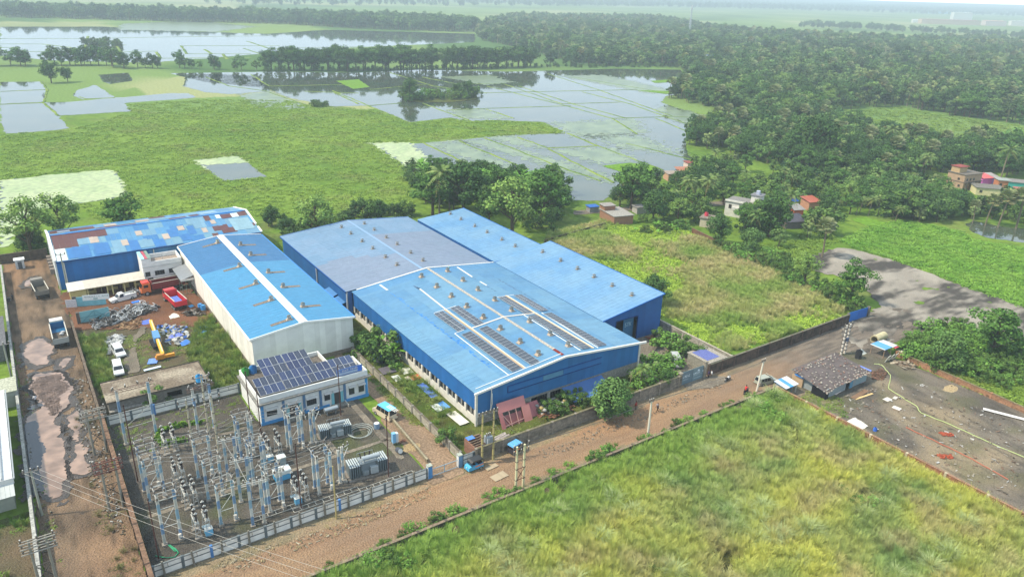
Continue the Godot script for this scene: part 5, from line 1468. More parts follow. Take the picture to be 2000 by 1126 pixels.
	bpart(t,"wall",S(160,156,142),[[0.9,4.6,0,2.3,-0.2,0],[4.4,4.6,0,2.3,-5.0,-0.2],[-0.2,0.0,0,2.3,-5,0],[0,4.4,0,2.3,-5,-4.8]],M.stone)
	bpart(t,"roof",S(176,168,154),[[-0.3,4.8,2.3,2.42,-5.2,0.15]],M.stone)
	bpart(t,"door_frame",S(150,206,160),[[0.8,0.92,0,2.2,-0.02,0.1],[0.0,0.8,2.1,2.2,-0.02,0.1]],M.clean)
	bpart(t,"roof_litter",S(120,130,190),[[0.4,3.6,2.421,2.46,-4.6,-0.8]],M.soil)
	t = thing("blue_gate","leaning blue sheet gate at the far end of the brown wall","gate",C(88.3,-7.2),HD - 0.05)
	bpart(t,"gate_leaf",S(40,112,196),[[0,3.4,0.1,2.3,-0.04,0.04]],M.sheet)
	bpart(t,"gate_leaf",S(36,104,186),[[3.45,6.6,0.1,2.3,-0.04,0.04]],M.sheet)
	bpart(t,"post",S(130,124,112),[[6.7,7.2,0,2.4,-0.3,0.3],[-0.3,-0.02,0,2.4,-0.15,0.15]],M.stone)
	t = thing("yard_gate","pale turquoise sheet gate leaning open beside the scrap yard","gate",P(158,632),0.62)
	bpart(t,"gate_leaf",S(126,178,184),[[0,5.2,0.1,2.5,-0.04,0.04]],M.sheet)
	barpart(t,"brace",S(84,130,140),[[Vector3(0,0.1,0.07),Vector3(2.6,2.4,0.07)],[Vector3(2.6,2.4,0.07),Vector3(5.2,0.1,0.07)],[Vector3(0,1.3,0.07),Vector3(5.2,1.3,0.07)],[Vector3(2.6,0.1,0.07),Vector3(2.6,2.5,0.07)]],0.07,0.05,M.clean)
	bpart(t,"post",S(110,104,98),[[-0.6,-0.05,0,2.5,-0.3,0.3]],M.stone)
	t = thing("sign_wall","pale blue wall carrying a white name board at the scrap yard entrance","sign",P(151,600),0.32)
	bpart(t,"wall",S(132,196,208),[[0,5.4,0,2.2,-0.12,0.0]],M.wall)
	bpart(t,"board",S(220,226,222),[[1.2,6.2,1.35,2.55,0.01,0.06]],M.clean)
	scribble(t,1.4,5.9,2.02,0.26,0.062,S(120,130,130),22)
	bpart(t,"picture",S(150,176,176),[[3.2,4.0,1.5,1.85,0.061,0.07]],M.clean)
	bpart(t,"end_post",S(104,100,98),[[-0.7,-0.05,0,2.4,-0.2,0.1]],M.stone)
	t = thing("notice_board","white notice board with grey lines left of the pale blue sign wall","sign",P(130,606),0.3)
	bpart(t,"board",S(206,200,200),[[0,2.0,0.6,2.3,-0.05,0]],M.clean)
	for y in [0.9,1.25,1.65,2.0]: scribble(t,0.25,1.8,y,0.12,0.002,S(130,122,124),12)
	for x in [0.2,1.7]: bpart(t,"leg",S(120,116,110),[[x,x + 0.08,0,0.6,-0.06,0]],M.clean)
func foot(ox: float,oy: float,s: float,x: float,y: float) -> Vector3:
	return P(ox + x / s,oy + y / s)
func zf(x: float,y: float) -> Vector3:   # pixels read off the enlargement of the substation
	return P(x / 2.857,732.0 + y / 2.857)
var insulator_mesh: Mesh
var long_insulator: Mesh
func make_insulators() -> void:
	var b := MB.new()
	b.col = S(120,108,100)
	b.lathe(Vector3.ZERO,[[0.05,0],[0.05,0.05],[0.13,0.08],[0.06,0.12],[0.13,0.17],[0.06,0.21],[0.13,0.26],[0.05,0.3],[0.05,0.42]],7)
	b.col = S(190,188,182)
	b.cyl(Vector3(0,0.42,0),Vector3(0,0.5,0),0.08,0.08,7)
	insulator_mesh = b.mesh(M.gloss)
	b = MB.new()
	b.col = S(66,58,56)
	var pr := []
	for i in 7:
		pr.append([0.08,i * 0.15]); pr.append([0.14,i * 0.15 + 0.07])
	pr.append([0.1,1.05])
	b.lathe(Vector3.ZERO,pr,9)
	long_insulator = b.mesh(M.gloss)
func painted_column(h: float,ph: int,w := 0.27) -> Mesh:   # two channels laced together,painted in white and blue lengths
	var b := MB.new()
	var cols := [S(206,206,198),S(150,180,194),S(206,204,194),S(128,156,184)]
	var n := 5
	for i in n:
		b.col = jit(cols[(i + ph) % 4],0.06)
		var y0 := 0.3 + (h - 0.3) * i / n
		var y1 := 0.3 + (h - 0.3) * (i + 1) / n
		for s in [-1,1]:
			b.b3(s * w / 2 - 0.035,s * w / 2 + 0.035,y0,y1,-0.1,0.1)
		b.b3(-w / 2,w / 2,y0,y1,-0.02,0.02)
		b.beam(Vector3(-w / 2,y0,0.13),Vector3(w / 2,y1,0.13),0.04)
		b.beam(Vector3(w / 2,y0,-0.13),Vector3(-w / 2,y1,-0.13),0.04)
	return b.mesh(M.clean)
func isolator_stand(label: String,at: Vector3,h: float,cols: int,group: String) -> void:
	var t := thing("isolator_stand",label,"switchgear stand",at,HD,group)
	var spots := [Vector3(-0.95,0,0),Vector3(0.95,0,0)] if cols == 2 else [Vector3(-0.9,0,0.8),Vector3(0.9,0,0.8),Vector3(-0.9,0,-0.8),Vector3(0.9,0,-0.8)]
	for i in spots.size():
		inst("column",painted_column(h,rng.randi() % 4),t).position = spots[i]
		bpart(t,"footing",S(172,164,152),[[spots[i].x - 0.32,spots[i].x + 0.32,0,0.32,spots[i].z - 0.3,spots[i].z + 0.3]],M.stone)
	var segs := []
	for y in [h * 0.35,h * 0.7]: segs.append([Vector3(-0.9,y,spots[0].z),Vector3(0.9,y,spots[0].z)])
	segs.append([Vector3(-0.9,h * 0.35,spots[0].z),Vector3(0.9,h * 0.7,spots[0].z)])
	barpart(t,"brace",S(176,178,174),segs,0.06,0.06,M.clean)
	var dz := 1.5
	barpart(t,"top_frame",S(164,164,158),[[Vector3(-1.1,h,dz),Vector3(-1.1,h,-dz)],[Vector3(1.1,h,dz),Vector3(1.1,h,-dz)],[Vector3(-1.3,h,dz),Vector3(1.3,h,dz)],[Vector3(-1.3,h,-dz),Vector3(1.3,h,-dz)],[Vector3(-1.3,h,0),Vector3(1.3,h,0)]],0.09,0.09,M.clean)
	for z in [-dz,0.0,dz]:
		for x in [-1.1,0.0,1.1]:
			inst("insulator",insulator_mesh,t).position = Vector3(x,h + 0.05,z)
		barpart(t,"switch_blade",S(170,160,150),[[Vector3(-1.2,h + 0.6,z),Vector3(0.1,h + 0.65 + rng.randf() * 0.3,z)],[Vector3(0.0,h + 0.6,z),Vector3(1.2,h + 0.6,z + 0.1)],[Vector3(1.1,h + 0.6,z),Vector3(1.5,h + 0.95,z)]],0.05,0.05,M.metal)
	bpart(t,"drive_box",S(196,192,182),[[0.62,0.98,0.7,1.2,spots[0].z + 0.14,spots[0].z + 0.44]],M.clean)
func gantry(label: String,a: Vector3,e: Vector3,h: float,rusty := false) -> void:
	var d := e - a
	var t := thing("gantry",label,"gantry",a,atan2(-d.z,d.x),"busbar gantries of the substation")
	var ln := d.length()
	for x in [0.0,ln]:
		inst("column",painted_column(h,rng.randi() % 4,0.28),t).position = Vector3(x,0,0)
		bpart(t,"footing",S(172,164,152),[[x - 0.3,x + 0.3,0,0.3,-0.3,0.3]],M.stone)
	var c := S(120,96,84) if rusty else S(176,178,174)
	barpart(t,"beam",c,[[Vector3(-0.8,h,0.2),Vector3(ln + 0.8,h,0.2)],[Vector3(-0.8,h,-0.2),Vector3(ln + 0.8,h,-0.2)],[Vector3(-0.8,h - 0.45,0),Vector3(ln + 0.8,h - 0.45,0)]],0.07,0.07,M.clean)
	var lace := []
	var n := int(ln / 0.5) + 2
	for i in n:
		var x := -0.7 + (ln + 1.4) * i / n
		lace.append([Vector3(x,h,0.2 if i % 2 else -0.2),Vector3(x + (ln + 1.4) / n,h - 0.45,0)])
	barpart(t,"lacing",c,lace,0.035,0.035,M.clean)
	for i in 4:
		var o := inst("insulator",insulator_mesh,t)
		o.position = Vector3(-0.5 + (ln + 1.0) * i / 3.0,h + 0.05,0)
		if rusty:
			inst("insulator",insulator_mesh,t).position = Vector3(-0.3 + (ln + 0.6) * i / 3.0,h + 0.05,-0.3)
	for y in [h * 0.3,h * 0.6]:
		barpart(t,"tie",S(170,170,164),[[Vector3(0,y,0),Vector3(ln,y,0)]],0.05,0.05,M.clean)
	barpart(t,"tie",S(170,170,164),[[Vector3(0,h * 0.3,0),Vector3(ln,h * 0.6,0)]],0.045,0.045,M.clean)
func breaker(label: String,at: Vector3,bluebase: bool) -> void:
	var t := thing("circuit_breaker",label,"circuit breaker",at,HD,"circuit breakers and current transformers of the substation")
	var b := MB.new()
	b.col = S(176,176,170)
	for s in [[-0.32,-0.9],[0.32,-0.9],[-0.32,0.9],[0.32,0.9]]:
		b.beam(Vector3(s[0],0.3,s[1]),Vector3(s[0] * 0.6,2.35,s[1]),0.07)
	for y in [0.9,1.6,2.3]:
		for z in [-0.9,0.9]: b.beam(Vector3(-0.26,y,z),Vector3(0.26,y,z),0.05)
	for s in [-0.2,0.2]: b.beam(Vector3(s,2.35,-1.2),Vector3(s,2.35,1.2),0.1)
	b.beam(Vector3(-0.3,0.4,0.9),Vector3(0.25,1.6,0.9),0.04)
	b.beam(Vector3(-0.25,0.5,-0.9),Vector3(-0.2,2.2,0.9),0.04)
	obj("stand",b,M.clean,t)
	if bluebase:
		bpart(t,"cabinet",S(108,176,210),[[-0.45,0.45,0.25,1.05,0.5,1.15]],M.clean)
		bpart(t,"cabinet_top",S(196,198,194),[[-0.48,0.48,1.05,1.1,0.46,1.19]],M.clean)
	for z in [0.9,-0.9]: bpart(t,"footing",S(150,176,190) if bluebase else S(168,160,148),[[-0.45,0.45,0,0.25,z - 0.25,z + 0.25]],M.stone)
	for z in [-1.0,0.0,1.0]:
		var p := inst("porcelain",long_insulator,t)
		p.position = Vector3(0,2.75,z)
		bpart(t,"pole_tank",S(186,184,176),[[-0.17,0.17,2.4,2.75,z - 0.17,z + 0.17]],M.clean)
		bpart(t,"pole_head",S(176,176,170),[[-0.2,0.2,3.8,3.88,z - 0.1,z + 0.1],[-0.08,0.08,3.88,4.0,z - 0.08,z + 0.08]],M.clean)
func transformer(label: String,at: Vector3,turn: float,s: float) -> void:
	var t := thing("transformer",label,"transformer",at,turn)
	t.scale = Vector3.ONE * s
	var g := S(96,108,112)
	bpart(t,"plinth",S(150,142,132),[[-3.4,3.4,0,0.3,-1.7,1.7]],M.stone)
	bpart(t,"tank",S(110,120,124),[[-1.2,1.2,0.3,2.5,-0.9,0.9]],M.paint)
	bpart(t,"tank_lid",S(140,148,150),[[-1.35,1.35,2.5,2.62,-1.0,1.0]],M.paint)
	for side in [-1,1]:
		for i in 5:
			bpart(t,"radiator",jit(g,0.1),[[side * (1.55 + i * 0.36) - 0.1,side * (1.55 + i * 0.36) + 0.1,0.45,2.45,-1.25,1.25]],M.paint)
			bpart(t,"radiator_edge",S(170,178,178),[[side * (1.55 + i * 0.36) - 0.11,side * (1.55 + i * 0.36) + 0.11,2.45,2.52,-1.27,1.27]],M.paint)
		barpart(t,"header_pipe",S(120,130,132),[[Vector3(side * 1.2,2.3,0.6),Vector3(side * 3.1,2.3,0.6)],[Vector3(side * 1.2,0.7,0.6),Vector3(side * 3.1,0.7,0.6)]],0.14,0.14,M.paint)
	var b := MB.new(); b.col = S(150,158,162)
	b.cyl(Vector3(-1.0,3.35,0.75),Vector3(1.9,3.35,0.75),0.36,0.36,14)
	for x in [-0.6,1.4]: b.beam(Vector3(x,2.6,0.75),Vector3(x,3.1,0.75),0.14)
	obj("conservator",b,M.paint,t)
	for i in 3:
		for z in [-0.55,0.2]:
			var o := inst("bushing",long_insulator,t)
			o.position = Vector3(-0.8 + i * 0.7,2.62,z)
			o.scale = Vector3.ONE * (0.9 if z < 0 else 0.55)
			o.rotation = Vector3(-0.12 if z < 0 else 0.2,0,(i - 1) * -0.14)
	bpart(t,"control_box",S(156,164,166),[[0.2,1.4,0.6,1.8,0.91,1.5]],M.paint)
	bpart(t,"fan_box",S(130,138,140),[[-1.0,-0.1,0.5,1.2,0.91,1.35]],M.paint)
	barpart(t,"stair_rail",S(180,186,186),[[Vector3(-1.3,2.6,-0.95),Vector3(-1.3,3.4,-0.95)],[Vector3(1.3,2.6,-0.95),Vector3(1.3,3.4,-0.95)],[Vector3(-1.3,3.4,-0.95),Vector3(1.3,3.4,-0.95)],[Vector3(1.5,0.4,1.3),Vector3(1.3,2.6,1.0)]],0.05,0.05,M.metal)
func pole(called: String,label: String,at: Vector3,h: float,r0: float,r1: float,col: Color,category: String,lean := Vector3.ZERO) -> Node3D:
	var t := thing(called,label,category,at,HD)
	var b := MB.new(); b.col = col
	b.cyl(Vector3.ZERO,Vector3(0,h,0) + lean,r0,r1,8)
	obj("shaft",b,M.clean,t)
	return t
func arm(t: Node3D,x: float,y: float,z: float,half: float,col := Color(0.2,0.19,0.18)) -> void:
	var b := MB.new(); b.col = col
	b.beam(Vector3(x - half,y,z),Vector3(x + half,y,z),0.1,0.1)
	obj("cross_arm",b,M.clean,t)
	for q in [-half + 0.1,0.0,half - 0.1]: inst("insulator",insulator_mesh,t).position = Vector3(x + q,y + 0.05,z)
func wire(a: Vector3,e: Vector3,sag: float,label: String,r := 0.018,col := Color(0.12,0.12,0.12),group := "overhead wires") -> void:
	var b := MB.new(); b.col = col
	var n := maxi(6,int(a.distance_to(e) / 2.5))
	var p := Vector3.ZERO
	for i in n:
		var t := float(i + 1) / n
		var q := (e - a) * t - Vector3(0,sag * 4.0 * t * (1.0 - t),0)
		b.cyl(p,q,r,r,4,false)
		p = q
	one("wire",label,"wire",b,M.clean,a,0.0,group)
func substation() -> void:
	make_insulators()
	var g := "isolator stands of the substation"
	for q in [
		[967,936,7.6,2,"tall isolator stand in the near left corner of the substation, blue and white painted"],
		[1278,828,6.3,2,"isolator stand of two painted columns second along the front row"],
		[1535,738,6.2,4,"four column isolator stand in the middle of the front row"],
		[1805,640,6.2,4,"four column isolator stand near the right hand transformer"],
		[1650,408,6.2,4,"four column isolator stand in front of the control building door"],
		[1205,690,6.5,2,"isolator stand behind the second stand of the front row"],
		[1148,570,6.5,2,"isolator stand in the third row, left of the tall gantries"],
		[850,640,7.2,2,"isolator stand beside the dark road along the rusty wall"],
		[880,700,6.6,2,"isolator stand with a blue cabinet by the rusty wall"],
		[1445,590,6.5,4,"four column isolator stand behind the blue kiosk"],
		[1375,445,6.3,4,"four column isolator stand in the back row near the control building"]]:
		isolator_stand(q[4],zf(q[0],q[1]),q[2],q[3],g)
	for q in [[1412,846,1476,830,6.7,"slender white gantry standing against the front wall of the substation"],[1345,712,1400,698,6.7,"slender gantry in the middle of the yard, second from the front"],[1275,592,1330,578,6.7,"slender gantry in the middle of the yard, third from the front"]]:
		gantry(q[5],zf(q[0],q[1]),zf(q[2],q[3]),q[4])
	gantry("rusty beamed gantry in the back left corner of the substation",C(-46.6,22.6),C(-42.4,22.9),9.2,true)
	gantry("rusty beamed gantry with a blue leg at the back of the yard",C(-37.0,20.2),C(-34.6,20.4),7.8,true)
	for q in [[1738,385,"single painted column with a long arm left of the small transformer"],[1895,605,"single painted column with a long arm left of the big transformer"]]:
		var t := thing("arrester_post",q[2],"post",zf(q[0],q[1]))
		for x in [0.0,0.7]:
			inst("column",painted_column(5.6,int(x * 3),0.24),t).position = Vector3(x,0,-0.3 if x > 0 else 0.2)
			bpart(t,"footing",S(172,166,154),[[x - 0.3,x + 0.3,0,0.35,-0.5,0.5]],M.stone)
		barpart(t,"long_arm",S(170,172,168),[[Vector3(-0.2,5.6,0.6),Vector3(2.2,4.7,-1.6)],[Vector3(0.2,5.6,-0.3),Vector3(2.0,4.0,-0.8)],[Vector3(0.4,3.2,0),Vector3(1.9,4.5,-1.2)]],0.08,0.08,M.clean)
		for x in [0.2,1.1,2.0]: inst("insulator",insulator_mesh,t).position = Vector3(x,5.5 - x * 0.35,0.3 - x * 0.9)
	var labels := ["second pair from the back left","back left, beside the clipped hedge","left of the yard centre, further row","left of the yard centre, right of its pair","near row left of the middle, with a beige tank","near row, second from the left","front left, on a plain footing","front left, on a blue cabinet","before the control building, left one","before the control building, right one","front middle, left of the brown lamp post","front middle, right of the brown lamp post"]
	var bs := [[925,430],[975,412],[985,612],[1022,598],[1040,730],[1088,716],[1100,890],[1158,872],[1498,470],[1556,446],[1652,700],[1702,684]]
	for i in bs.size():
		breaker("circuit breaker with black porcelain, %s" % labels[i],zf(bs[i][0],bs[i][1]),i in [7,8,10])
	transformer("grey green power transformer with ribbed radiators in front of the control building",C(-19.7,9.0),HD - 0.15,0.76)
	transformer("larger grey green power transformer with ribbed radiators near the substation front wall",C(-19.4,-2.2),HD - 0.1,0.88)
	var k := thing("kiosk","low white and blue switch kiosk in the middle of the substation","kiosk",zf(1575,575))
	bpart(k,"cabinet",S(86,168,210),[[-1.1,1.1,0.1,1.0,-0.7,0.7]],M.clean)
	bpart(k,"hood",S(214,218,212),[[-1.15,1.15,1.0,1.5,-0.75,0.75]],M.clean)
	k = thing("kiosk","small grey switch box behind the white and blue kiosk","kiosk",zf(1568,500))
	bpart(k,"cabinet",S(150,164,164),[[-0.6,0.6,0.1,1.3,-0.5,0.5]],M.clean)
	bpart(k,"hood",S(196,200,196),[[-0.66,0.66,1.3,1.45,-0.56,0.56]],M.clean)
	var tk := MB.new(); tk.col = S(150,142,130)
	tk.cyl(Vector3(-0.8,0.75,0),Vector3(0.8,0.75,0),0.7,0.7,14)
	tk.box(Vector3(0,0.15,0),Vector3(1.2,0.3,1.0))
	one("oil_drum","beige horizontal tank lying among the breakers","tank",tk,M.matte,zf(1098,712))
	tk = MB.new(); tk.col = S(176,182,184)
	tk.cyl(Vector3(-1.1,0.9,0),Vector3(1.1,0.9,0),0.42,0.42,14)
	for x in [-0.7,0.7]: tk.box(Vector3(x,0.25,0),Vector3(0.2,0.5,0.6))
	one("tank","silver horizontal tank behind the small transformer","tank",tk,M.metal,foot(440,670,6.25,1290,860))
	var lc := S(84,56,52)
	for q in [[489.6,822,8.6,"brown lamp post at the left corner of the control building"],[510,849,8.0,"brown lamp post before the left end of the control building"],[665.6,812,9.0,"brown lamp post behind the small transformer"],[759,931,9.8,"brown lamp post beside the big transformer and the drive"],[588,993,9.9,"brown lamp post in the middle of the substation front"],[310,1092,8.6,"dark lamp post with a white pipe at the front left corner of the substation"],[269,941,12.0,"tall dark post beside the rusty wall"]]:
		var t := pole("lamp_post",q[3],P(q[0],q[1]),q[2],0.09,0.07,lc,"lamp post")
		bpart(t,"base_plate",S(120,110,104),[[-0.25,0.25,0,0.12,-0.25,0.25]],M.stone)
		bpart(t,"cap",S(60,50,48),[[-0.1,0.1,q[2],q[2] + 0.14,-0.1,0.1]],M.clean)
	var y := pole("pole","thin yellowish concrete pole outside the substation front wall",P(657,1014),8.2,0.13,0.08,S(166,152,104),"pole")
	for q in [[429,898,10.5,"right one of two tall concrete poles in the yard behind the gantries"],[409,853,10.5,"left one of two tall concrete poles in the yard behind the gantries"],[379,888,9.0,"rough concrete pole with cross arms near the clipped hedge"]]:
		var t := pole("pole",q[3],P(q[0],q[1]),q[2],0.17,0.11,S(176,168,144),"pole")
		arm(t,0,q[2] - 0.3,0,1.2)
		arm(t,0,q[2] - 1.5,0,1.0)
		for yy in 5: bpart(t,"band",S(70,64,60),[[-0.17,0.17,1.0 + yy * 1.7,1.08 + yy * 1.7,-0.17,0.17]],M.clean)
	var hb := MB.new()
	var hp := zm(0,732,2.857,[[1130,272],[1000,288],[905,318],[880,330],[884,360],[900,392],[960,385],[1030,372]])
	for i in hp.size() - 1:
		var a := P(hp[i][0],hp[i][1]); var e := P(hp[i + 1][0],hp[i + 1][1])
		for j in 90:
			var c := a.lerp(e,rng.randf()) + Vector3(rng.randfn(0,0.22),rng.randf_range(0.1,0.75),rng.randfn(0,0.22))
			hb.col = jit(S(96,128,44),0.3)
			var r := rng.randf_range(0.12,0.24)
			var ax := Vector3(rng.randfn(),rng.randfn(),rng.randfn()).normalized()
			var bs2 := Basis(ax,rng.randf() * TAU)
			hb.quad(c + bs2 * Vector3(-r,0,-r),c + bs2 * Vector3(r,0,-r),c + bs2 * Vector3(r,0,r),c + bs2 * Vector3(-r,0,r))
	one("hedge","low clipped hedge bending round a bare patch in the substation","hedge",hb,M.leaf,Vector3.ZERO,0.0)
	var hs := MB.new(); hs.col = S(60,150,110)
	var pts := zm(280,930,6.62,[[150,1025],[220,1040],[300,1050],[400,1040],[450,985],[420,940],[340,885],[310,880],[380,930],[440,960],[400,965],[330,895]])
	for i in pts.size() - 1: hs.cyl(P(pts[i][0],pts[i][1],0.16),P(pts[i + 1][0],pts[i + 1][1],0.16),0.06,0.06,6)
	one("hose","green hose lying in loops in the near left corner of the substation","hose",hs,M.clean,Vector3.ZERO,0.0)
	hs = MB.new(); hs.col = S(160,168,164)
	for i in 40:
		var a0 := TAU * i / 13.0; var a1 := TAU * (i + 1) / 13.0
		var r0 := 1.3 + 0.02 * i
		hs.cyl(Vector3(cos(a0) * r0,0.15 + 0.012 * i,sin(a0) * r0),Vector3(cos(a1) * r0,0.15 + 0.012 * (i + 1),sin(a1) * r0),0.05,0.05,5,false)
	one("cable_coil","pale coil of cable on the gravel between the two transformers","cable",hs,M.clean,P(703,847))
	for q in [[-31.0,-5.4,9,"cable trench frame along the front wall, left run"],[-22.0,-6.1,8,"cable trench frame along the front wall, right run"],[-36.0,-4.4,6,"cable trench frame along the front wall, far left run"]]:
		var t := thing("trench_cover",q[3],"cover",C(q[0],q[1]))
		barpart(t,"frame_rail",S(160,158,150),[[Vector3(0,0.16,0),Vector3(q[2],0.16,0)],[Vector3(0,0.16,-0.8),Vector3(q[2],0.16,-0.8)]],0.08,0.08,M.clean)
		for i in q[2] + 1: barpart(t,"cross_bar",S(160,158,150),[[Vector3(i,0.165,0),Vector3(i,0.165,-0.8)]],0.08,0.08,M.clean)
	k = thing("meter_post","blue and white meter cabinets on a post beside the drive","cabinet",foot(690,680,4.69,385,880))
	bpart(k,"cabinet",S(120,170,206),[[-0.5,0.0,0.5,2.1,-0.3,0.3]],M.clean)
	bpart(k,"cabinet",S(190,200,206),[[0.02,0.4,0.5,2.0,-0.3,0.3]],M.clean)
	bpart(k,"leg",S(150,150,146),[[-0.45,-0.35,0,0.5,-0.1,0.1],[0.25,0.35,0,0.5,-0.1,0.1]],M.clean)
	for q in [[215,735,0.45,1.0,"grey blue drum at the foot of the parapet beside the drive",S(120,144,170),0.0],[405,950,0.4,1.0,"dark drum with a white lid lying beside the drive",S(70,74,84),1.3]]:
		var d := MB.new(); d.col = q[5]
		d.lathe(Vector3.ZERO,[[q[2],0],[q[2],0.3],[q[2] * 1.05,0.34],[q[2],0.38],[q[2],0.7],[q[2] * 1.05,0.74],[q[2],q[3]]],12)
		d.col = S(210,210,204)
		d.cyl(Vector3(0,q[3],0),Vector3(0,q[3] + 0.03,0),q[2] * 0.9,q[2] * 0.9,12)
		var o := one("drum",q[4],"drum",d,M.paint,foot(690,680,4.69,q[0],q[1]) + Vector3(0,0.45 if q[6] > 0 else 0.0,0))
		o.rotation.x = q[6]
	for q in [[zf(967,936),zf(1278,828),7.6,6.4],[zf(1278,828),zf(1535,738),6.6,6.6],[zf(1535,738),zf(1805,640),6.6,6.6],[zf(1205,690),zf(1445,590),6.9,6.9],[zf(1148,570),zf(1375,445),6.9,6.7],[zf(850,640),zf(1148,570),7.4,6.9],[zf(880,700),zf(1205,690),7.0,6.9],[zf(1412,846),zf(1345,712),6.8,6.8],[zf(1345,712),zf(1275,592),6.8,6.8],[zf(1375,445),zf(1650,408),6.7,6.6]]:
		for s in [-1.0,0.0,1.0]:
			var off: Vector3 = Vector3(-sin(HD),0,-cos(HD)) * s
			wire(q[0] + off + Vector3(0,q[2],0),q[1] + off + Vector3(0,q[3],0),0.35,"thin grey conductor strung between two stands of the substation",0.022,S(150,150,146),"conductors strung across the substation")
	road_poles()
func road_poles() -> void:
	var cc := S(206,200,184)
	var t := pole("pole","white concrete pole with a leaning top fitting at the middle of the dirt road",P(1265,852),6.3,0.19,0.13,cc,"pole")
	arm(t,0,6.2,0,0.5)
	t = pole("pole","white concrete pole beside the parked car with its bonnet up",P(1478,765),5.9,0.19,0.13,cc,"pole",Vector3(0.5,0,0))
	arm(t,0.5,5.8,0,0.5)
	t = thing("twin_pole","pair of white concrete poles with an X brace on the near road side","pole",C(-3.2,-16.6))
	for x in [-0.62,0.62]:
		var b := MB.new(); b.col = S(206,198,160)
		b.cyl(Vector3(x,0,0),Vector3(x,7.0,0),0.19,0.14,8)
		obj("shaft",b,M.clean,t)
		for y in [1.6,3.4,4.6]: bpart(t,"band",S(70,62,58),[[x - 0.2,x + 0.2,y,y + 0.06,-0.2,0.2]],M.clean)
	barpart(t,"brace",S(96,56,48),[[Vector3(-0.62,1.7,0.15),Vector3(0.62,3.4,0.15)],[Vector3(0.62,1.7,0.17),Vector3(-0.62,3.4,0.17)],[Vector3(-0.7,1.7,0.16),Vector3(0.7,1.7,0.16)],[Vector3(-0.7,3.45,0.16),Vector3(0.7,3.45,0.16)]],0.08,0.06,M.clean)
	for y in [6.8,5.9]: arm(t,0.1,y,0,1.3,S(110,104,100))
	t = thing("twin_pole","pair of mossy concrete poles carrying a small grey transformer by the compound wall","pole",C(-4.6,-9.1))
	for x in [0.0,1.9]:
		var b := MB.new(); b.col = S(170,158,106)
		b.cyl(Vector3(x,0,0),Vector3(x,8.4,0),0.18,0.12,8)
		obj("shaft",b,M.clean,t)
		for y in 6: bpart(t,"band",S(80,72,60),[[x - 0.17,x + 0.17,0.9 + y * 1.2,0.96 + y * 1.2,-0.17,0.17]],M.clean)
	barpart(t,"platform",S(110,104,100),[[Vector3(-0.2,3.4,0.2),Vector3(2.2,3.4,0.2)],[Vector3(-0.2,3.4,-0.2),Vector3(2.2,3.4,-0.2)]],0.1,0.12,M.clean)
	bpart(t,"transformer_tank",S(140,148,156),[[0.5,1.5,3.47,4.5,-0.4,0.4]],M.paint)
	for x in 4: bpart(t,"fin",S(160,168,176),[[0.56 + x * 0.26,0.62 + x * 0.26,3.6,4.4,0.4,0.62]],M.paint)
	for x in [0.7,1.0,1.3]: inst("insulator",insulator_mesh,t).position = Vector3(x,4.5,0)
	arm(t,0.0,8.2,0,0.7); arm(t,1.9,8.2,0,0.7)
	barpart(t,"tie_bar",S(90,84,80),[[Vector3(0,7.4,0),Vector3(1.9,7.4,0)],[Vector3(0,7.0,0),Vector3(1.9,7.0,0)],[Vector3(1.9,8.3,0),Vector3(2.5,7.9,0)]],0.07,0.07,M.clean)
	t = thing("twin_pole","pair of banded poles with a tangle of fittings behind the stone weighted shack","pole",P(1646,692))
	for x in [-0.6,0.6]:
		var b := MB.new(); b.col = S(206,198,186)
		b.cyl(Vector3(x,0,0),Vector3(x,6.4,0),0.2,0.16,8)
		obj("shaft",b,M.clean,t)
		for y in 7: bpart(t,"band",S(60,54,54),[[x - 0.22,x + 0.22,0.8 + y * 0.8,0.95 + y * 0.8,-0.22,0.22]],M.clean)
	for y in [6.2,5.6]: arm(t,0,y,0,1.3)
	bpart(t,"switch_box",S(70,84,110),[[-0.3,0.3,3.0,3.7,0.15,0.5]],M.paint)
	for q in [[82,1008,7.0,"grey concrete pole with wires beside the black puddle on the mud road"],[22,738,6.5,"grey pole against the left wall above the cream hut"],[133,572,9.0,"thin pale pole in front of the patched blue shed"]]:
		t = pole("pole",q[3],P(q[0],q[1]),q[2],0.17,0.11,S(150,152,140),"pole",Vector3(0,0,0))
		arm(t,0,q[2] - 0.2,0,0.9)
	for q in [[-58.3,-4.0,"frame of poles and cross arms against the near end of the left wall"],[-50.0,7.6,"dark red four armed pole frame beside the rusty wall"],[-50.0,22.0,"grey pole frame with cross arms beside the far part of the rusty wall"]]:
		t = thing("twin_pole",q[2],"pole",C(q[0],q[1]))
		var ac := S(104,62,58) if q[1] == 7.6 else S(150,146,138)
		for x in [-0.8,0.8]:
			var b := MB.new(); b.col = S(136,132,120)
			b.cyl(Vector3(x,0,0),Vector3(x,7.6,0),0.18,0.12,8)
			obj("shaft",b,M.clean,t)
		for y in [7.4,6.7,6.0]:
			for z in [-0.22,0.22]: barpart(t,"cross_arm",ac,[[Vector3(-1.7,y,z),Vector3(1.7,y,z)]],0.1,0.1,M.clean)
			for x in [-1.5,0.0,1.5]: inst("insulator",insulator_mesh,t).position = Vector3(x,y + 0.05,0)
		barpart(t,"brace",S(70,64,60),[[Vector3(-0.8,2.0,0),Vector3(0.8,4.0,0)],[Vector3(0.8,2.0,0),Vector3(-0.8,4.0,0)],[Vector3(-0.8,4.0,0),Vector3(0.8,4.0,0)]],0.07,0.07,M.clean)
	var a := P(82,1008) + Vector3(0,6.9,0)
	for i in 3:
		wire(a + C(i * 0.8 - 0.8,0) - O0,C(-36.0 + i * 1.2,-24.0,6.5),0.5,"pale overhead wire crossing the mud road to the near right",0.02,S(176,172,164))
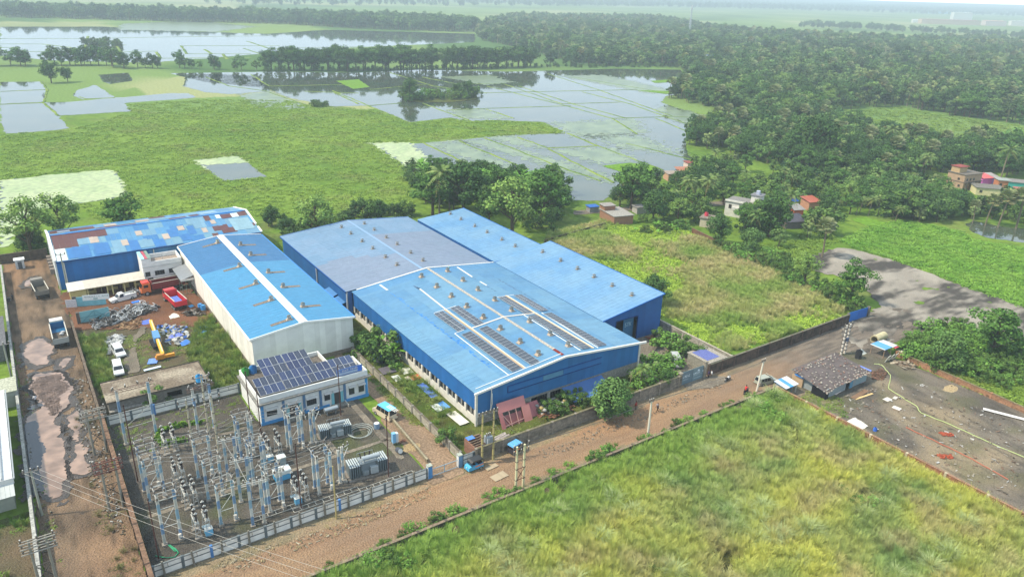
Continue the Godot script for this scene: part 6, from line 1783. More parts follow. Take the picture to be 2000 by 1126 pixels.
	for i in 3:
		wire(C(-3.9 + i * 0.7,-16.6,6.9),C(20.4 + i * 0.7,-16.5,6.3),0.5,"overhead wire along the dirt road")
		wire(C(20.4 + i * 0.7,-16.5,6.3),C(47.3 + i * 0.4,-16.4,5.9),0.5,"overhead wire along the dirt road")
		wire(C(-4.0 + i * 0.9,-9.1,8.3),C(-3.9 + i * 0.7,-16.6,6.9),0.2,"short wire between the two pole pairs at the drive")
	t = thing("radio_mast","thin lattice mast rising above the far forest","mast",P(1345,78),0.3)
	var lm := MB.new(); lm.col = S(196,200,204)
	for s in [[-1.6,-1.6],[1.6,-1.6],[1.6,1.6],[-1.6,1.6]]: lm.beam(Vector3(s[0],0,s[1]),Vector3(s[0] * 0.25,48,s[1] * 0.25),0.35)
	for i in 12:
		var k := 1.6 * (1.0 - 0.75 * i / 12.0)
		lm.beam(Vector3(-k,i * 4,k),Vector3(k * 0.95,i * 4 + 4,k),0.22); lm.beam(Vector3(k,i * 4,-k),Vector3(-k * 0.95,i * 4 + 4,-k),0.22)
	obj("lattice",lm,M.clean,t)
	bpart(t,"antenna",S(214,216,218),[[-1.6,-0.9,42,45,-0.3,0.3],[0.9,1.6,42,45,-0.3,0.3],[-0.3,0.3,45,48.5,0.6,1.2]],M.clean)
func wheel_mesh(r: float,w: float) -> Mesh:
	var b := MB.new()
	b.col = S(36,35,34)
	b.cyl(Vector3(0,0,-w / 2),Vector3(0,0,w / 2),r,r,14)
	b.col = S(150,150,148)
	b.cyl(Vector3(0,0,w / 2),Vector3(0,0,w / 2 + 0.02),r * 0.58,r * 0.5,12)
	b.cyl(Vector3(0,0,-w / 2),Vector3(0,0,-w / 2 - 0.02),r * 0.58,r * 0.5,12)
	return b.mesh(M.rubber)
func wheels(t: Node,xs: Array,half: float,r: float,w := 0.24) -> void:
	var m := wheel_mesh(r,w)
	for x in xs:
		for s in [-1,1]: inst("wheel",m,t).position = Vector3(x,r,s * half)
func prof(t: Node,called: String,pts: Array,half: float,col: Color,m: Material,taper := 0.0) -> MeshInstance3D:
	var b := MB.new(); b.col = col
	var v := []
	for p in pts: v.append(Vector2(p[0],p[1]))
	if not Geometry2D.is_polygon_clockwise(PackedVector2Array(v)): pass
	else: v.reverse()
	b.prism(v,-half,half)
	if taper > 0.0:   # pull the upper edge in
		var lo := 1e9; var hi := -1e9
		for p in v: lo = minf(lo,p.y); hi = maxf(hi,p.y)
		for i in b.v.size():
			var q := b.v[i]
			q.z *= 1.0 - taper * (q.y - lo) / (hi - lo)
			b.v[i] = q
	return obj(called,b,m,t)
func car(label: String,at: Vector3,turn: float,ln: float,hgt: float,col: Color,kind: String) -> Node3D:
	var t := thing("parked_" + ("van" if kind == "van" else "car"),label,"van" if kind == "van" else "car",at,turn)
	var h := ln / 2; var w := 0.84
	var belt := hgt * 0.56
	prof(t,"body",[[-h,0.35],[-h + 0.05,belt],[h * 0.52,belt],[h * 0.95,belt * 0.86],[h,belt * 0.7],[h,0.32],[h * 0.3,0.26],[-h * 0.8,0.26]],w,col,M.gloss,0.06)
	var roof := [[-h + 0.1,belt],[-h + 0.3,hgt],[h * 0.12,hgt],[h * 0.5,belt]]
	if kind == "van": roof = [[-h + 0.06,belt],[-h + 0.2,hgt],[h * 0.45,hgt],[h * 0.72,belt]]
	if kind == "pickup": roof = [[-h * 0.1,belt],[-h * 0.05,hgt],[h * 0.25,hgt],[h * 0.52,belt]]
	prof(t,"cabin",roof,w * 0.94,col,M.gloss,0.16)
	var rl: float = roof[1][0]; var rr: float = roof[2][0]
	var g := S(30,36,42)
	var gb := MB.new(); gb.col = g
	var e := 0.012
	var zz := func(y: float) -> float: return w * 0.94 * (1.0 - 0.16 * (y - belt) / (hgt - belt)) + e
	var y0 := belt + 0.05; var y1 := hgt - 0.1
	var n := 3 if kind != "pickup" else 1
	for s in [-1,1]:
		for i in n:
			var xa := lerpf(rl + 0.12,rr,float(i) / n) + 0.04; var xb := lerpf(rl + 0.12,rr,float(i + 1) / n) - 0.04
			var ext := 0.3 if i == n - 1 else 0.0
			gb.quad(Vector3(xa,y1,s * zz.call(y1)),Vector3(xb,y1,s * zz.call(y1)),Vector3(xb + ext,y0,s * zz.call(y0)),Vector3(xa,y0,s * zz.call(y0)),Vector3(0,0,s))
	obj("side_window",gb,M.glass,t)
	var wb := MB.new(); wb.col = S(34,42,48)
	var f0: Array = roof[3]; var f1: Array = roof[2]
	var nn := Vector3(f1[1] - f0[1],f0[0] - f1[0],0).normalized() * e
	if nn.y < 0: nn = -nn
	wb.quad(Vector3(f1[0],f1[1] - 0.04,-w * 0.7) + nn,Vector3(f1[0],f1[1] - 0.04,w * 0.7) + nn,Vector3(f0[0],f0[1] + 0.03,w * 0.84) + nn,Vector3(f0[0],f0[1] + 0.03,-w * 0.84) + nn,Vector3(0.5,0.7,0))
	obj("windscreen",wb,M.glass,t)
	var rb := MB.new(); rb.col = S(34,42,48)
	var r0: Array = roof[0]; var r1: Array = roof[1]
	rb.quad(Vector3(r1[0] - 0.02,r1[1] - 0.06,-w * 0.68),Vector3(r1[0] - 0.02,r1[1] - 0.06,w * 0.68),Vector3(r0[0] - 0.02,r0[1] + 0.06,w * 0.8),Vector3(r0[0] - 0.02,r0[1] + 0.06,-w * 0.8),Vector3(-1,0.3,0))
	obj("rear_window",rb,M.glass,t)
	for s in [-1,1]:
		bpart(t,"headlight",S(214,216,210),[[h * 0.95,h + 0.01,belt * 0.66,belt * 0.82,s * w * 0.9 - 0.14,s * w * 0.9]] if s > 0 else [[h * 0.95,h + 0.01,belt * 0.66,belt * 0.82,s * w * 0.9,s * w * 0.9 + 0.14]],M.gloss)
		bpart(t,"tail_light",S(150,26,22),[[-h - 0.012,-h + 0.02,belt * 0.7,belt * 0.92,s * w * 0.86 - 0.07,s * w * 0.86 + 0.07]],M.gloss)
	bpart(t,"bumper",S(60,62,64),[[h - 0.06,h + 0.07,0.3,0.5,-w * 0.95,w * 0.95]],M.paint)
	wheels(t,[-h * 0.62,h * 0.62],w - 0.1,0.33)
	return t
func tipper(label: String,at: Vector3,turn: float,ln: float,bed: Color,inner: Color,cab: Color,sideh: float) -> Node3D:
	var t := thing("tipper_truck",label,"truck",at,turn)
	var h := ln / 2; var w := 1.22
	var bx := h - 2.2
	bpart(t,"chassis",S(60,56,54),[[-h + 0.2,h - 0.3,0.7,0.95,-0.5,0.5]],M.paint)
	prof(t,"cab",[[bx + 0.25,0.75],[bx + 0.25,2.75],[h - 0.5,2.75],[h - 0.08,1.75],[h,0.75]],w * 0.94,cab,M.paint,0.05)
	bpart(t,"windscreen",S(30,36,42),[[-0.02,0.02,-0.45,0.45,-w * 0.8,w * 0.8]],M.glass).position = Vector3(h - 0.22,2.18,0)
	t.get_child(t.get_child_count() - 1).rotation.z = 0.4
	for s in [-1,1]: bpart(t,"side_window",S(30,36,42),[[bx + 0.7,h - 0.6,1.9,2.5,s * w * 0.93 - 0.02,s * w * 0.93 + 0.02]],M.glass)
	bpart(t,"bed_floor",inner,[[-h,bx,1.15,1.3,-w,w]],M.matte)
	bpart(t,"bed_side",bed,[[-h,bx,1.3,1.3 + sideh,-w - 0.04,-w + 0.06]],M.paint)
	bpart(t,"bed_side",bed,[[-h,bx,1.3,1.3 + sideh,w - 0.06,w + 0.04]],M.paint)
	bpart(t,"bed_front",bed,[[bx - 0.1,bx,1.3,1.3 + sideh + 0.35,-w,w]],M.paint)
	bpart(t,"tailgate",bed,[[-h - 0.06,-h + 0.04,1.2,1.3 + sideh * 0.9,-w,w]],M.paint)
	for s in [-1,1]:
		for i in 5:
			var x := lerpf(-h + 0.3,bx - 0.3,i / 4.0)
			bpart(t,"stake",jit(bed,0.15),[[x - 0.05,x + 0.05,1.2,1.3 + sideh,s * (w + 0.075) - 0.035,s * (w + 0.075) + 0.035]],M.paint)
		bpart(t,"top_rail",S(190,184,170),[[-h,bx,1.3 + sideh,1.37 + sideh,s * w - 0.08,s * w + 0.08]],M.paint)
	wheels(t,[-h + 1.0,-h + 2.2,h - 1.1],w - 0.15,0.5,0.32)
	return t
func vehicles() -> void:
	var back := HD + PI / 2          # x forward points away from the road,along +v
	var t := tipper("tipper truck with a blue lined bed parked beside the red puddle",P(117,662),back,9.8,S(150,152,146),S(112,106,98),S(206,204,196),1.05)
	bpart(t,"blue_lining",S(36,92,132),[[2.4,2.58,1.3,2.6,-1.14,1.14],[0.4,2.4,1.31,1.34,-1.14,1.14],[0.4,2.4,1.34,2.3,-1.15,-1.12],[0.4,2.4,1.34,2.3,1.12,1.15]],M.paint)
	sack_pile(t,Vector3(-0.9,1.36,0.4),4,0.5,S(214,216,218))
	t = tipper("empty dark tipper truck standing at the far end of the mud road",P(79,574),back + 0.08,8.0,S(112,108,100),S(96,92,84),S(130,124,116),0.9)
	t = tipper("red tipper truck loaded with blue rolled sheets at the scrap yard",P(342,595),back + 0.12,8.2,S(196,40,50),S(150,50,52),S(176,60,60),1.1)
	for i in 5:
		var b := MB.new(); b.col = jit(S(92,116,190),0.15)
		b.cyl(Vector3(-3.6,1.55,-0.8 + i * 0.36),Vector3(0.6,1.6,-0.8 + i * 0.36),0.17,0.17,8)
		one("sheet_roll","blue rolled sheet lying in the red tipper truck bed","roll",b,M.paint,t.position,t.rotation.y,"blue sheet rolls in the red tipper")
	t = tipper("long red lorry with an orange cab parked before the white office",P(318,568),HD + PI + 0.05,9.0,S(124,46,46),S(110,60,52),S(206,108,52),1.3)
	bpart(t,"roof_rack",S(214,70,56),[[2.7,4.1,2.75,3.0,-0.9,0.9]],M.paint)
	bpart(t,"number_stripe",S(226,190,90),[[-4.4,2.2,1.35,1.5,1.265,1.275]],M.clean)
	t = car("white pickup heaped with scrap metal in the scrap yard",P(240,586),HD + PI + 0.25,5.2,1.8,S(214,214,212),"pickup")
	bpart(t,"load_bed",S(200,200,196),[[-2.6,-0.3,1.0,1.35,-0.86,-0.8],[-2.6,-0.3,1.0,1.35,0.8,0.86],[-2.62,-2.56,1.0,1.35,-0.8,0.8]],M.gloss)
	scrap_heap("heap of grey metal scrap on the white pickup and the ground beside it",P(263,577),2.6,1.5,1.9,60)
	car("white hatchback parked in front of the other white car in the grassy yard",P(231,726),HD - PI / 2 - 0.05,4.5,1.7,S(216,218,216),"car")
	car("white hatchback parked behind the other white car in the grassy yard",P(232,692),HD - PI / 2 + 0.1,4.3,1.7,S(214,216,214),"car")
	car("silver van parked inside the factory yard",P(1320,712),HD - 0.55 - PI / 2 + 0.0,4.2,1.85,S(166,168,166),"van")
	t = car("grey green car with its bonnet raised beside the roadside pole",P(1495,748),HD - 0.15,4.2,1.5,S(150,152,138),"car")
	var o := bpart(t,"open_bonnet",S(196,194,180),[[-1.0,0.0,-0.02,0.02,-0.72,0.72]],M.gloss)
	o.position = Vector3(1.2,0.95,0); o.rotation.z = -0.75
	t = car("cream delivery van with a bright blue roof on the substation drive",foot(690,680,4.69,290,620),HD + PI / 2 + 0.22,4.4,2.0,S(206,192,166),"van")
	bpart(t,"roof_sheet",S(96,176,222),[[-2.0,0.9,2.01,2.06,-0.78,0.78]],M.clean)
	for z in [-0.2,0.1,0.4]: bpart(t,"roof_pipe",S(206,206,200),[[-2.9,-0.6,2.061,2.14,z,z + 0.09]],M.clean)
	rickshaw("blue and orange auto rickshaw with a black hood at the gate of the drive",P(925,916),HD + PI + 0.05,S(70,160,200),S(46,44,46))
	t = rickshaw("black electric rickshaw with a pale blue roof under the pole pair",P(1008,882),HD + 0.2,S(50,52,60),S(92,158,206))
	motorcycle("white and black motorcycle parked outside the factory gate",P(1421,744),HD + 0.15,S(206,206,204))
	motorcycle("black motorcycle ridden along the dirt road",P(1457,768),HD + 0.25,S(40,40,44))
	motorcycle("dark motorcycle leaning at the left side of the mud road",P(16,590),HD + 1.0,S(50,50,54))
	bicycle("pale bicycle lying in the building yard",foot(1300,732,2.857,1437,65),0.4)
func sack_pile(t: Node,at: Vector3,n: int,r: float,col: Color) -> void:
	for i in n:
		var b := MB.new(); b.col = jit(col,0.06)
		b.sph(Vector3.ZERO,Vector3(r,r * 0.35,r * 0.6),7,5)
		var o := obj("sack",b,M.matte,t)
		o.position = at + Vector3(rng.randf_range(-0.5,0.5),0.12 + 0.1 * (i % 2),rng.randf_range(-0.3,0.4))
		o.rotation.y = rng.randf() * 3.0
func rickshaw(label: String,at: Vector3,turn: float,col: Color,roof: Color) -> Node3D:
	var t := thing("rickshaw",label,"rickshaw",at,turn)
	prof(t,"body",[[-1.3,0.35],[-1.3,0.95],[0.2,0.95],[0.75,1.05],[1.15,0.9],[1.25,0.4]],0.62,col,M.paint,0.05)
	prof(t,"hood",[[-1.3,1.55],[-1.2,1.75],[0.5,1.78],[0.75,1.6]],0.64,roof,M.paint,0.06)
	bpart(t,"side_stripe",S(214,120,60),[[-1.25,0.1,0.72,0.9,0.6,0.635],[-1.25,0.1,0.72,0.9,-0.635,-0.6]],M.clean)
	bpart(t,"seat",S(60,40,40),[[-1.1,-0.5,0.95,1.2,-0.5,0.5],[-0.1,0.2,0.95,1.15,-0.3,0.3]],M.matte)
	bpart(t,"windscreen",S(44,52,58),[[0.72,0.76,1.03,1.6,-0.5,0.5]],M.glass)
	for q in [[-1.25,-0.6],[-1.25,0.6],[0.6,-0.6],[0.6,0.6]]: bpart(t,"roof_post",S(60,60,62),[[q[0] - 0.03,q[0] + 0.03,0.93,1.58,q[1] - 0.03,q[1] + 0.03]],M.paint)
	var m := wheel_mesh(0.26,0.14)
	for q in [[-0.85,-0.56],[-0.85,0.56],[0.95,0.0]]: inst("wheel",m,t).position = Vector3(q[0],0.26,q[1])
	bpart(t,"headlight",S(214,214,206),[[1.2,1.27,0.72,0.86,-0.08,0.08]],M.gloss)
	return t
func motorcycle(label: String,at: Vector3,turn: float,col: Color) -> Node3D:
	var t := thing("motorcycle",label,"motorcycle",at,turn)
	var m := wheel_mesh(0.3,0.1)
	for x in [-0.65,0.65]: inst("wheel",m,t).position = Vector3(x,0.3,0)
	prof(t,"tank",[[-0.1,0.62],[-0.05,0.85],[0.3,0.9],[0.45,0.7]],0.14,col,M.gloss)
	prof(t,"seat",[[-0.8,0.72],[-0.75,0.84],[-0.1,0.8],[-0.1,0.66]],0.13,S(34,32,32),M.matte)
	bpart(t,"engine",S(90,90,92),[[-0.25,0.3,0.25,0.62,-0.14,0.14]],M.metal)
	barpart(t,"fork",S(120,120,122),[[Vector3(0.65,0.3,0.08),Vector3(0.42,0.98,0.08)],[Vector3(0.65,0.3,-0.08),Vector3(0.42,0.98,-0.08)],[Vector3(0.4,1.0,-0.34),Vector3(0.4,1.0,0.34)]],0.04,0.04,M.metal)
	bpart(t,"mudguard",col,[[-0.95,-0.45,0.6,0.66,-0.08,0.08],[0.4,0.85,0.6,0.65,-0.07,0.07]],M.gloss)
	bpart(t,"headlight",S(220,220,214),[[0.5,0.6,0.8,0.95,-0.08,0.08]],M.gloss)
	return t
func bicycle(label: String,at: Vector3,turn: float) -> void:
	var t := thing("bicycle",label,"bicycle",at + Vector3(0,0.12,0),turn)
	for x in [-0.52,0.52]:
		var b := MB.new(); b.col = S(196,198,198)
		for i in 16:
			var a0 := TAU * i / 16; var a1 := TAU * (i + 1) / 16
			b.cyl(Vector3(x + cos(a0) * 0.33,0,sin(a0) * 0.33),Vector3(x + cos(a1) * 0.33,0,sin(a1) * 0.33),0.025,0.025,4,false)
		obj("wheel",b,M.paint,t)
	barpart(t,"frame",S(206,206,206),[[Vector3(-0.52,0.04,0),Vector3(0,0.05,0.1)],[Vector3(0,0.05,0.1),Vector3(0.4,0.05,-0.45)],[Vector3(-0.52,0.04,0),Vector3(-0.15,0.05,-0.45)],[Vector3(-0.15,0.05,-0.45),Vector3(0.4,0.05,-0.45)],[Vector3(0,0.05,0.1),Vector3(-0.15,0.05,-0.55)],[Vector3(0.52,0.04,0),Vector3(0.38,0.05,-0.6)]],0.04,0.04,M.paint)
# ---------- people: one continuous surface from tapered bones ----------
func person(label: String,at: Vector3,turn: float,J: Dictionary,shirt: Color,trousers: Color,skin: Color,hair: Color,pose_sit := false) -> MeshInstance3D:
	var D := {"hip": Vector3(0,0.95,0),"chest": Vector3(0.02,1.3,0),"neck": Vector3(0.02,1.48,0),"head": Vector3(0.04,1.63,0),
		"shl": Vector3(0.02,1.4,-0.19),"shr": Vector3(0.02,1.4,0.19),"ell": Vector3(0.0,1.13,-0.25),"elr": Vector3(0.0,1.13,0.25),"hal": Vector3(0.12,0.88,-0.25),"har": Vector3(0.12,0.88,0.25),
		"hpl": Vector3(0,0.92,-0.1),"hpr": Vector3(0,0.92,0.1),"knl": Vector3(0.03,0.5,-0.11),"knr": Vector3(0.03,0.5,0.11),"fol": Vector3(0,0.08,-0.11),"for": Vector3(0,0.08,0.11),"tol": Vector3(0.16,0.04,-0.12),"tor": Vector3(0.16,0.04,0.12)}
	for k in J: D[k] = J[k]
	var B := [["hip","chest",0.15,0.17,0],["chest","neck",0.16,0.075,0],["neck","head",0.055,0.06,2],["shl","shr",0.075,0.075,0],["shl","ell",0.06,0.048,0],["shr","elr",0.06,0.048,0],["ell","hal",0.042,0.034,2],["elr","har",0.042,0.034,2],
		["hpl","hpr",0.13,0.13,1],["hpl","knl",0.095,0.068,1],["hpr","knr",0.095,0.068,1],["knl","fol",0.064,0.045,1],["knr","for",0.064,0.045,1],["fol","tol",0.045,0.035,3],["for","tor",0.045,0.035,3]]
	var hd: Vector3 = D.head
	var xs := []
	for b in B: xs.append([D[b[0]],D[b[1]],b[2],b[3],b[4]])
	xs.append([hd + Vector3(0.0,0.01,0),hd + Vector3(0.02,0.06,0),0.095,0.1,2])
	xs.append([hd + Vector3(-0.025,0.05,0),hd + Vector3(-0.01,0.1,0),0.1,0.092,4])
	xs.append([hd + Vector3(0.09,0.0,0),hd + Vector3(0.115,-0.015,0),0.016,0.016,2])
	for s in ["l","r"]:   # palm,fingers and thumb
		var hv: Vector3 = D["ha" + s]; var dv := (hv - (D["el" + s] as Vector3)).normalized()
		var sd := dv.cross(Vector3(1,0,0.2)).normalized()
		xs.append([hv,hv + dv * 0.08,0.036,0.034,2])
		for i in 4: xs.append([hv + dv * 0.08 + sd * (i - 1.5) * 0.02,hv + dv * (0.15 + 0.012 * (1.5 - absf(i - 1.5))) + sd * (i - 1.5) * 0.022 + Vector3(0.02,0,0),0.012,0.01,2])
		xs.append([hv + dv * 0.03 + sd * 0.03,hv + dv * 0.08 + sd * 0.07,0.014,0.011,2])
	var cell := 0.03
	var lo := Vector3(1e9,1e9,1e9); var hi := -lo
	for b in xs:
		for q in 2:
			lo = lo.min(b[q] - Vector3.ONE * 0.2); hi = hi.max(b[q] + Vector3.ONE * 0.2)
	var n := Vector3i(((hi - lo) / cell).ceil()) + Vector3i.ONE
	var f := PackedFloat32Array(); f.resize(n.x * n.y * n.z); f.fill(9.0)
	var who := PackedInt32Array(); who.resize(f.size())
	var bd := PackedFloat32Array(); bd.resize(f.size()); bd.fill(9.0)
	for b in xs:
		var a: Vector3 = b[0]; var e: Vector3 = b[1]
		var ab := e - a; var l2 := maxf(ab.length_squared(),1e-6)
		var rr: float = maxf(b[2],b[3]) + 0.1
		var i0 := Vector3i(((a.min(e) - Vector3.ONE * rr - lo) / cell).floor()).clamp(Vector3i.ZERO,n - Vector3i.ONE)
		var i1 := Vector3i(((a.max(e) + Vector3.ONE * rr - lo) / cell).ceil()).clamp(Vector3i.ZERO,n - Vector3i.ONE)
		for z in range(i0.z,i1.z + 1):
			for y in range(i0.y,i1.y + 1):
				for x in range(i0.x,i1.x + 1):
					var p := lo + Vector3(x,y,z) * cell
					var t := clampf((p - a).dot(ab) / l2,0.0,1.0)
					var d: float = p.distance_to(a + ab * t) - lerpf(b[2],b[3],t)
					var id := (z * n.y + y) * n.x + x
					if d < bd[id]: bd[id] = d; who[id] = b[4]
					var h := maxf(0.03 - absf(f[id] - d),0.0) / 0.03
					f[id] = minf(f[id],d) - h * h * 0.0075
	var cols := [shirt,trousers,skin,S(50,40,36),hair]
	var vid := {}
	var pos := PackedVector3Array(); var nor := PackedVector3Array(); var col := PackedColorArray()
	for z in n.z - 1:
		for y in n.y - 1:
			for x in n.x - 1:
				var s := 0
				var acc := Vector3.ZERO; var cnt := 0
				var v := []
				for q in 8:
					v.append(f[((z + (q >> 2)) * n.y + y + ((q >> 1) & 1)) * n.x + x + (q & 1)])
					if v[q] < 0.0: s += 1
				if s == 0 or s == 8: continue
				for pr in [[0,1],[2,3],[4,5],[6,7],[0,2],[1,3],[4,6],[5,7],[0,4],[1,5],[2,6],[3,7]]:
					var v0: float = v[pr[0]]; var v1: float = v[pr[1]]
					if (v0 < 0.0) == (v1 < 0.0): continue
					var t := v0 / (v0 - v1)
					var p0 := Vector3(pr[0] & 1,(pr[0] >> 1) & 1,pr[0] >> 2); var p1 := Vector3(pr[1] & 1,(pr[1] >> 1) & 1,pr[1] >> 2)
					acc += p0.lerp(p1,t); cnt += 1
				vid[Vector3i(x,y,z)] = pos.size()
				pos.append(lo + (Vector3(x,y,z) + acc / cnt) * cell)
				nor.append(Vector3(v[1] + v[3] + v[5] + v[7] - v[0] - v[2] - v[4] - v[6],v[2] + v[3] + v[6] + v[7] - v[0] - v[1] - v[4] - v[5],v[4] + v[5] + v[6] + v[7] - v[0] - v[1] - v[2] - v[3]).normalized())
				col.append(cols[who[(z * n.y + y) * n.x + x]])
	var mb := MB.new()
	var ax := [Vector3i(1,0,0),Vector3i(0,1,0),Vector3i(0,0,1)]
	for z in range(1,n.z - 1):
		for y in range(1,n.y - 1):
			for x in range(1,n.x - 1):
				var a0 := f[(z * n.y + y) * n.x + x]
				for k in 3:
					var d: Vector3i = ax[k]
					var a1 := f[((z + d.z) * n.y + y + d.y) * n.x + x + d.x]
					if (a0 < 0.0) == (a1 < 0.0): continue
					var u: Vector3i = ax[(k + 1) % 3]; var w: Vector3i = ax[(k + 2) % 3]
					var c := Vector3i(x,y,z)
					var ids := [vid.get(c - u - w,-1),vid.get(c - w,-1),vid.get(c,-1),vid.get(c - u,-1)]
					if -1 in ids: continue
					if a0 < 0.0: ids.reverse()
					for q in [0,1,2,0,2,3]:
						mb.v.append(pos[ids[q]]); mb.n.append(nor[ids[q]]); mb.c.append(col[ids[q]]); mb.t.append(Vector2())
	return one("person",label,"person",mb,M.clean,at,turn)
func people() -> void:
	var sk := S(120,82,62); var hr := S(28,24,22)
	var walk := {"knl": Vector3(0.16,0.52,-0.1),"fol": Vector3(0.3,0.12,-0.1),"tol": Vector3(0.45,0.1,-0.1),"knr": Vector3(-0.02,0.5,0.1),"for": Vector3(-0.32,0.16,0.1),"tor": Vector3(-0.2,0.04,0.1),"elr": Vector3(0.06,1.13,0.27),"har": Vector3(0.26,0.98,0.22),"ell": Vector3(-0.12,1.14,-0.26),"hal": Vector3(-0.12,0.9,-0.24)}
	var carry := walk.duplicate()
	carry["ell"] = Vector3(0.12,1.3,-0.36); carry["hal"] = Vector3(0.1,1.55,-0.3)
	person("person in dark shirt and brown trousers walking along the dirt road with a bag",P(1284,805),HD + PI - 0.2,carry,S(70,60,66),S(64,48,30),sk,hr)
	var b := MB.new(); b.col = S(176,168,166)
	b.sph(Vector3(0,0,0),Vector3(0.28,0.2,0.22),9,7)
	one("bag","pale round bag carried on the walking person's shoulder","bag",b,M.matte,P(1284,805) + Vector3(0,1.55,0) + C(-0.25,-0.1) - O0)
	person("person in red shirt standing at the ditch below the round tree",P(1241,801),HD - 1.4,{},S(150,66,56),S(80,60,52),sk,hr)
	person("person in black clothes standing near the silver van in the factory yard",P(1283,715),HD - 0.4,{"elr": Vector3(0.12,1.12,0.24),"har": Vector3(0.3,1.1,0.1)},S(34,34,38),S(30,30,34),sk,hr)
	person("person in white shirt standing near the silver van in the factory yard",P(1293,716),HD + 2.6,{},S(210,210,206),S(150,140,130),sk,hr)
	person("person in dark purple clothes standing in the factory gate doorway",P(1383,739),HD - 1.2,{},S(70,56,92),S(50,42,50),sk,hr)
	person("person in white shirt standing on the concrete outside the factory gate",P(1389,739),HD + 2.2,{},S(214,212,208),S(110,100,92),sk,hr)
	person("person in pale shirt walking at the edge of the flooded mud road",P(70,789),HD + 1.2,walk,S(206,204,206),S(52,48,52),sk,hr)
	var sit := {"hip": Vector3(-0.3,0.92,0),"chest": Vector3(-0.22,1.25,0),"neck": Vector3(-0.18,1.43,0),"head": Vector3(-0.15,1.58,0),"shl": Vector3(-0.2,1.36,-0.18),"shr": Vector3(-0.2,1.36,0.18),"ell": Vector3(0.04,1.18,-0.28),"elr": Vector3(0.04,1.18,0.28),"hal": Vector3(0.3,1.05,-0.28),"har": Vector3(0.3,1.05,0.28),
		"hpl": Vector3(-0.3,0.9,-0.12),"hpr": Vector3(-0.3,0.9,0.12),"knl": Vector3(0.12,0.74,-0.2),"knr": Vector3(0.12,0.74,0.2),"fol": Vector3(-0.02,0.34,-0.2),"for": Vector3(-0.02,0.34,0.2),"tol": Vector3(0.13,0.3,-0.2),"tor": Vector3(0.13,0.3,0.2)}
	person("person in red shirt riding the black motorcycle",P(1457,768),HD + 0.25,sit,S(196,60,60),S(50,46,46),sk,hr)
	person("person with dark clothes sitting beside the left wall of the mud road",P(25,588),HD + 0.8,{},S(60,60,66),S(50,46,44),sk,hr)
func scrap_heap(label: String,at: Vector3,rx: float,rz: float,h: float,n: int) -> void:
	var b := MB.new()
	for i in n:
		var a := rng.randf() * TAU; var r := sqrt(rng.randf())
		var y := maxf(0.05,h * (1.0 - r) * rng.randf_range(0.7,1.0))
		var c := Vector3(cos(a) * r * rx,y,sin(a) * r * rz)
		b.col = jit(S(150,150,150),0.4)
		var bs := Basis(Vector3(rng.randfn(),rng.randfn(),rng.randfn()).normalized(),rng.randf() * TAU)
		if i % 3 == 0: b.cyl(c - bs.x * rng.randf_range(0.3,0.9),c + bs.x * 0.5,0.06,0.06,5)
		else: b.box(c,Vector3(rng.randf_range(0.2,0.8),rng.randf_range(0.1,0.4),rng.randf_range(0.1,0.5)),bs)
	for i in 24:
		var a := rng.randf() * TAU; var r := rng.randf() * 0.7
		b.col = jit(S(120,118,116),0.3)
		b.box(Vector3(cos(a) * r * rx,h * 0.3 * (1.0 - r),sin(a) * r * rz),Vector3(0.9,h * 0.5,0.8),Basis(Vector3.UP,a))
	stuff(one("scrap_heap",label,"scrap",b,M.metal,at))
var proto := {}          # kind -> {trunk,crown,whole}
var avoid := []          # [world x,z,radius] kept free of trees
var grown := []          # [kind,position,height,label,group]
func leafquad(b: MB,c: Vector3,nrm: Vector3,r: float,asp := 1.0) -> void:
	var a := nrm.cross(Vector3(rng.randfn(),rng.randfn(),rng.randfn())).normalized()
	var d := nrm.cross(a)
	var m := b.v.size()
	b.quad(c - a * r * asp,c - d * r * 0.7 + nrm * r * 0.2,c + a * r * asp,c + d * r * 0.7 + nrm * r * 0.15,nrm)
func crown_into(b: MB,h: float,rx: float,y0: float,lobes: int,leaves: int,ls: float,ca: Color,cb: Color,flat: float,tb: MB) -> void:
	for i in lobes:
		var a := TAU * (i * 0.618 + rng.randf() * 0.12)
		var t := (i + 0.5) / lobes
		var rr := rx * sqrt(maxf(0.0,1.0 - pow(absf(t * 1.8 - 0.75),2.0) * 0.8)) * rng.randf_range(0.3,1.0)
		var c := Vector3(cos(a) * rr,lerpf(y0 + 0.12 * h,h * 0.88,t) + rng.randf_range(-0.05,0.05) * h,sin(a) * rr)
		var lr := rx * rng.randf_range(0.24,0.52)
		tb.cyl(Vector3(0,lerpf(y0 * 0.7,h * 0.6,t),0),c,0.035 * h * 0.35,0.03,5,false)
		var tint := ca.lerp(cb,rng.randf())
		for k in leaves:
			var d := Vector3(rng.randfn(),rng.randfn(),rng.randfn()).normalized()
			var q := d * lr * pow(rng.randf(),0.45)
			q.y *= flat
			var lc := jit(tint.lerp(cb if rng.randf() < 0.5 else ca,0.35),0.28)
			b.col = lc
			leafquad(b,c + q,(d * 0.8 + Vector3(0,0.55,0) + Vector3(rng.randfn(),rng.randfn(),rng.randfn()) * 0.45).normalized(),ls * rng.randf_range(0.6,1.3))
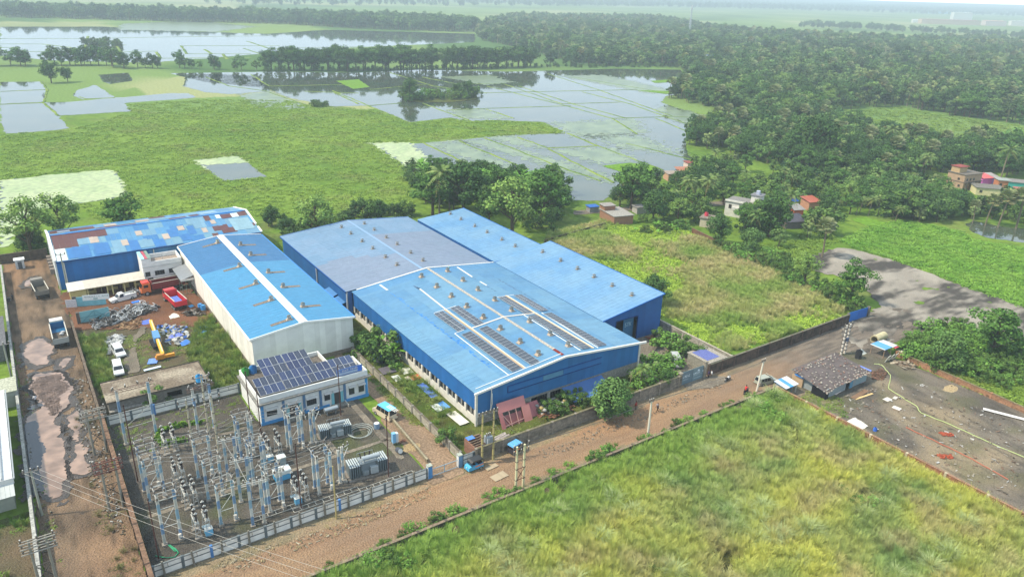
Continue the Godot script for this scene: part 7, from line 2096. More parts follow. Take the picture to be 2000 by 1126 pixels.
func make_tree(kind: String,h: float,rx: float,y0: float,lobes: int,leaves: int,ls: float,ca: Color,cb: Color,flat: float) -> void:
	var tb := MB.new(); tb.col = S(104,92,76)
	var lean := Vector3(rng.randf_range(-0.2,0.2),0,rng.randf_range(-0.2,0.2))
	if y0 > 0.05:
		tb.cyl(Vector3.ZERO,Vector3(0,h * 0.35,0) + lean * 0.5,0.028 * h,0.02 * h,8,false)
		tb.cyl(Vector3(0,h * 0.35,0) + lean * 0.5,Vector3(0,h * 0.8,0) + lean,0.02 * h,0.006 * h,7,false)
	var cb2 := MB.new()
	crown_into(cb2,h,rx,y0,lobes,leaves,ls,ca,cb,flat,tb)
	store(kind,h,tb,cb2)
func store(kind: String,h: float,tb: MB,cb: MB) -> void:
	var w := MB.new()
	w.v = tb.v + cb.v; w.n = tb.n + cb.n; w.c = tb.c + cb.c; w.t = tb.t + cb.t
	proto[kind] = {"h": h,"trunk": tb.mesh(M.bark) if tb.v.size() else null,"crown": cb.mesh(M.leaf),"whole": w.mesh(M.leaf)}
func make_palm(kind: String,h: float,n: int,fl: float,fan: bool,ca: Color,cb: Color,seg := 6) -> void:
	var tb := MB.new(); tb.col = S(140,128,108)
	var p := Vector3.ZERO
	var bend := Vector3(rng.randf_range(-0.1,0.1),0,rng.randf_range(-0.1,0.1)) * h
	var top := Vector3(0,h - fl * 0.45,0) + bend
	for i in 4:
		var t := (i + 1) / 4.0
		var q := Vector3(bend.x * t * t,top.y * t,bend.z * t * t)
		tb.cyl(p,q,lerpf(0.2,0.14,i / 4.0),lerpf(0.2,0.14,t),6,false)
		p = q
	var b := MB.new()
	for i in n:
		var a := TAU * i * 0.618
		var el := lerpf(1.15,-0.55,float(i) / n) + rng.randf_range(-0.12,0.12)
		var d := Vector3(cos(a) * cos(el),sin(el),sin(a) * cos(el))
		var side := Vector3(-sin(a),0,cos(a))
		var c := ca.lerp(cb,rng.randf())
		if el < -0.3: c = c.lerp(S(140,124,76),0.5)
		if fan:
			var e := top + d * fl * 0.5
			b.col = c
			b.beam(top,e,0.05)
			var up := d.cross(side).normalized()
			for k in 11:
				var g := (k - 5) * 0.26
				var tip := (d * cos(g) + side * sin(g)) * fl * 0.55 + up * -absf(g) * 0.12 * fl
				b.col = jit(c,0.2)
				b.tri(e + side * -0.05,e + side * 0.05,e + tip,up if up.y > 0 else -up)
				var wv := (d * cos(g + 0.13) + side * sin(g + 0.13)) * fl * 0.42
				b.tri(e,e + tip * 0.9,e + wv,up if up.y > 0 else -up)
		else:
			var q0 := top
			for s in seg:
				var t1 := float(s + 1) / seg
				var q1 := top + Vector3(d.x * fl * t1,d.y * fl * t1 - 0.55 * fl * t1 * t1,d.z * fl * t1)
				var ax := (q1 - q0).normalized()
				var nn := side.cross(ax).normalized()
				if nn.y < 0: nn = -nn
				var w := fl * 0.2 * sin(PI * clampf(0.15 + 0.8 * t1,0,1))
				for k in 2:
					var m := q0.lerp(q1,(k + 0.5) * 0.5)
					for sg in [-1,1]:
						b.col = jit(c,0.2)
						var tip: Vector3 = m + side * sg * w + ax * w * 0.5 - nn * w * 0.45
						b.tri(m - ax * 0.12,m + ax * 0.14,tip,nn)
				b.col = c
				b.tri(q0 - side * 0.04,q0 + side * 0.04,q1,nn)
				q0 = q1
	store(kind,h,tb,b)
func make_banana(kind: String) -> void:
	var tb := MB.new(); tb.col = S(120,128,84)
	tb.cyl(Vector3.ZERO,Vector3(0,1.8,0),0.16,0.1,6,false)
	var b := MB.new()
	for i in 11:
		var a := TAU * i * 0.618
		var el := rng.randf_range(0.5,1.25)
		var d := Vector3(cos(a) * cos(el),sin(el),sin(a) * cos(el))
		var side := Vector3(-sin(a),0,cos(a))
		var q0 := Vector3(0,1.7,0)
		var w0 := 0.06
		for s in 5:
			var t := (s + 1) / 5.0
			var q1 := Vector3(0,1.7,0) + d * 2.2 * t - Vector3(0,0.9 * t * t,0)
			var w1 := 0.3 * sin(PI * clampf(t,0.06,0.97))
			b.col = jit(S(96,140,52),0.2)
			b.quad(q0 - side * w0 - Vector3(0,0.06,0),q0,q1,q1 - side * w1 - Vector3(0,0.08,0),Vector3.UP)
			b.quad(q0,q0 + side * w0 - Vector3(0,0.06,0),q1 + side * w1 - Vector3(0,0.08,0),q1,Vector3.UP)
			q0 = q1; w0 = w1
	store(kind,3.2,tb,b)
func grass_mesh(n: int,h: float,spread: float,bw: float,droop: float,vary := 0.25) -> Mesh:
	var b := MB.new()
	for i in n:
		var a := rng.randf() * TAU
		var r := spread * sqrt(rng.randf()) * 0.5
		var p := Vector3(cos(a) * r,0,sin(a) * r)
		var d := Vector3(cos(a + rng.randfn() * 0.6),0,sin(a + rng.randfn() * 0.6))
		var side := Vector3(-d.z,0,d.x) * bw * 0.5
		var hh := h * rng.randf_range(0.55,1.1)
		var lean := spread * rng.randf_range(0.3,1.0)
		var f := 1.0 + rng.randf_range(-vary,vary)
		b.col = Color(f * rng.randf_range(0.94,1.08),f,f * rng.randf_range(0.8,1.05))
		var q1 := p + d * lean * 0.35 + Vector3(0,hh * 0.62,0)
		var q2 := p + d * lean * (0.8 + droop) + Vector3(0,hh * (1.0 - droop * 0.4),0)
		b.quad(p - side,p + side,q1 + side * 0.9,q1 - side * 0.9)
		b.tri(q1 - side * 0.9,q1 + side * 0.9,q2)
	return b.mesh(M.leaf)
func herb_mesh(n: int,h: float,r: float,ls: float) -> Mesh:
	var b := MB.new()
	for i in n:
		var a := rng.randf() * TAU
		var q := sqrt(rng.randf())
		var c := Vector3(cos(a) * q * r,h * (1.0 - 0.7 * q * q) * rng.randf_range(0.25,1.0),sin(a) * q * r)
		var f := rng.randf_range(0.72,1.25)
		b.col = Color(f,f,f * 0.95)
		leafquad(b,c,Vector3(rng.randfn() * 0.5,1.0,rng.randfn() * 0.5).normalized(),ls * rng.randf_range(0.6,1.3),1.2)
	return b.mesh(M.leaf)
func strew(called: String,poly: PackedVector2Array,step: float,meshes: Array,colfn: Callable,sc: Vector2,keep: Callable,label := "",gain := 1.1) -> void:
	var lo := Vector2(1e9,1e9); var hi := -lo
	for p in poly:
		lo = lo.min(p); hi = hi.max(p)
	var xf := []; var cs := []
	for k in meshes.size(): xf.append([]); cs.append([])
	var x := lo.x
	while x < hi.x:
		var z := lo.y
		while z < hi.y:
			var px := x + rng.randf_range(-0.6,0.6) * step
			var pz := z + rng.randf_range(-0.6,0.6) * step
			z += step
			if not Geometry2D.is_point_in_polygon(Vector2(px,pz),poly): continue
			var d: float = keep.call(px,pz)
			if rng.randf() > d: continue
			var k := rng.randi() % meshes.size()
			var s := rng.randf_range(sc.x,sc.y) * (0.7 + 0.3 * d)
			xf[k].append(Transform3D(Basis(Vector3.UP,rng.randf() * TAU).scaled(Vector3(s,s * rng.randf_range(0.8,1.15),s)),Vector3(px,0.03,pz)))
			var cc: Color = colfn.call(px,pz)
			cs[k].append(Color(cc.r * gain,cc.g * gain,cc.b * gain))
		x += step
	var t := Node3D.new()
	t.name = numbered(called)
	add_child(t)
	stuff(t)
	tag(t,label,"grass" if "grass" in called else "plants")
	for k in meshes.size():
		if xf[k].size(): scatter("tufts",meshes[k],xf[k],cs[k],t)
func grow(kind: String,px: float,py: float,top: float,label := "",group := "") -> void:
	var p := P(px,py)
	var depth := (p - Vector3(0,CAMH,0)).dot(cF)
	grown.append([kind,p,(py - top) * depth / (FOC * 0.93),label,group])
func fill(poly_px: Array,step: float,kinds: Array,h0: float,h1: float,group: String,edge := 0.0) -> void:
	var poly := px_poly(poly_px)
	var lo := Vector2(1e9,1e9); var hi := -lo
	for p in poly:
		lo = lo.min(p); hi = hi.max(p)
	var x := lo.x
	while x < hi.x:
		var z := lo.y
		while z < hi.y:
			var q := Vector2(x + rng.randf_range(-0.55,0.55) * step,z + rng.randf_range(-0.55,0.55) * step)
			z += step
			if not Geometry2D.is_point_in_polygon(q,poly): continue
			if edge > 0.0 and nA.get_noise_2d(q.x * 0.6,q.y * 0.6) < -edge: continue
			var ok := true
			for a in avoid:
				if q.distance_squared_to(Vector2(a[0],a[1])) < a[2] * a[2]: ok = false
			if ok: grown.append([kinds[rng.randi() % kinds.size()],Vector3(q.x,0,q.y),rng.randf_range(h0,h1) * (1.0 + 0.25 * nB.get_noise_2d(q.x,q.y)),"",group])
		x += step
func row(px: Array,step: float,kinds: Array,h0: float,h1: float,group: String,wide := 3.0) -> void:
	for i in px.size() - 1:
		var a := P(px[i][0],px[i][1]); var e := P(px[i + 1][0],px[i + 1][1])
		var n := maxi(1,int(a.distance_to(e) / step))
		for k in n: grown.append([kinds[rng.randi() % kinds.size()],a.lerp(e,(k + rng.randf()) / n) + Vector3(rng.randfn() * wide,0,rng.randfn() * wide),rng.randf_range(h0,h1),"",group])
func plant_all() -> void:
	for g in grown: g.append(g[2] / (g[1] - Vector3(0,CAMH,0)).length() + (10.0 if g[3] != "" else 0.0))
	grown.sort_custom(func(a,b): return a[5] > b[5])
	var left := {"tree": 280,"palm": 150,"bush": 170,"banana": 50}
	var names := {"tree": "tree","palm": "palm_tree","bush": "shrub","banana": "banana_plant"}
	var masses := {}
	for g in grown:
		var kind: String = g[0]
		var sort := kind.get_slice("_",0)
		var pr: Dictionary = proto[kind]
		var s: float = g[2] / pr.h
		var xf := Transform3D(Basis(Vector3.UP,rng.randf() * TAU).scaled(Vector3(s * rng.randf_range(0.9,1.15),s,s * rng.randf_range(0.9,1.15))),g[1])
		if left[sort] > 0:
			left[sort] -= 1
			var t := Node3D.new()
			t.name = numbered(names[sort])
			add_child(t)
			t.transform = xf
			var what: String = {"tree": "tree","palm": "palm","bush": "shrub","banana": "banana plant"}[sort]
			var looks: String = {"tree_a": "dense dark green","tree_b": "mid green layered","tree_c": "pale green loose","tree_d": "dark broad","tree_far": "dark rounded","palm_a": "drooping coconut","palm_b": "coconut","palm_fan": "stiff leaved fan","bush_a": "bushy green","bush_b": "low bright green","banana_a": "broad leaved"}.get(kind,"green")
			var grp: String = g[4] if g[4] else "planting around the factory"
			tag(t,g[3] if g[3] else "%s %s among the %s" % [looks,what,grp],what.get_slice(" ",0) if sort != "banana" else "banana plant","%s, %s" % [looks + " " + what + "s",grp] if not g[3] else "")
			if pr.trunk != null: inst("trunk" if sort != "bush" else "stem",pr.trunk,t)
			inst("crown",pr.crown,t)
		else:
			var mk: String = {"tree_a": "tree_far","tree_b": "tree_farb","tree_c": "tree_farc","tree_d": "tree_far","palm_a": "palm_far","palm_b": "palm_far"}.get(kind,kind)
			if g[5] > 0.035: mk = kind
			if mk != kind: xf.basis = xf.basis * (pr.h / proto[mk].h)
			if not masses.has(mk): masses[mk] = [[],[]]
			masses[mk][0].append(xf)
			var f := rng.randf_range(0.62,1.4)
			masses[mk][1].append(Color(f * rng.randf_range(0.9,1.12),f,f * rng.randf_range(0.85,1.05)))
	var t := Node3D.new()
	t.name = "forest"
	add_child(t)
	stuff(t)
	tag(t,"far mass of broadleaf trees and palms behind the nearer trees","forest")
	for k in masses: scatter("far_trees",proto[k].whole,masses[k][0],masses[k][1],t)
func vegetation() -> void:
	var D := S(56,84,42); var D2 := S(80,112,54); var L := S(96,128,60); var L2 := S(128,154,78)
	make_tree("tree_a",10.0,3.9,2.0,18,170,0.26,D,D2,0.85)
	make_tree("tree_b",11.0,4.6,3.0,17,150,0.28,S(66,100,44),S(92,128,58),0.5)
	make_tree("tree_c",11.0,3.6,2.6,17,120,0.22,L,L2,0.8)
	make_tree("tree_d",12.0,5.2,3.0,24,150,0.3,S(52,78,40),S(72,104,50),0.75)
	make_tree("tree_round",6.2,2.9,0.6,30,190,0.18,S(74,106,52),S(106,136,74),0.9)
	make_tree("tree_far",10.0,4.4,1.6,11,80,0.5,S(54,82,44),S(80,108,56),0.8)
	make_tree("tree_farb",10.0,4.6,2.2,10,80,0.5,S(70,100,52),S(96,124,66),0.6)
	make_tree("tree_farc",10.0,3.9,2.0,10,70,0.45,S(96,120,70),S(126,142,90),0.8)
	make_tree("bush_a",2.4,1.7,0.0,10,110,0.13,S(66,94,44),S(94,122,58),0.9)
	make_tree("bush_b",1.3,1.2,0.0,9,80,0.1,S(84,122,50),S(110,146,66),0.8)
	make_palm("palm_a",9.0,22,3.4,false,S(92,116,60),S(126,142,84))
	make_palm("palm_b",10.0,20,3.6,false,S(84,110,54),S(112,134,74))
	make_palm("palm_fan",8.0,26,2.3,true,S(122,134,92),S(150,156,116))
	make_palm("palm_far",9.0,15,3.6,false,S(112,128,84),S(140,150,108),3)
	make_palm("palm_fanfar",8.0,16,2.6,true,S(122,134,92),S(150,156,116))
	make_banana("banana_a")
	for q in [[1199,436,9],[1152,414,4],[1244,416,5],[1435,420,9],[1368,440,5],[1535,445,6],[1508,437,4],[1550,424,4],[1579,411,5],[1553,392,3],[1305,350,6],[1327,345,6],[1343,330,6],[1885,366,10],[1918,358,6],[1935,356,6],[1905,378,10],[1948,366,6],[1968,370,9],[1600,520,6]]:
		var p := P(q[0],q[1])
		avoid.append([p.x,p.z,q[2]])
		var e := p * 0.94   # the view towards the houses stays open
		avoid.append([e.x,e.z,q[2] * 0.8])
	for i in range(1240,1620,14):   # the lane stays open
		var p := P(i,405 - (i - 1240) * 0.07)
		avoid.append([p.x,p.z,4.0])
	for q in [
		["tree_c",62,500,376,"big dark tree at the far left end of the mud road"],["tree_c",126,484,370,"loose airy tree against the pale algae pond at the left"],["tree_b",242,466,378,"spreading tree behind the left half of the patched shed"],["tree_c",620,478,374,"scraggly pale tree behind the gap between the warehouses"],["tree_a",738,434,387,"round dark tree behind the dusty blue shed"],
		["tree_b",845,420,326,"flat topped layered tree left of the palm behind the factory"],["tree_d",905,424,316,"dark tree directly behind the palm at the factory corner"],["tree_c",1000,466,338,"big pale green tree behind the far corner of the factory"],["tree_b",1062,430,328,"dark tree with bare lower trunk right of the big pale tree"],["tree_a",955,440,372,"bushy dark tree between the palm and the big pale tree"],["tree_b",975,400,322,"small layered tree standing against the flooded paddies behind the factory"],["palm_a",858,424,322,"tall coconut palm rising behind the factory roof corner"],["palm_b",878,412,336,"second coconut palm just right of the tall one behind the factory"],
		["tree_b",1232,408,316,"layered tree beside the bright rice plot"],["tree_a",1275,432,372,"dark tree in front of the village lane"],["palm_a",1334,406,342,"leftmost of three coconut palms on the village lane"],["palm_b",1352,405,350,"middle one of three coconut palms on the village lane"],["palm_a",1374,405,342,"rightmost of three coconut palms on the village lane"],
		["tree_d",1412,396,352,"broad dark tree behind the white village house"],["tree_a",1402,478,418,"dark tree in front of the cream cottage"],["tree_b",1452,452,396,"tree hiding the right end of the white village house"],["tree_a",1502,462,378,"tall dark tree right of the white village house"],["tree_round",1464,490,446,"bright rounded tree below the white village house"],["palm_a",1522,462,404,"yellowing coconut palm leaning over the tin shacks"],["palm_b",1535,436,372,"coconut palm behind the tin shacks"],["palm_fan",1606,502,434,"lone fan palm at the edge of the grey sand yard"],
		["tree_b",1660,592,506,"slender tree on the grey sand yard edge"],["tree_c",1570,560,488,"narrow creeper covered tree by the sand yard"],["tree_b",1935,702,592,"large tree at the right edge beside the sand yard"],["tree_round",1845,720,648,"rounded tree beside the concrete pipe"],["tree_round",1190,814,734,"dense round tree overhanging the grey compound wall"],["palm_b",1248,758,704,"small palm behind the compound wall beside the round tree"],["tree_a",1276,600,536,"dark tree at the corner of the right hand blue shed"],["tree_a",1300,756,716,"dark bushy tree behind the compound wall near the factory gate"],
		["tree_a",800,196,154,"tree on the left end of the island in the paddies"],["tree_a",912,192,158,"tree on the right end of the island in the paddies"],["tree_a",892,188,162,"smaller dark tree in the middle of the paddy island"],["tree_a",100,162,120,"tree standing alone beside the left ponds"],["tree_a",132,160,132,"smaller tree beside the lone tree at the left ponds"],["tree_d",1582,320,226,"tall dark tree rising above the middle copse"],
		["palm_b",1955,350,286,"coconut palm towering behind the turquoise house"],["palm_fan",1925,440,386,"fan palm leaning over the dark pond at the right"],["palm_fan",1950,444,380,"middle fan palm above the dark pond at the right"],["palm_fan",1985,446,376,"fan palm at the right edge above the dark pond"],["palm_fan",1900,436,396,"left fan palm of the group above the dark pond"],
		["bush_a",750,702,640,"tall leafy shrub beside the factory windows"],["banana_a",770,706,664,"clump of banana leaves along the factory wall"],["banana_a",742,690,650,"banana plant between the warehouse and the factory"],["bush_a",716,690,648,"shrub at the foot of the white warehouse corner"],["bush_a",872,866,832,"young feathery tree beside the end of the drive wall"],["bush_a",300,792,752,"shrub growing behind the white wall of the substation"],["bush_a",1010,972,950,"green creeper clump at the foot of the pole pair"],["bush_a",1162,906,878,"bright green clump on the field wall"],["bush_b",1305,684,652,"low shrub beside the factory yard drive"],["bush_a",1330,690,655,"dense shrub left of the silver van"],["bush_a",1352,700,668,"dense shrub behind the silver van"],["bush_a",1290,668,640,"shrub at the end of the blue shed doorway"]]:
		grow(q[0],q[1],q[2],q[3],q[4])
	var mix := ["tree_a","tree_a","tree_b","tree_b","tree_c","tree_d","palm_a"]
	fill([[1332,268],[1400,246],[1540,226],[1610,222],[1700,268],[1830,292],[1900,284],[2010,288],[2010,352],[1900,336],[1850,340],[1700,352],[1600,340],[1480,318],[1400,300],[1336,284]],5.2,["tree_a","tree_b","tree_b","tree_d","tree_c","tree_a","tree_d","tree_b","tree_a","palm_a","tree_d","palm_fan"],6.5,11.0,"middle copse of the right side")
	fill([[1200,400],[1240,360],[1290,362],[1380,330],[1470,330],[1600,352],[1760,352],[1840,380],[1900,392],[2010,400],[2010,440],[1880,430],[1800,440],[1700,428],[1640,424],[1600,470],[1520,486],[1440,470],[1380,452],[1260,432]],5.4,["tree_a","tree_b","tree_b","tree_d","tree_c","palm_a","bush_a"],5.0,8.5,"village trees along the lane",0.55)
	fill([[1680,372],[1780,372],[1850,386],[1890,400],[1880,428],[1780,430],[1690,410]],4.6,["tree_round","tree_b","tree_a"],5.0,7.5,"thicket below the two storey brick house")
	fill([[790,340],[860,330],[960,350],[1080,350],[1100,400],[1080,450],[1040,450],[960,410],[880,410],[820,400]],4.2,["tree_a","tree_d","tree_b","bush_a","banana_a"],4.0,7.5,"grove behind the far corner of the factory")
	fill([[505,448],[548,446],[556,478],[600,490],[640,470],[700,440],[800,424],[810,412],[700,420],[600,440],[540,432]],3.4,["tree_a","bush_a","tree_d"],3.0,5.5,"dark thicket behind the warehouses")
	fill([[1380,470],[1460,500],[1540,512],[1580,560],[1640,570],[1700,604],[1690,620],[1640,600],[1560,560],[1470,520],[1400,486]],2.2,["bush_a","bush_a","bush_b","tree_b"],1.6,3.4,"hedge between the tall grass and the sand yard")
	fill([[1760,690],[1800,650],[1880,640],[1960,660],[2010,700],[2010,750],[1960,760],[1880,740],[1800,720]],2.0,["bush_a","bush_b","bush_a"],1.5,3.2,"green thicket behind the concrete pipe")
	fill([[1180,440],[1230,428],[1300,436],[1350,450],[1300,462],[1210,452]],3.4,["bush_a","banana_a"],1.8,3.2,"shrubs along the far edge of the tall grass")
	row([[640,1122],[760,1066],[900,1002],[1100,924],[1280,856],[1420,798],[1510,764]],2.6,["bush_b","bush_b","bush_a"],0.7,1.6,"weeds along the field wall",0.5)
	fill([[690,1126],[740,1096],[800,1108],[840,1126]],1.5,["bush_a","bush_b"],1.2,2.2,"leafy shrubs at the bottom of the picture")
	fill([[1470,790],[1530,776],[1556,800],[1540,830],[1490,826]],1.5,["bush_b","bush_a"],1.0,1.9,"leafy shrubs inside the brick wall corner")
	for q in [[1640,965,1.3],[1700,990,1.6],[1610,910,1.1],[1720,985,1.2],[1670,985,1.4],[1280,1118,1.2]]: grown.append(["bush_b",P(q[0],q[1]),q[2],"","leafy clumps in the tall grass"])
	fill([[690,640],[740,668],[800,720],[780,730],[700,690]],2.0,["bush_a","bush_b","banana_a"],1.0,2.2,"weeds between the warehouse and the factory")
	fill([[1225,742],[1300,700],[1330,712],[1290,745],[1240,765]],2.2,["bush_a","bush_b","palm_b"],1.6,3.0,"garden behind the compound wall")
	fill([[1060,800],[1130,770],[1150,790],[1080,815]],1.8,["bush_a"],1.2,2.2,"shrubs below the blue awning")
	fill([[20,500],[60,470],[100,480],[90,500]],3.0,["bush_a","tree_a"],2.5,5.0,"shrubs at the far end of the mud road")
	var far := ["tree_a","tree_d","tree_b"]
	row([[0,128],[110,128],[200,126],[236,132]],5.0,far,10.0,15.0,"left tree row between the flooded fields",4.0)
	row([[236,134],[330,132],[430,136],[520,138]],6.5,far,6.0,13.0,"left tree row between the flooded fields",2.0)
	row([[520,137],[640,137],[800,136],[900,134],[1035,130]],4.2,["tree_d","tree_d","tree_a","tree_b"],15.0,21.0,"tall tree row across the paddies",4.0)
	row([[520,139],[800,138],[1035,132],[1200,131],[1330,131]],4.0,["bush_a","tree_a"],3.0,5.0,"undergrowth below the tall tree row",2.0)
	row([[1060,128],[1160,128]],14.0,far,8.0,14.0,"trees at the end of the tall tree row",3.0)
	fill([[0,34],[120,36],[240,40],[520,46],[700,56],[930,64],[930,52],[700,42],[520,36],[240,32],[0,22]],13.0,far,14.0,21.0,"far band of trees beyond the flooded fields")
	fill([[930,76],[1040,100],[1130,128],[1330,130],[1348,165],[1302,192],[1400,216],[1500,230],[1535,234],[1640,214],[1760,208],[1850,224],[2010,246],[2010,170],[1900,150],[1700,150],[1500,150],[1350,110],[1100,100]],6.6,["tree_a","tree_b","tree_d","tree_d","tree_c","tree_a","palm_a","tree_b","tree_b","tree_c","tree_d","tree_c","tree_a","palm_fan"],6.0,15.0,"great wood on the right",0.62)
	fill([[930,76],[1100,100],[1350,112],[1500,152],[1700,152],[1900,152],[2010,172],[2010,92],[1900,82],[1720,84],[1560,74],[1400,62],[1290,40],[1000,36],[930,56]],10.0,["tree_a","tree_b","tree_c","tree_d","tree_d","palm_a","tree_a","tree_b","tree_c","tree_b","tree_d","palm_fan"],6.0,17.0,"great wood on the right",0.75)
	fill([[1560,54],[1700,60],[1900,70],[2010,78],[2010,72],[1850,64],[1700,54],[1580,48]],18.0,far,9.0,14.0,"far copses of the plain",0.2)
	fill([[400,12],[1300,14],[2010,34],[2010,10],[1300,-6],[400,-14]],55.0,far,12.0,20.0,"far copses of the plain",0.1)
	fill([[1000,10],[2010,26],[2010,14],[1000,-6]],60.0,far,18.0,26.0,"tree belt on the horizon",0.35)
	fill([[1540,216],[1640,214],[1620,222],[1560,232]],5.0,["bush_a","tree_b"],3.0,6.0,"bushes before the great wood")
	fill([[1306,216],[1400,230],[1440,240],[1380,226]],4.0,["banana_a","bush_a","tree_c"],3.0,6.0,"bushes before the great wood")
	fill([[610,204],[640,203],[640,209],[612,210]],3.0,["bush_a"],2.0,3.0,"shrubs on the meadow")
	fill([[780,190],[930,184],[930,194],[800,200]],5.0,["bush_a","tree_a","bush_b"],2.5,6.0,"bushes on the paddy island")
	fill([[160,84],[230,84],[236,92],[164,92]],9.0,["bush_a","tree_a"],4.0,7.0,"bushes on the flooded island")
	plant_all()
	grasses()
func grasses() -> void:
	var tall := [grass_mesh(80,1.7,0.7,0.035,0.25),grass_mesh(70,2.0,0.6,0.03,0.15),grass_mesh(80,1.4,0.8,0.04,0.4)]
	var low := [herb_mesh(30,0.42,0.75,0.15),herb_mesh(26,0.32,0.85,0.16),grass_mesh(34,0.55,0.8,0.06,0.5)]
	var every := func(_x: float,_z: float) -> float: return 1.0
	var near := uv_poly([[-50,-90],[49.2,-90],[49.2,-18.9],[-50,-18.9]])
	patch("field",near,0.02,1.2,func(x: float,z: float) -> Color: return S(76,72,46).lerp(S(96,100,50),clampf(0.5 + nB.get_noise_2d(x,z),0,1)),M.soil,0.0)
	var gc := func(x: float,z: float) -> Color:
		var q := UV(Vector3(x,0,z))
		var k := S(142,150,86).lerp(S(160,162,80),clampf(0.5 + 2.2 * nA.get_noise_2d(x * 1.6,z * 1.6),0,1))
		k = k.lerp(S(104,128,74),clampf(1.5 * nB.get_noise_2d(x * 0.7 + 40,z * 0.7) + 0.1,0,0.9))
		k = k.lerp(S(150,140,104),clampf(1.5 * nB.get_noise_2d(x + 90,z - 20),0,0.7))
		k = k.lerp(S(112,140,64),clampf((q.y + 30.0) / 9.0 + 0.6 * nB.get_noise_2d(x,z),0,0.9))
		return jit(k,0.12)
	var gk := func(x: float,z: float) -> float:
		var d := 1.0
		if nB.get_noise_2d(x * 1.3 + 200,z * 0.8) > 0.5: d = 0.3
		return d
	strew("tall_grass",near,0.52,tall,gc,Vector2(0.65,1.25),gk,"tall yellow green grass filling the field in front of the dirt road",1.5)
	strew("tall_grass",near,3.2,[grass_mesh(190,2.7,1.5,0.035,0.5,0.18)],func(_x: float,_z: float) -> Color: return jit(S(138,150,104),0.1),Vector2(0.7,1.15),func(x: float,z: float) -> float: return clampf(0.25 + 1.6 * nB.get_noise_2d(x * 0.8 + 500,z * 0.8),0.0,0.8),"feathery fountains of taller grass standing out of the field",1.5)
	for w in zm(1300,732,2.857,[[720,290],[960,400],[1080,450],[850,500],[420,740],[1590,740]]):
		var p := UV(P(w[0],w[1]))
		var r := rng.randf_range(0.6,1.1)
		patch("marsh_pool",uv_poly([[p.x - r * 1.6,p.y - r],[p.x + r * 1.2,p.y - r * 0.7],[p.x + r * 1.7,p.y + r * 0.6],[p.x - r,p.y + r]]),0.06,0.5,func(_x: float,_z: float) -> Color: return S(52,52,46),M.pond,0.8)
	var mid := px_poly([[1294,640],[1420,694],[1648,618],[1640,592],[1560,542],[1470,502],[1390,468],[1330,446],[1236,444],[1180,434],[1070,458],[1066,476],[1110,492],[1294,586]])
	var mc := func(x: float,z: float) -> Color:
		var k := S(158,150,108).lerp(S(140,146,86),clampf(0.5 + 1.3 * nB.get_noise_2d(x * 0.8,z * 0.8),0,1))
		return jit(k.lerp(S(112,140,62),clampf(1.6 * nA.get_noise_2d(x * 2.0 + 30,z * 2.0) + 0.1,0,0.8)),0.12)
	var lush := func(x: float,z: float) -> float: return clampf(1.0 - 3.2 * maxf(0.0,nA.get_noise_2d(x * 1.2 + 300,z * 1.2) + 0.02),0.05,1.0)
	strew("tall_grass",mid,0.68,tall,mc,Vector2(0.6,1.1),lush,"tall brownish grass in the walled field behind the blue sheds",1.5)
	strew("short_grass",mid,0.9,[low[2],low[0]],func(_x: float,_z: float) -> Color: return jit(S(150,176,66),0.12),Vector2(0.8,1.3),func(x: float,z: float) -> float: return 1.1 - lush.call(x,z),"bright yellow green short grass between the tall brownish tussocks")
	var mcol := func(x: float,z: float) -> Color: return jit(meadow_col(x,z).lerp(S(128,152,62),0.5),0.12)
	var mk := func(x: float,z: float) -> float: return clampf(0.75 + 1.5 * nB.get_noise_2d(x,z),0.1,1.0)
	var holes := []
	for w in pond_px: holes.append(px_poly(w))
	var mk2 := func(x: float,z: float) -> float:
		for h in holes:
			if Geometry2D.is_point_in_polygon(Vector2(x,z),h): return 0.0
		return mk.call(x,z)
	var bands := [[[0,262],[134,254],[258,218],[240,204],[400,194],[560,196],[640,212],[720,212],[800,240],[880,232],[1062,240],[1106,260],[1000,264],[724,280],[800,330],[786,360],[810,400],[700,425],[560,440],[520,430],[470,410],[300,425],[200,440],[150,398],[252,383],[229,337],[100,342],[0,352]]]
	for b in bands: strew("meadow_plants",px_poly(b),1.25,low,mcol,Vector2(0.8,1.4),mk2,"low green plants covering the wide meadow behind the factory",1.3)
	strew("meadow_plants",px_poly([[1640,470],[1700,444],[1760,430],[1880,452],[1900,468],[2010,486],[2010,606],[1900,566],[1800,526],[1740,506],[1668,484]]),0.8,low,func(x: float,z: float) -> Color: return jit(S(102,146,50).lerp(S(122,160,62),clampf(0.5 + nB.get_noise_2d(x,z),0,1)),0.14),Vector2(0.8,1.4),every,"bright green plants between the sand yard and the dark pond")
	strew("meadow_plants",px_poly([[1560,240],[1640,216],[1760,210],[1850,226],[2010,248],[2010,284],[1900,278],[1830,286],[1700,262]]),2.0,low,mcol,Vector2(1.2,2.2),mk,"green clearing in front of the great wood")
	strew("meadow_plants",px_poly([[1760,700],[1900,690],[2010,720],[2010,800],[1900,762],[1820,724]]),0.7,low,mcol,Vector2(0.8,1.4),every,"green plants behind the crumbling orange brick wall")
	strew("meadow_plants",px_poly([[1590,500],[1640,470],[1600,440],[1540,470],[1480,480],[1560,540]]),0.9,low,mcol,Vector2(0.8,1.5),mk,"green plants round the lone fan palm")
	var weed := func(x: float,z: float) -> Color: return jit(S(96,128,52).lerp(S(130,138,74),clampf(0.5 + nB.get_noise_2d(x * 2.0,z * 2.0),0,1)),0.15)
	var patchy := func(x: float,z: float) -> float: return clampf(0.35 + 2.0 * nB.get_noise_2d(x * 1.3,z * 1.3),0.0,1.0)
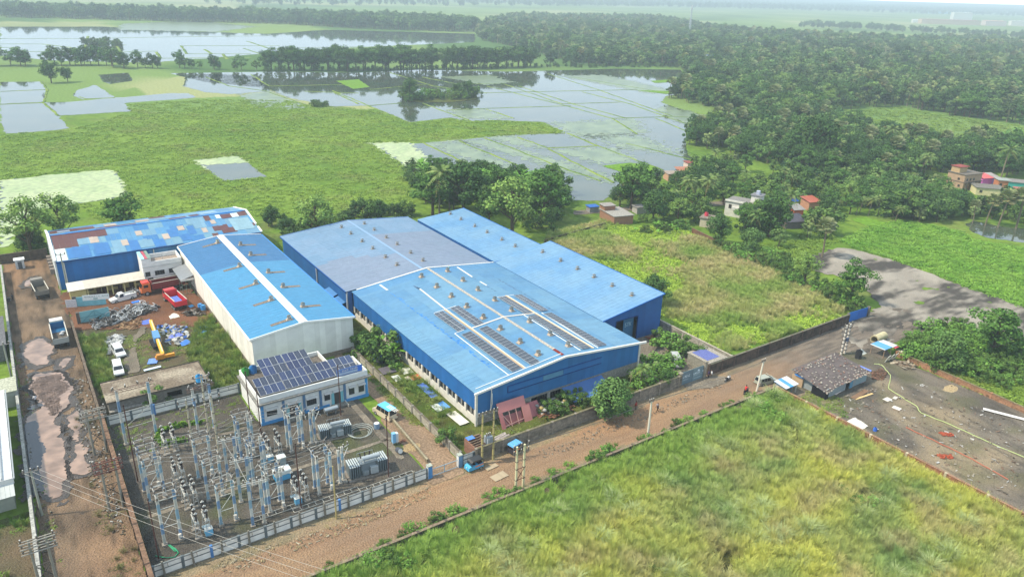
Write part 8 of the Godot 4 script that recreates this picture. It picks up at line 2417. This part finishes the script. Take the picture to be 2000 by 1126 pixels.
	strew("weed_grass",uv_poly([[-6.4,-7.4],[-0.6,-7.4],[-0.6,46],[-5.6,46],[-5.6,34],[-6.4,33]]),0.55,low + [tall[2]],weed,Vector2(0.5,0.95),patchy,"weeds in the strip between the drive wall and the factory")
	strew("weed_grass",uv_poly([[-48,38.6],[-46.2,38.6],[-44,64],[-48.4,66]]),0.6,tall + [low[0]],weed,Vector2(0.6,1.1),every,"tall weeds along the broken wall of the scrap yard")
	strew("weed_grass",uv_poly([[-32.4,29.8],[-28.6,29.8],[-24.8,34],[-24.8,62],[-28.6,60],[-33,46],[-32.6,38.6]]),0.6,tall + low,weed,Vector2(0.7,1.2),every,"tall weeds beside the white warehouse wall")
	strew("weed_grass",uv_poly([[-46,39],[-25,39],[-25,66],[-46,66]]),0.9,low,weed,Vector2(0.4,0.8),patchy,"scattered weeds over the scrap yard")
	strew("weed_grass",uv_poly([[-48.2,19],[-29,19],[-29,29],[-48.2,29]]),0.8,low,weed,Vector2(0.3,0.6),patchy,"weeds at the back of the substation")
	strew("weed_grass",uv_poly([[-8.4,5],[-7.1,5],[-7.1,33],[-8.6,33]]),0.5,low,weed,Vector2(0.4,0.8),every,"grass verge along the drive")
	strew("weed_grass",uv_poly([[-52.6,-14],[-49.4,-14],[-49.4,34],[-52.4,34]]),0.7,low + [tall[2]],func(_x: float,_z: float) -> Color: return jit(S(104,104,66),0.25),Vector2(0.3,0.75),patchy,"rough weeds on the rubble beside the rusty wall")
	strew("weed_grass",uv_poly([[-75,-30],[-59.6,-30],[-59.6,12],[-75,12]]),0.8,low + tall,weed,Vector2(0.5,0.9),patchy,"grass behind the left wall at the bottom corner")
	strew("weed_grass",uv_poly([[-58.4,-22],[-56.4,-22],[-57.2,60],[-58.6,60]]),0.7,low,weed,Vector2(0.4,0.8),patchy,"weeds along the left wall of the mud road")
	strew("dry_grass",uv_poly([[-46,-10.6],[46,-10.2],[46,-8.6],[-46,-8.6]]),0.6,low,func(_x: float,_z: float) -> Color: return jit(S(164,150,112),0.2),Vector2(0.25,0.5),patchy,"dry straw and weeds along the verge of the dirt road")
	strew("weed_grass",uv_poly([[51,-22],[56,-21],[58,-26],[53,-30]]),0.6,low,weed,Vector2(0.5,0.9),every,"weeds between the brick wall and the stone weighted shack")
	strew("weed_grass",uv_poly([[50,-60],[51.4,-60],[51.4,-28],[50,-26]]),0.8,low,weed,Vector2(0.4,0.7),patchy,"weeds at the foot of the brick wall in the building yard")
	strew("weed_grass",uv_poly([[0.3,-7.4],[36,-7.4],[36,-0.6],[0.3,-0.6]]),0.7,low,weed,Vector2(0.4,0.8),patchy,"weeds between the compound wall and the factory gable")
func slab(called: String,label: String,at: Vector3,w: float,d: float,col: Color,turn := 0.0,tilt := 0.0,ribs := true) -> void:
	var b := MB.new()
	b.col = col
	var n := maxi(2,int(w / 0.35))
	for i in n:
		b.col = jit(col,0.07)
		var x0 := -w / 2 + w * i / n
		b.box(Vector3(x0 + w / n / 2,0.05 + (0.012 if ribs and i % 2 else 0.0),0),Vector3(w / n,0.05,d * rng.randf_range(0.96,1.0)))
	var o := one(called,label,"sheet",b,M.clean,at,HD + turn)
	o.rotation.x = tilt
func debris(called: String,label: String,poly: Array,n: int,s0: float,s1: float,cols: Array,thin := 0.3,long := 1.0) -> void:
	var q := px_poly(poly)
	var lo := Vector2(1e9,1e9); var hi := -lo
	for p in q:
		lo = lo.min(p); hi = hi.max(p)
	var b := MB.new()
	var k := 0
	var tries := 0
	while k < n and tries < n * 12:
		tries += 1
		var p := Vector2(rng.randf_range(lo.x,hi.x),rng.randf_range(lo.y,hi.y))
		if not Geometry2D.is_point_in_polygon(p,q): continue
		k += 1
		var s := rng.randf_range(s0,s1)
		b.col = jit(cols[rng.randi() % cols.size()],0.18)
		var bs := Basis(Vector3.UP,rng.randf() * TAU) * Basis(Vector3.RIGHT,rng.randfn() * 0.3) * Basis(Vector3.BACK,rng.randfn() * 0.3)
		b.box(Vector3(p.x,0.16 + s * thin * 0.4 + rng.randf() * 0.1,p.y),Vector3(s * long * rng.randf_range(0.6,1.4),s * thin,s * rng.randf_range(0.4,1.0)),bs)
	stuff(one(called,label,"debris",b,M.matte,Vector3.ZERO,0.0))
func heap(called: String,label: String,at: Vector3,rx: float,rz: float,h: float,col: Color,col2: Color,m: Material) -> void:
	var b := MB.new()
	var n := 14; var k := 22
	var f := func(i: int,j: int) -> Vector3:
		var r := float(i) / n; var a := TAU * j / k
		var w := 1.0 + 0.25 * nB.get_noise_2d(cos(a) * 9.0 + at.x,sin(a) * 9.0 + at.z)
		return Vector3(cos(a) * r * rx * w,h * pow(1.0 - r,1.3) + 0.12 * h * nC.get_noise_2d(cos(a) * r * 5.0 + at.x,sin(a) * r * 5.0),sin(a) * r * rz * w)
	for i in n:
		for j in k:
			b.col = jit(col.lerp(col2,rng.randf()),0.06)
			b.quad(f.call(i,j),f.call(i,j + 1),f.call(i + 1,j + 1),f.call(i + 1,j),Vector3.UP)
	one(called,label,"heap",b,m,at)
func hose_line(label: String,pts: Array,r: float,col: Color,h := 0.22) -> void:
	var b := MB.new(); b.col = col
	for i in pts.size() - 1:
		var a := P(pts[i][0],pts[i][1],h); var e := P(pts[i + 1][0],pts[i + 1][1],h)
		var p := a
		for j in 6:
			var q := a.lerp(e,(j + 1) / 6.0) + Vector3(0.2 * nC.get_noise_2d(j * 3.0 + a.x,a.z),0,0.2 * nC.get_noise_2d(a.z,j * 3.0)) * (0.0 if j == 5 else 1.0)
			b.cyl(p,q,r,r,5,false)
			p = q
	one("hose",label,"hose",b,M.clean,Vector3.ZERO,0.0)
func misc() -> void:
	var zs := func(a: Array) -> Array: return zm(180,540,5.63,a)
	var tp := px_poly(zs.call([[0,540],[60,470],[200,425],[420,370],[560,325],[700,345],[680,390],[540,420],[400,490],[200,540],[60,580]]))
	var hoop := MB.new(); hoop.col = S(196,198,198)
	for i in 14: hoop.cyl(Vector3(cos(TAU * i / 16),0,sin(TAU * i / 16)) * 0.62,Vector3(cos(TAU * (i + 1) / 16),0,sin(TAU * (i + 1) / 16)) * 0.62,0.07,0.07,5,false)
	var hm := [hoop.mesh(M.clean)]
	for k in 3:
		hoop = MB.new(); hoop.col = [S(40,40,42),S(150,152,154),S(84,82,80)][k]
		for i in 12: hoop.cyl(Vector3(cos(TAU * i / 15) * 0.7,0,sin(TAU * i / 15) * 0.5),Vector3(cos(TAU * (i + 1) / 15) * 0.7,0,sin(TAU * (i + 1) / 15) * 0.5),0.08,0.08,5,false)
		hm.append(hoop.mesh(M.rubber))
	for k in 150:
		var p := Vector2.ZERO
		while true:
			p = tp[rng.randi() % tp.size()].lerp(tp[rng.randi() % tp.size()],rng.randf())
			if Geometry2D.is_point_in_polygon(p,tp): break
		var o := inst("hoop",hm[rng.randi() % 4])
		o.position = Vector3(p.x,rng.randf_range(0.3,1.0),p.y)
		o.rotation = Vector3(rng.randfn() * 0.6,rng.randf() * TAU,rng.randfn() * 0.5)
		tag(o,"black and white cut hoop lying tangled in the scrap pile of the yard","hoop","hoops tangled in the scrap pile")
	debris("scrap_pile","tangle of grey and black offcuts below the hoops of the scrap pile",zs.call([[20,540],[200,430],[560,330],[700,350],[540,430],[400,500],[60,580]]),260,0.3,0.9,[S(60,60,62),S(150,150,150),S(110,106,100)],0.25,1.6)
	debris("wood_scrap","brown broken wood and roots scattered before the hoop pile",zs.call([[200,560],[420,490],[540,460],[540,530],[460,590],[340,580]]),150,0.2,0.6,[S(150,116,84),S(120,90,66),S(176,146,112)],0.2,2.2)
	debris("plastic_scrap","white plastic sheets and foam littering the ground behind the parked cars",zs.call([[140,700],[250,640],[350,670],[350,720],[260,790],[170,870],[150,800]]),90,0.4,1.1,[S(214,216,214),S(196,198,196)],0.1,1.0)
	debris("plastic_scrap","white and blue plastic scraps scattered right of the yellow boom",zs.call([[700,560],[820,530],[1040,560],[1050,720],[960,780],[820,740],[760,640]]),130,0.3,0.9,[S(206,208,204),S(196,196,186),S(90,130,206),S(150,146,134)],0.12,1.2)
	debris("plastic_scrap","pale scraps scattered along the white warehouse wall",zs.call([[1100,740],[1220,690],[1239,800],[1130,820]]),50,0.3,0.9,[S(196,196,190),S(170,172,170)],0.12,1.2)
	debris("scrap_metal","dark metal lengths beside the blue drums and the red tipper",zs.call([[1010,400],[1140,370],[1239,400],[1200,440],[1060,440]]),60,0.3,0.7,[S(60,56,52),S(150,146,140),S(90,80,70)],0.2,2.8)
	for q in [[1185,600,1.6,2.2,S(96,160,214),"blue corrugated sheet leaning among weeds by the white warehouse"],[1215,560,1.6,1.8,S(110,170,216),"paler blue sheet behind the leaning blue one by the warehouse"],[910,650,2.6,1.6,S(104,120,206),"violet blue sheet on the ground right of the yellow boom"],[1030,735,1.8,1.3,S(66,120,214),"bright blue plastic sheet at the right of the scrap yard"],[475,278,1.6,1.0,S(60,120,214),"blue sheet on the red earth behind the white pickup"],[665,930,1.6,2.2,S(104,138,200),"blue folded sheet beside the foot of the yellow boom"],[660,1010,2.8,0.7,S(190,206,216),"pale strip of sheet near the grey outbuilding roof"],[595,505,1.8,1.6,S(96,116,190),"blue drum shaped roll at the top of the yellow boom"],[1085,325,1.0,0.8,S(80,150,200),"small blue basin on the dark ground near the drums"],[900,440,2.2,2.0,S(214,210,196),"crumpled cream sheet below the red tipper"]]:
		var p := P(180 + q[0] / 5.63,540 + q[1] / 5.63,0.2)
		if "crumpled" in q[5] or "plastic" in q[5]: bl_tarp(p,q[5],q[4],0.7)
		else: slab("sheet",q[5],p,q[2],q[3],q[4],rng.randf_range(-0.5,0.5),rng.randf_range(-0.05,0.3))
	for q in [[1192,330,"left one of two blue drums at the white warehouse wall"],[1222,345,"right one of two blue drums at the white warehouse wall"]]:
		var d := MB.new(); d.col = S(70,146,206)
		d.lathe(Vector3.ZERO,[[0.5,0],[0.52,0.4],[0.55,0.44],[0.52,0.48],[0.52,0.85],[0.55,0.89],[0.52,0.93],[0.5,1.25],[0.3,1.3]],14)
		one("drum",q[2],"drum",d,M.paint,P(180 + q[0] / 5.63,540 + (q[1] + 30) / 5.63))
	var t := thing("crane_boom","yellow crane boom wrapped in blue sheet lying across the scrap yard","crane",Vector3.ZERO,0.0)
	var a: Vector3 = P(180 + 640 / 5.63,540 + 490 / 5.63,2.6); var e: Vector3 = P(180 + 775 / 5.63,540 + 860 / 5.63,0.9)
	barpart(t,"boom",S(226,170,52),[[a,e]],0.55,0.7,M.paint)
	barpart(t,"boom_edge",S(206,206,190),[[a.lerp(e,0.05) + Vector3(0.1,0.38,0),a.lerp(e,0.95) + Vector3(0.1,0.38,0)]],0.12,0.05,M.paint)
	barpart(t,"wrap",S(96,140,190),[[a.lerp(e,0.36),a.lerp(e,0.58)]],1.1,1.15,M.clean)
	barpart(t,"black_sheet",S(40,40,42),[[a.lerp(e,0.45) + Vector3(-0.9,-0.9,0),a.lerp(e,0.7) + Vector3(-0.6,-0.7,0)]],1.0,0.5,M.clean)
	var bx := Vector3(cos(HD),0,-sin(HD))
	barpart(t,"outrigger",S(222,150,40),[[e - bx * 1.3 + Vector3(0,-0.3,0),e + bx * 1.9 + Vector3(0,-0.3,0)]],0.5,0.55,M.paint)
	barpart(t,"cab_block",S(190,126,40),[[e - bx * 1.0 + Vector3(0,-0.1,0.2),e + bx * 0.2 + Vector3(0,-0.1,0.2)]],0.8,0.9,M.paint)
	barpart(t,"support",S(120,110,96),[[a + Vector3(0.2,-0.2,0),Vector3(a.x + 0.3,0,a.z)],[a.lerp(e,0.4),Vector3(a.lerp(e,0.4).x,0,a.lerp(e,0.4).z)]],0.4,0.4,M.paint)
	for q in [[485,205,1.8,2.4,S(206,206,196),"white board flat on the grass below the factory windows, farthest one"],[400,275,1.3,2.2,S(204,206,200),"white board flat on the grass beside the dark mats"],[680,385,1.4,5.4,S(84,116,190),"long blue sheet lying on the grass along the factory wall"],[770,545,1.3,2.4,S(206,210,208),"white board beside the blue board in the grass strip"],[820,525,1.5,2.4,S(96,152,210),"blue board beside the white board in the grass strip"],[955,640,1.7,4.2,S(206,204,192),"long cream board near the factory front corner"],[570,265,1.6,1.8,S(190,110,76),"rusty orange sheet on the grass strip"],[505,280,0.8,1.8,S(206,190,176),"striped pale board beside the rusty orange sheet"],[310,200,2.6,2.6,S(96,92,98),"dark mats spread on the ground behind the drive wall"]]:
		slab("sheet",q[5],P(690 + q[0] / 4.69,680 + q[1] / 4.69,0.2),q[2],q[3],q[4],rng.randf_range(-0.06,0.06))
	debris("junk","junk and stones piled in the corner behind the drive wall",zm(690,680,4.69,[[150,40],[260,30],[300,100],[260,150],[190,120]]),70,0.2,0.8,[S(120,120,116),S(190,190,182),S(70,70,72),S(60,90,170)],0.4)
	t = thing("steel_panel","big faded pink steel panel with cut openings propped against the factory gable","panel",C(2.9,-3.2))
	t.rotation.x = -0.5
	var pk := S(186,120,116)
	bpart(t,"panel",pk,[[0,5.2,2.6,4.2,-0.05,0.05]],M.sheet)
	bpart(t,"panel",S(190,126,118),[[4.3,5.8,0.0,2.59,-0.05,0.05]],M.sheet)
	bpart(t,"panel",S(176,108,106),[[0,0.7,0.0,2.59,-0.05,0.05]],M.sheet)
	bpart(t,"backing",S(150,92,90),[[0.7,4.3,0.0,2.0,-0.3,-0.25]],M.sheet)
	barpart(t,"strut",S(196,150,140),[[Vector3(1.9,0,0),Vector3(1.9,2.6,0)],[Vector3(3.2,0,0),Vector3(3.2,2.6,0)],[Vector3(0.7,2.2,-0.1),Vector3(2.0,0.0,-0.1)],[Vector3(0.7,0.4,0),Vector3(4.3,0.7,0)]],0.09,0.09,M.paint)
	t = thing("steel_panel","smaller pink steel sheet lying behind the big propped panel","panel",C(8.4,-2.6))
	t.rotation.x = -1.0
	bpart(t,"panel",S(176,104,104),[[0,3.0,0.0,2.6,-0.05,0.05]],M.sheet)
	for i in 3: barpart(t,"seam",S(150,86,86),[[Vector3(0.6 + i * 0.8,0,0.06),Vector3(0.6 + i * 0.8,2.6,0.06)]],0.05,0.03,M.paint)
	for i in 9:
		var b := MB.new(); b.col = jit(S(206,194,184),0.08)
		b.cyl(Vector3(-1.2 - 0.1 * (i % 3),0,0),Vector3(1.2,0,0),0.19,0.19,8)
		var o := one("fabric_roll","pale roll stacked in a loose pile behind the compound wall","roll",b,M.matte,C(1.0 + 0.1 * (i % 2),-6.2 + (i % 4) * 0.4,0.25 + 0.33 * floorf(i / 4.0)),HD + 0.25 + rng.randf_range(-0.12,0.12),"pale rolls piled behind the compound wall")
	var rb := MB.new()
	for i in 60:
		var r := rng.randf()
		rb.col = jit(S(206,204,196) if i % 5 else S(196,176,120),0.08)
		rb.sph(Vector3(rng.randf_range(-2.6,2.6),rng.randf_range(0.1,1.5) * (1.0 - 0.5 * r),rng.randf_range(-1.3,1.3)),Vector3(rng.randf_range(0.25,0.6),rng.randf_range(0.15,0.35),rng.randf_range(0.2,0.5)),6,4)
	stuff(one("sack_heap","heap of white sacks and foam before the dark gable windows","sacks",rb,M.matte,C(13.2,-2.2),HD + 0.15))
	debris("wood_scrap","broken timber frames at the foot of the white sack heap",zm(880,620,5,[[880,960],[1000,930],[1170,850],[1180,900],[1060,970],[900,1000]]),50,0.2,0.5,[S(150,110,84),S(120,84,66)],0.25,4.0)
	t = thing("brick_store","roofless red brick store at the corner of the compound wall","store",C(-5.1,-7.9))
	bpart(t,"wall",S(160,120,100),[[0,0.2,0,2.2,-3.0,0],[2.4,2.6,0,2.2,-3.0,0],[0.2,2.4,0,2.2,-3.0,-2.8],[0.2,2.4,0,2.2,-0.2,0]],M.stone)
	bpart(t,"corner_brick",S(176,104,76),[[-0.02,0.3,0,2.0,-0.02,0.02]],M.stone)
	for i in 5: barpart(t,"roof_timber",S(150,130,110),[[Vector3(0.1,2.27,-0.4 - i * 0.55),Vector3(2.5,2.27,-0.5 - i * 0.55)]],0.14,0.12,M.matte)
	bpart(t,"blue_sheet",S(84,128,206),[[0.1,1.3,2.34,2.4,-2.9,-2.0]],M.clean)
	for q in [[975,930,2.4,1.4,"broken concrete slab across the ditch right of the mossy poles"],[960,912,2.0,0.8,"narrow concrete slab at the foot of the compound wall"]]: slab("concrete_slab",q[4],P(q[0],q[1],0.15),q[2],q[3],S(160,146,122),0.1,0.0,false)
	heap("sand_heap","pale sand heap on the drive near the substation gate",foot(690,680,4.69,545,910),1.9,1.5,0.5,S(190,168,128),S(176,150,112),M.soil)
	heap("brick_rubble","small heap of red brick rubble on the drive",foot(690,680,4.69,455,855),0.9,0.6,0.4,S(120,84,70),S(140,96,80),M.matte)
	for q in [[891,1044,2.0,"brown earth heap behind the field wall near the bottom"],[1068,968,1.6,"brown earth heap in the tall grass beside the pole pair"],[1443,806,2.0,"grey rubble heap in the tall grass near the brick wall corner"]]: heap("earth_heap",q[3],P(q[0],q[1]),q[2],q[2] * 0.8,1.5,S(126,108,88),S(104,92,78),M.soil)
	debris("straw","dry straw and rubble along the verge between the wall and the dirt road",[[420,1100],[640,1030],[840,950],[850,965],[660,1050],[440,1126]],420,0.06,0.2,[S(176,160,120),S(150,134,104),S(196,186,160)],0.2,2.0)
	debris("rubble","stones and rubble along the ditch below the compound wall",[[1050,880],[1240,810],[1400,750],[1410,760],[1250,826],[1060,900]],380,0.06,0.2,[S(160,150,132),S(130,122,108),S(186,176,158)],0.4,1.3)
	debris("rubble","rubble and litter on the bank beside the rusty wall",zm(0,732,2.857,[[400,20],[500,40],[560,300],[620,560],[700,900],[640,900],[500,600],[440,300]]),620,0.06,0.26,[S(120,108,92),S(150,136,110),S(84,78,68),S(196,196,190)],0.35,1.4)
	debris("rubble","stones and litter on the left verge of the mud road",zm(0,732,2.857,[[120,60],[170,200],[150,260],[230,700],[300,760],[330,1000],[240,1000],[190,720]]),260,0.06,0.25,[S(84,78,66),S(110,104,88),S(150,146,130)],0.35,1.4)
	debris("rubble","planks, stones and litter scattered over the building yard",[[1600,790],[1760,740],[2000,830],[2000,990],[1800,900]],480,0.06,0.3,[S(176,166,150),S(120,110,98),S(150,124,104),S(206,204,198)],0.25,1.8)
	debris("brick_pile","upper scatter of orange bricks in the building yard",zm(1300,732,2.857,[[1520,325],[1600,330],[1610,350],[1540,345]]),60,0.2,0.28,[S(206,110,80),S(190,92,66)],0.4,1.0)
	debris("brick_pile","lower scatter of orange bricks in the building yard",zm(1300,732,2.857,[[1515,450],[1590,450],[1610,475],[1530,470]]),60,0.2,0.28,[S(206,110,80),S(190,92,66)],0.4,1.0)
	debris("wood_scrap","grey boards and sticks heaped beside the stall table",zm(1680,640,11.26,[[740,800],[960,750],[1180,800],[1190,920],[1040,930],[900,880]]),60,0.4,0.8,[S(190,178,156),S(160,148,128),S(140,120,100)],0.12,2.4)
	debris("brick_rubble","brown rubble patch right of the stone weighted shack",zm(1440,640,5.556,[[1450,490],[1560,450],[1640,500],[1580,580],[1470,560]]),140,0.15,0.4,[S(140,104,86),S(120,96,80)],0.4,1.2)
	hose_line("yellow green hose winding across the building yard",[[1708,710],[1722,712],[1740,732],[1736,758],[1790,792],[1800,806],[1860,830],[1930,862],[2010,896]],0.07,S(176,190,130))
	hose_line("rusty red pipe line on the building yard ground",[[1770,834],[1830,862],[1900,896],[1970,936]],0.07,S(176,104,82))
	for q in [[1734,780,1.4,1.0,S(204,198,188),"pale stone block in the building yard, left one"],[1749,777,1.1,0.6,S(186,180,170),"pale stone block in the building yard, right one"],[1752,797,1.0,1.3,S(206,196,186),"pale slab near the stone blocks in the building yard"],[1634,765,2.2,1.0,S(222,206,196),"pink white panel lying before the stone weighted shack"],[1594,757,2.8,1.6,S(206,166,158),"pink board leaning at the open end of the stone weighted shack"],[1680,770,4.8,0.9,S(120,96,76),"stack of dark planks in front of the stone weighted shack"],[1688,774,4.6,0.4,S(196,170,120),"yellow plank beside the stack of dark planks"],[1605,712,2.6,2.0,S(214,176,110),"yellow wooden pallet stack behind the shack"],[1685,690,1.8,2.0,S(176,180,172),"grey panel leaning beside the black tank"]]: slab("slab",q[5],P(q[0],q[1],0.2),q[2],q[3],q[4],rng.randf_range(-0.2,0.2),0.35 if "leaning" in q[5] else 0.0,false)
	water_tank("black plastic tank behind the stone weighted shack",P(1676,700),0.6,1.9,S(46,46,48))
	bl_tarp(P(1668,832),"crumpled white sheet beside the brick wall in the building yard",S(214,210,198),1.3)
	bl_tarp(P(1678,745),"pink bundle of cloth before the shack door",S(214,180,190),0.6)
	water_tank("small blue can beside the white sheet near the brick wall",P(1709,842),0.3,0.7,S(60,110,206))
	heap("sand_heap","pale sand heap beside the orange brick wall",P(1858,760),2.4,1.4,0.7,S(206,184,146),S(190,166,126),M.soil)
	slab("trough","long white trough at the right end of the building yard",P(1975,812,0.3),8.0,0.8,S(206,204,198),-1.15,0.0,false)
	t = thing("concrete_pipe","big pale concrete pipe lying beside the market stall","pipe",C(85.6,-16.0),HD + 0.05)
	var cp := MB.new(); cp.col = S(196,186,150)
	cp.cyl(Vector3(-1.9,0.85,0),Vector3(1.9,0.85,0),0.82,0.82,20,false)
	cp.cyl(Vector3(-1.9,0.85,0),Vector3(-1.3,0.85,0),0.92,0.92,20,false)
	obj("barrel",cp,M.wall,t)
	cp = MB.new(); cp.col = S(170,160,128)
	for i in 20:
		var a0 := TAU * i / 20; var a1 := TAU * (i + 1) / 20
		cp.quad(Vector3(-1.9,0.85 + cos(a0) * 0.68,sin(a0) * 0.68),Vector3(-1.9,0.85 + cos(a1) * 0.68,sin(a1) * 0.68),Vector3(1.9,0.85 + cos(a1) * 0.68,sin(a1) * 0.68),Vector3(1.9,0.85 + cos(a0) * 0.68,sin(a0) * 0.68))
		for r in [[-1.9,0.92],[1.9,0.82]]: cp.quad(Vector3(r[0],0.85 + cos(a0) * 0.68,sin(a0) * 0.68),Vector3(r[0],0.85 + cos(a0) * r[1],sin(a0) * r[1]),Vector3(r[0],0.85 + cos(a1) * r[1],sin(a1) * r[1]),Vector3(r[0],0.85 + cos(a1) * 0.68,sin(a1) * 0.68))
	obj("bore",cp,M.wall,t)
	debris("yard_litter","litter and cut branches along the factory yard edge",zm(1240,640,9.385,[[650,40],[800,20],[1000,180],[1400,400],[1200,460],[1040,320],[760,180]]),120,0.15,0.5,[S(176,160,136),S(150,150,160),S(130,150,190),S(110,100,88)],0.15,1.6)
	debris("rusty_sheets","rust orange sheets by the doorway of the blue shed",zm(1240,640,9.385,[[250,190],[360,150],[400,200],[300,250]]),16,0.6,1.2,[S(176,110,80),S(150,84,62)],0.06,1.2)
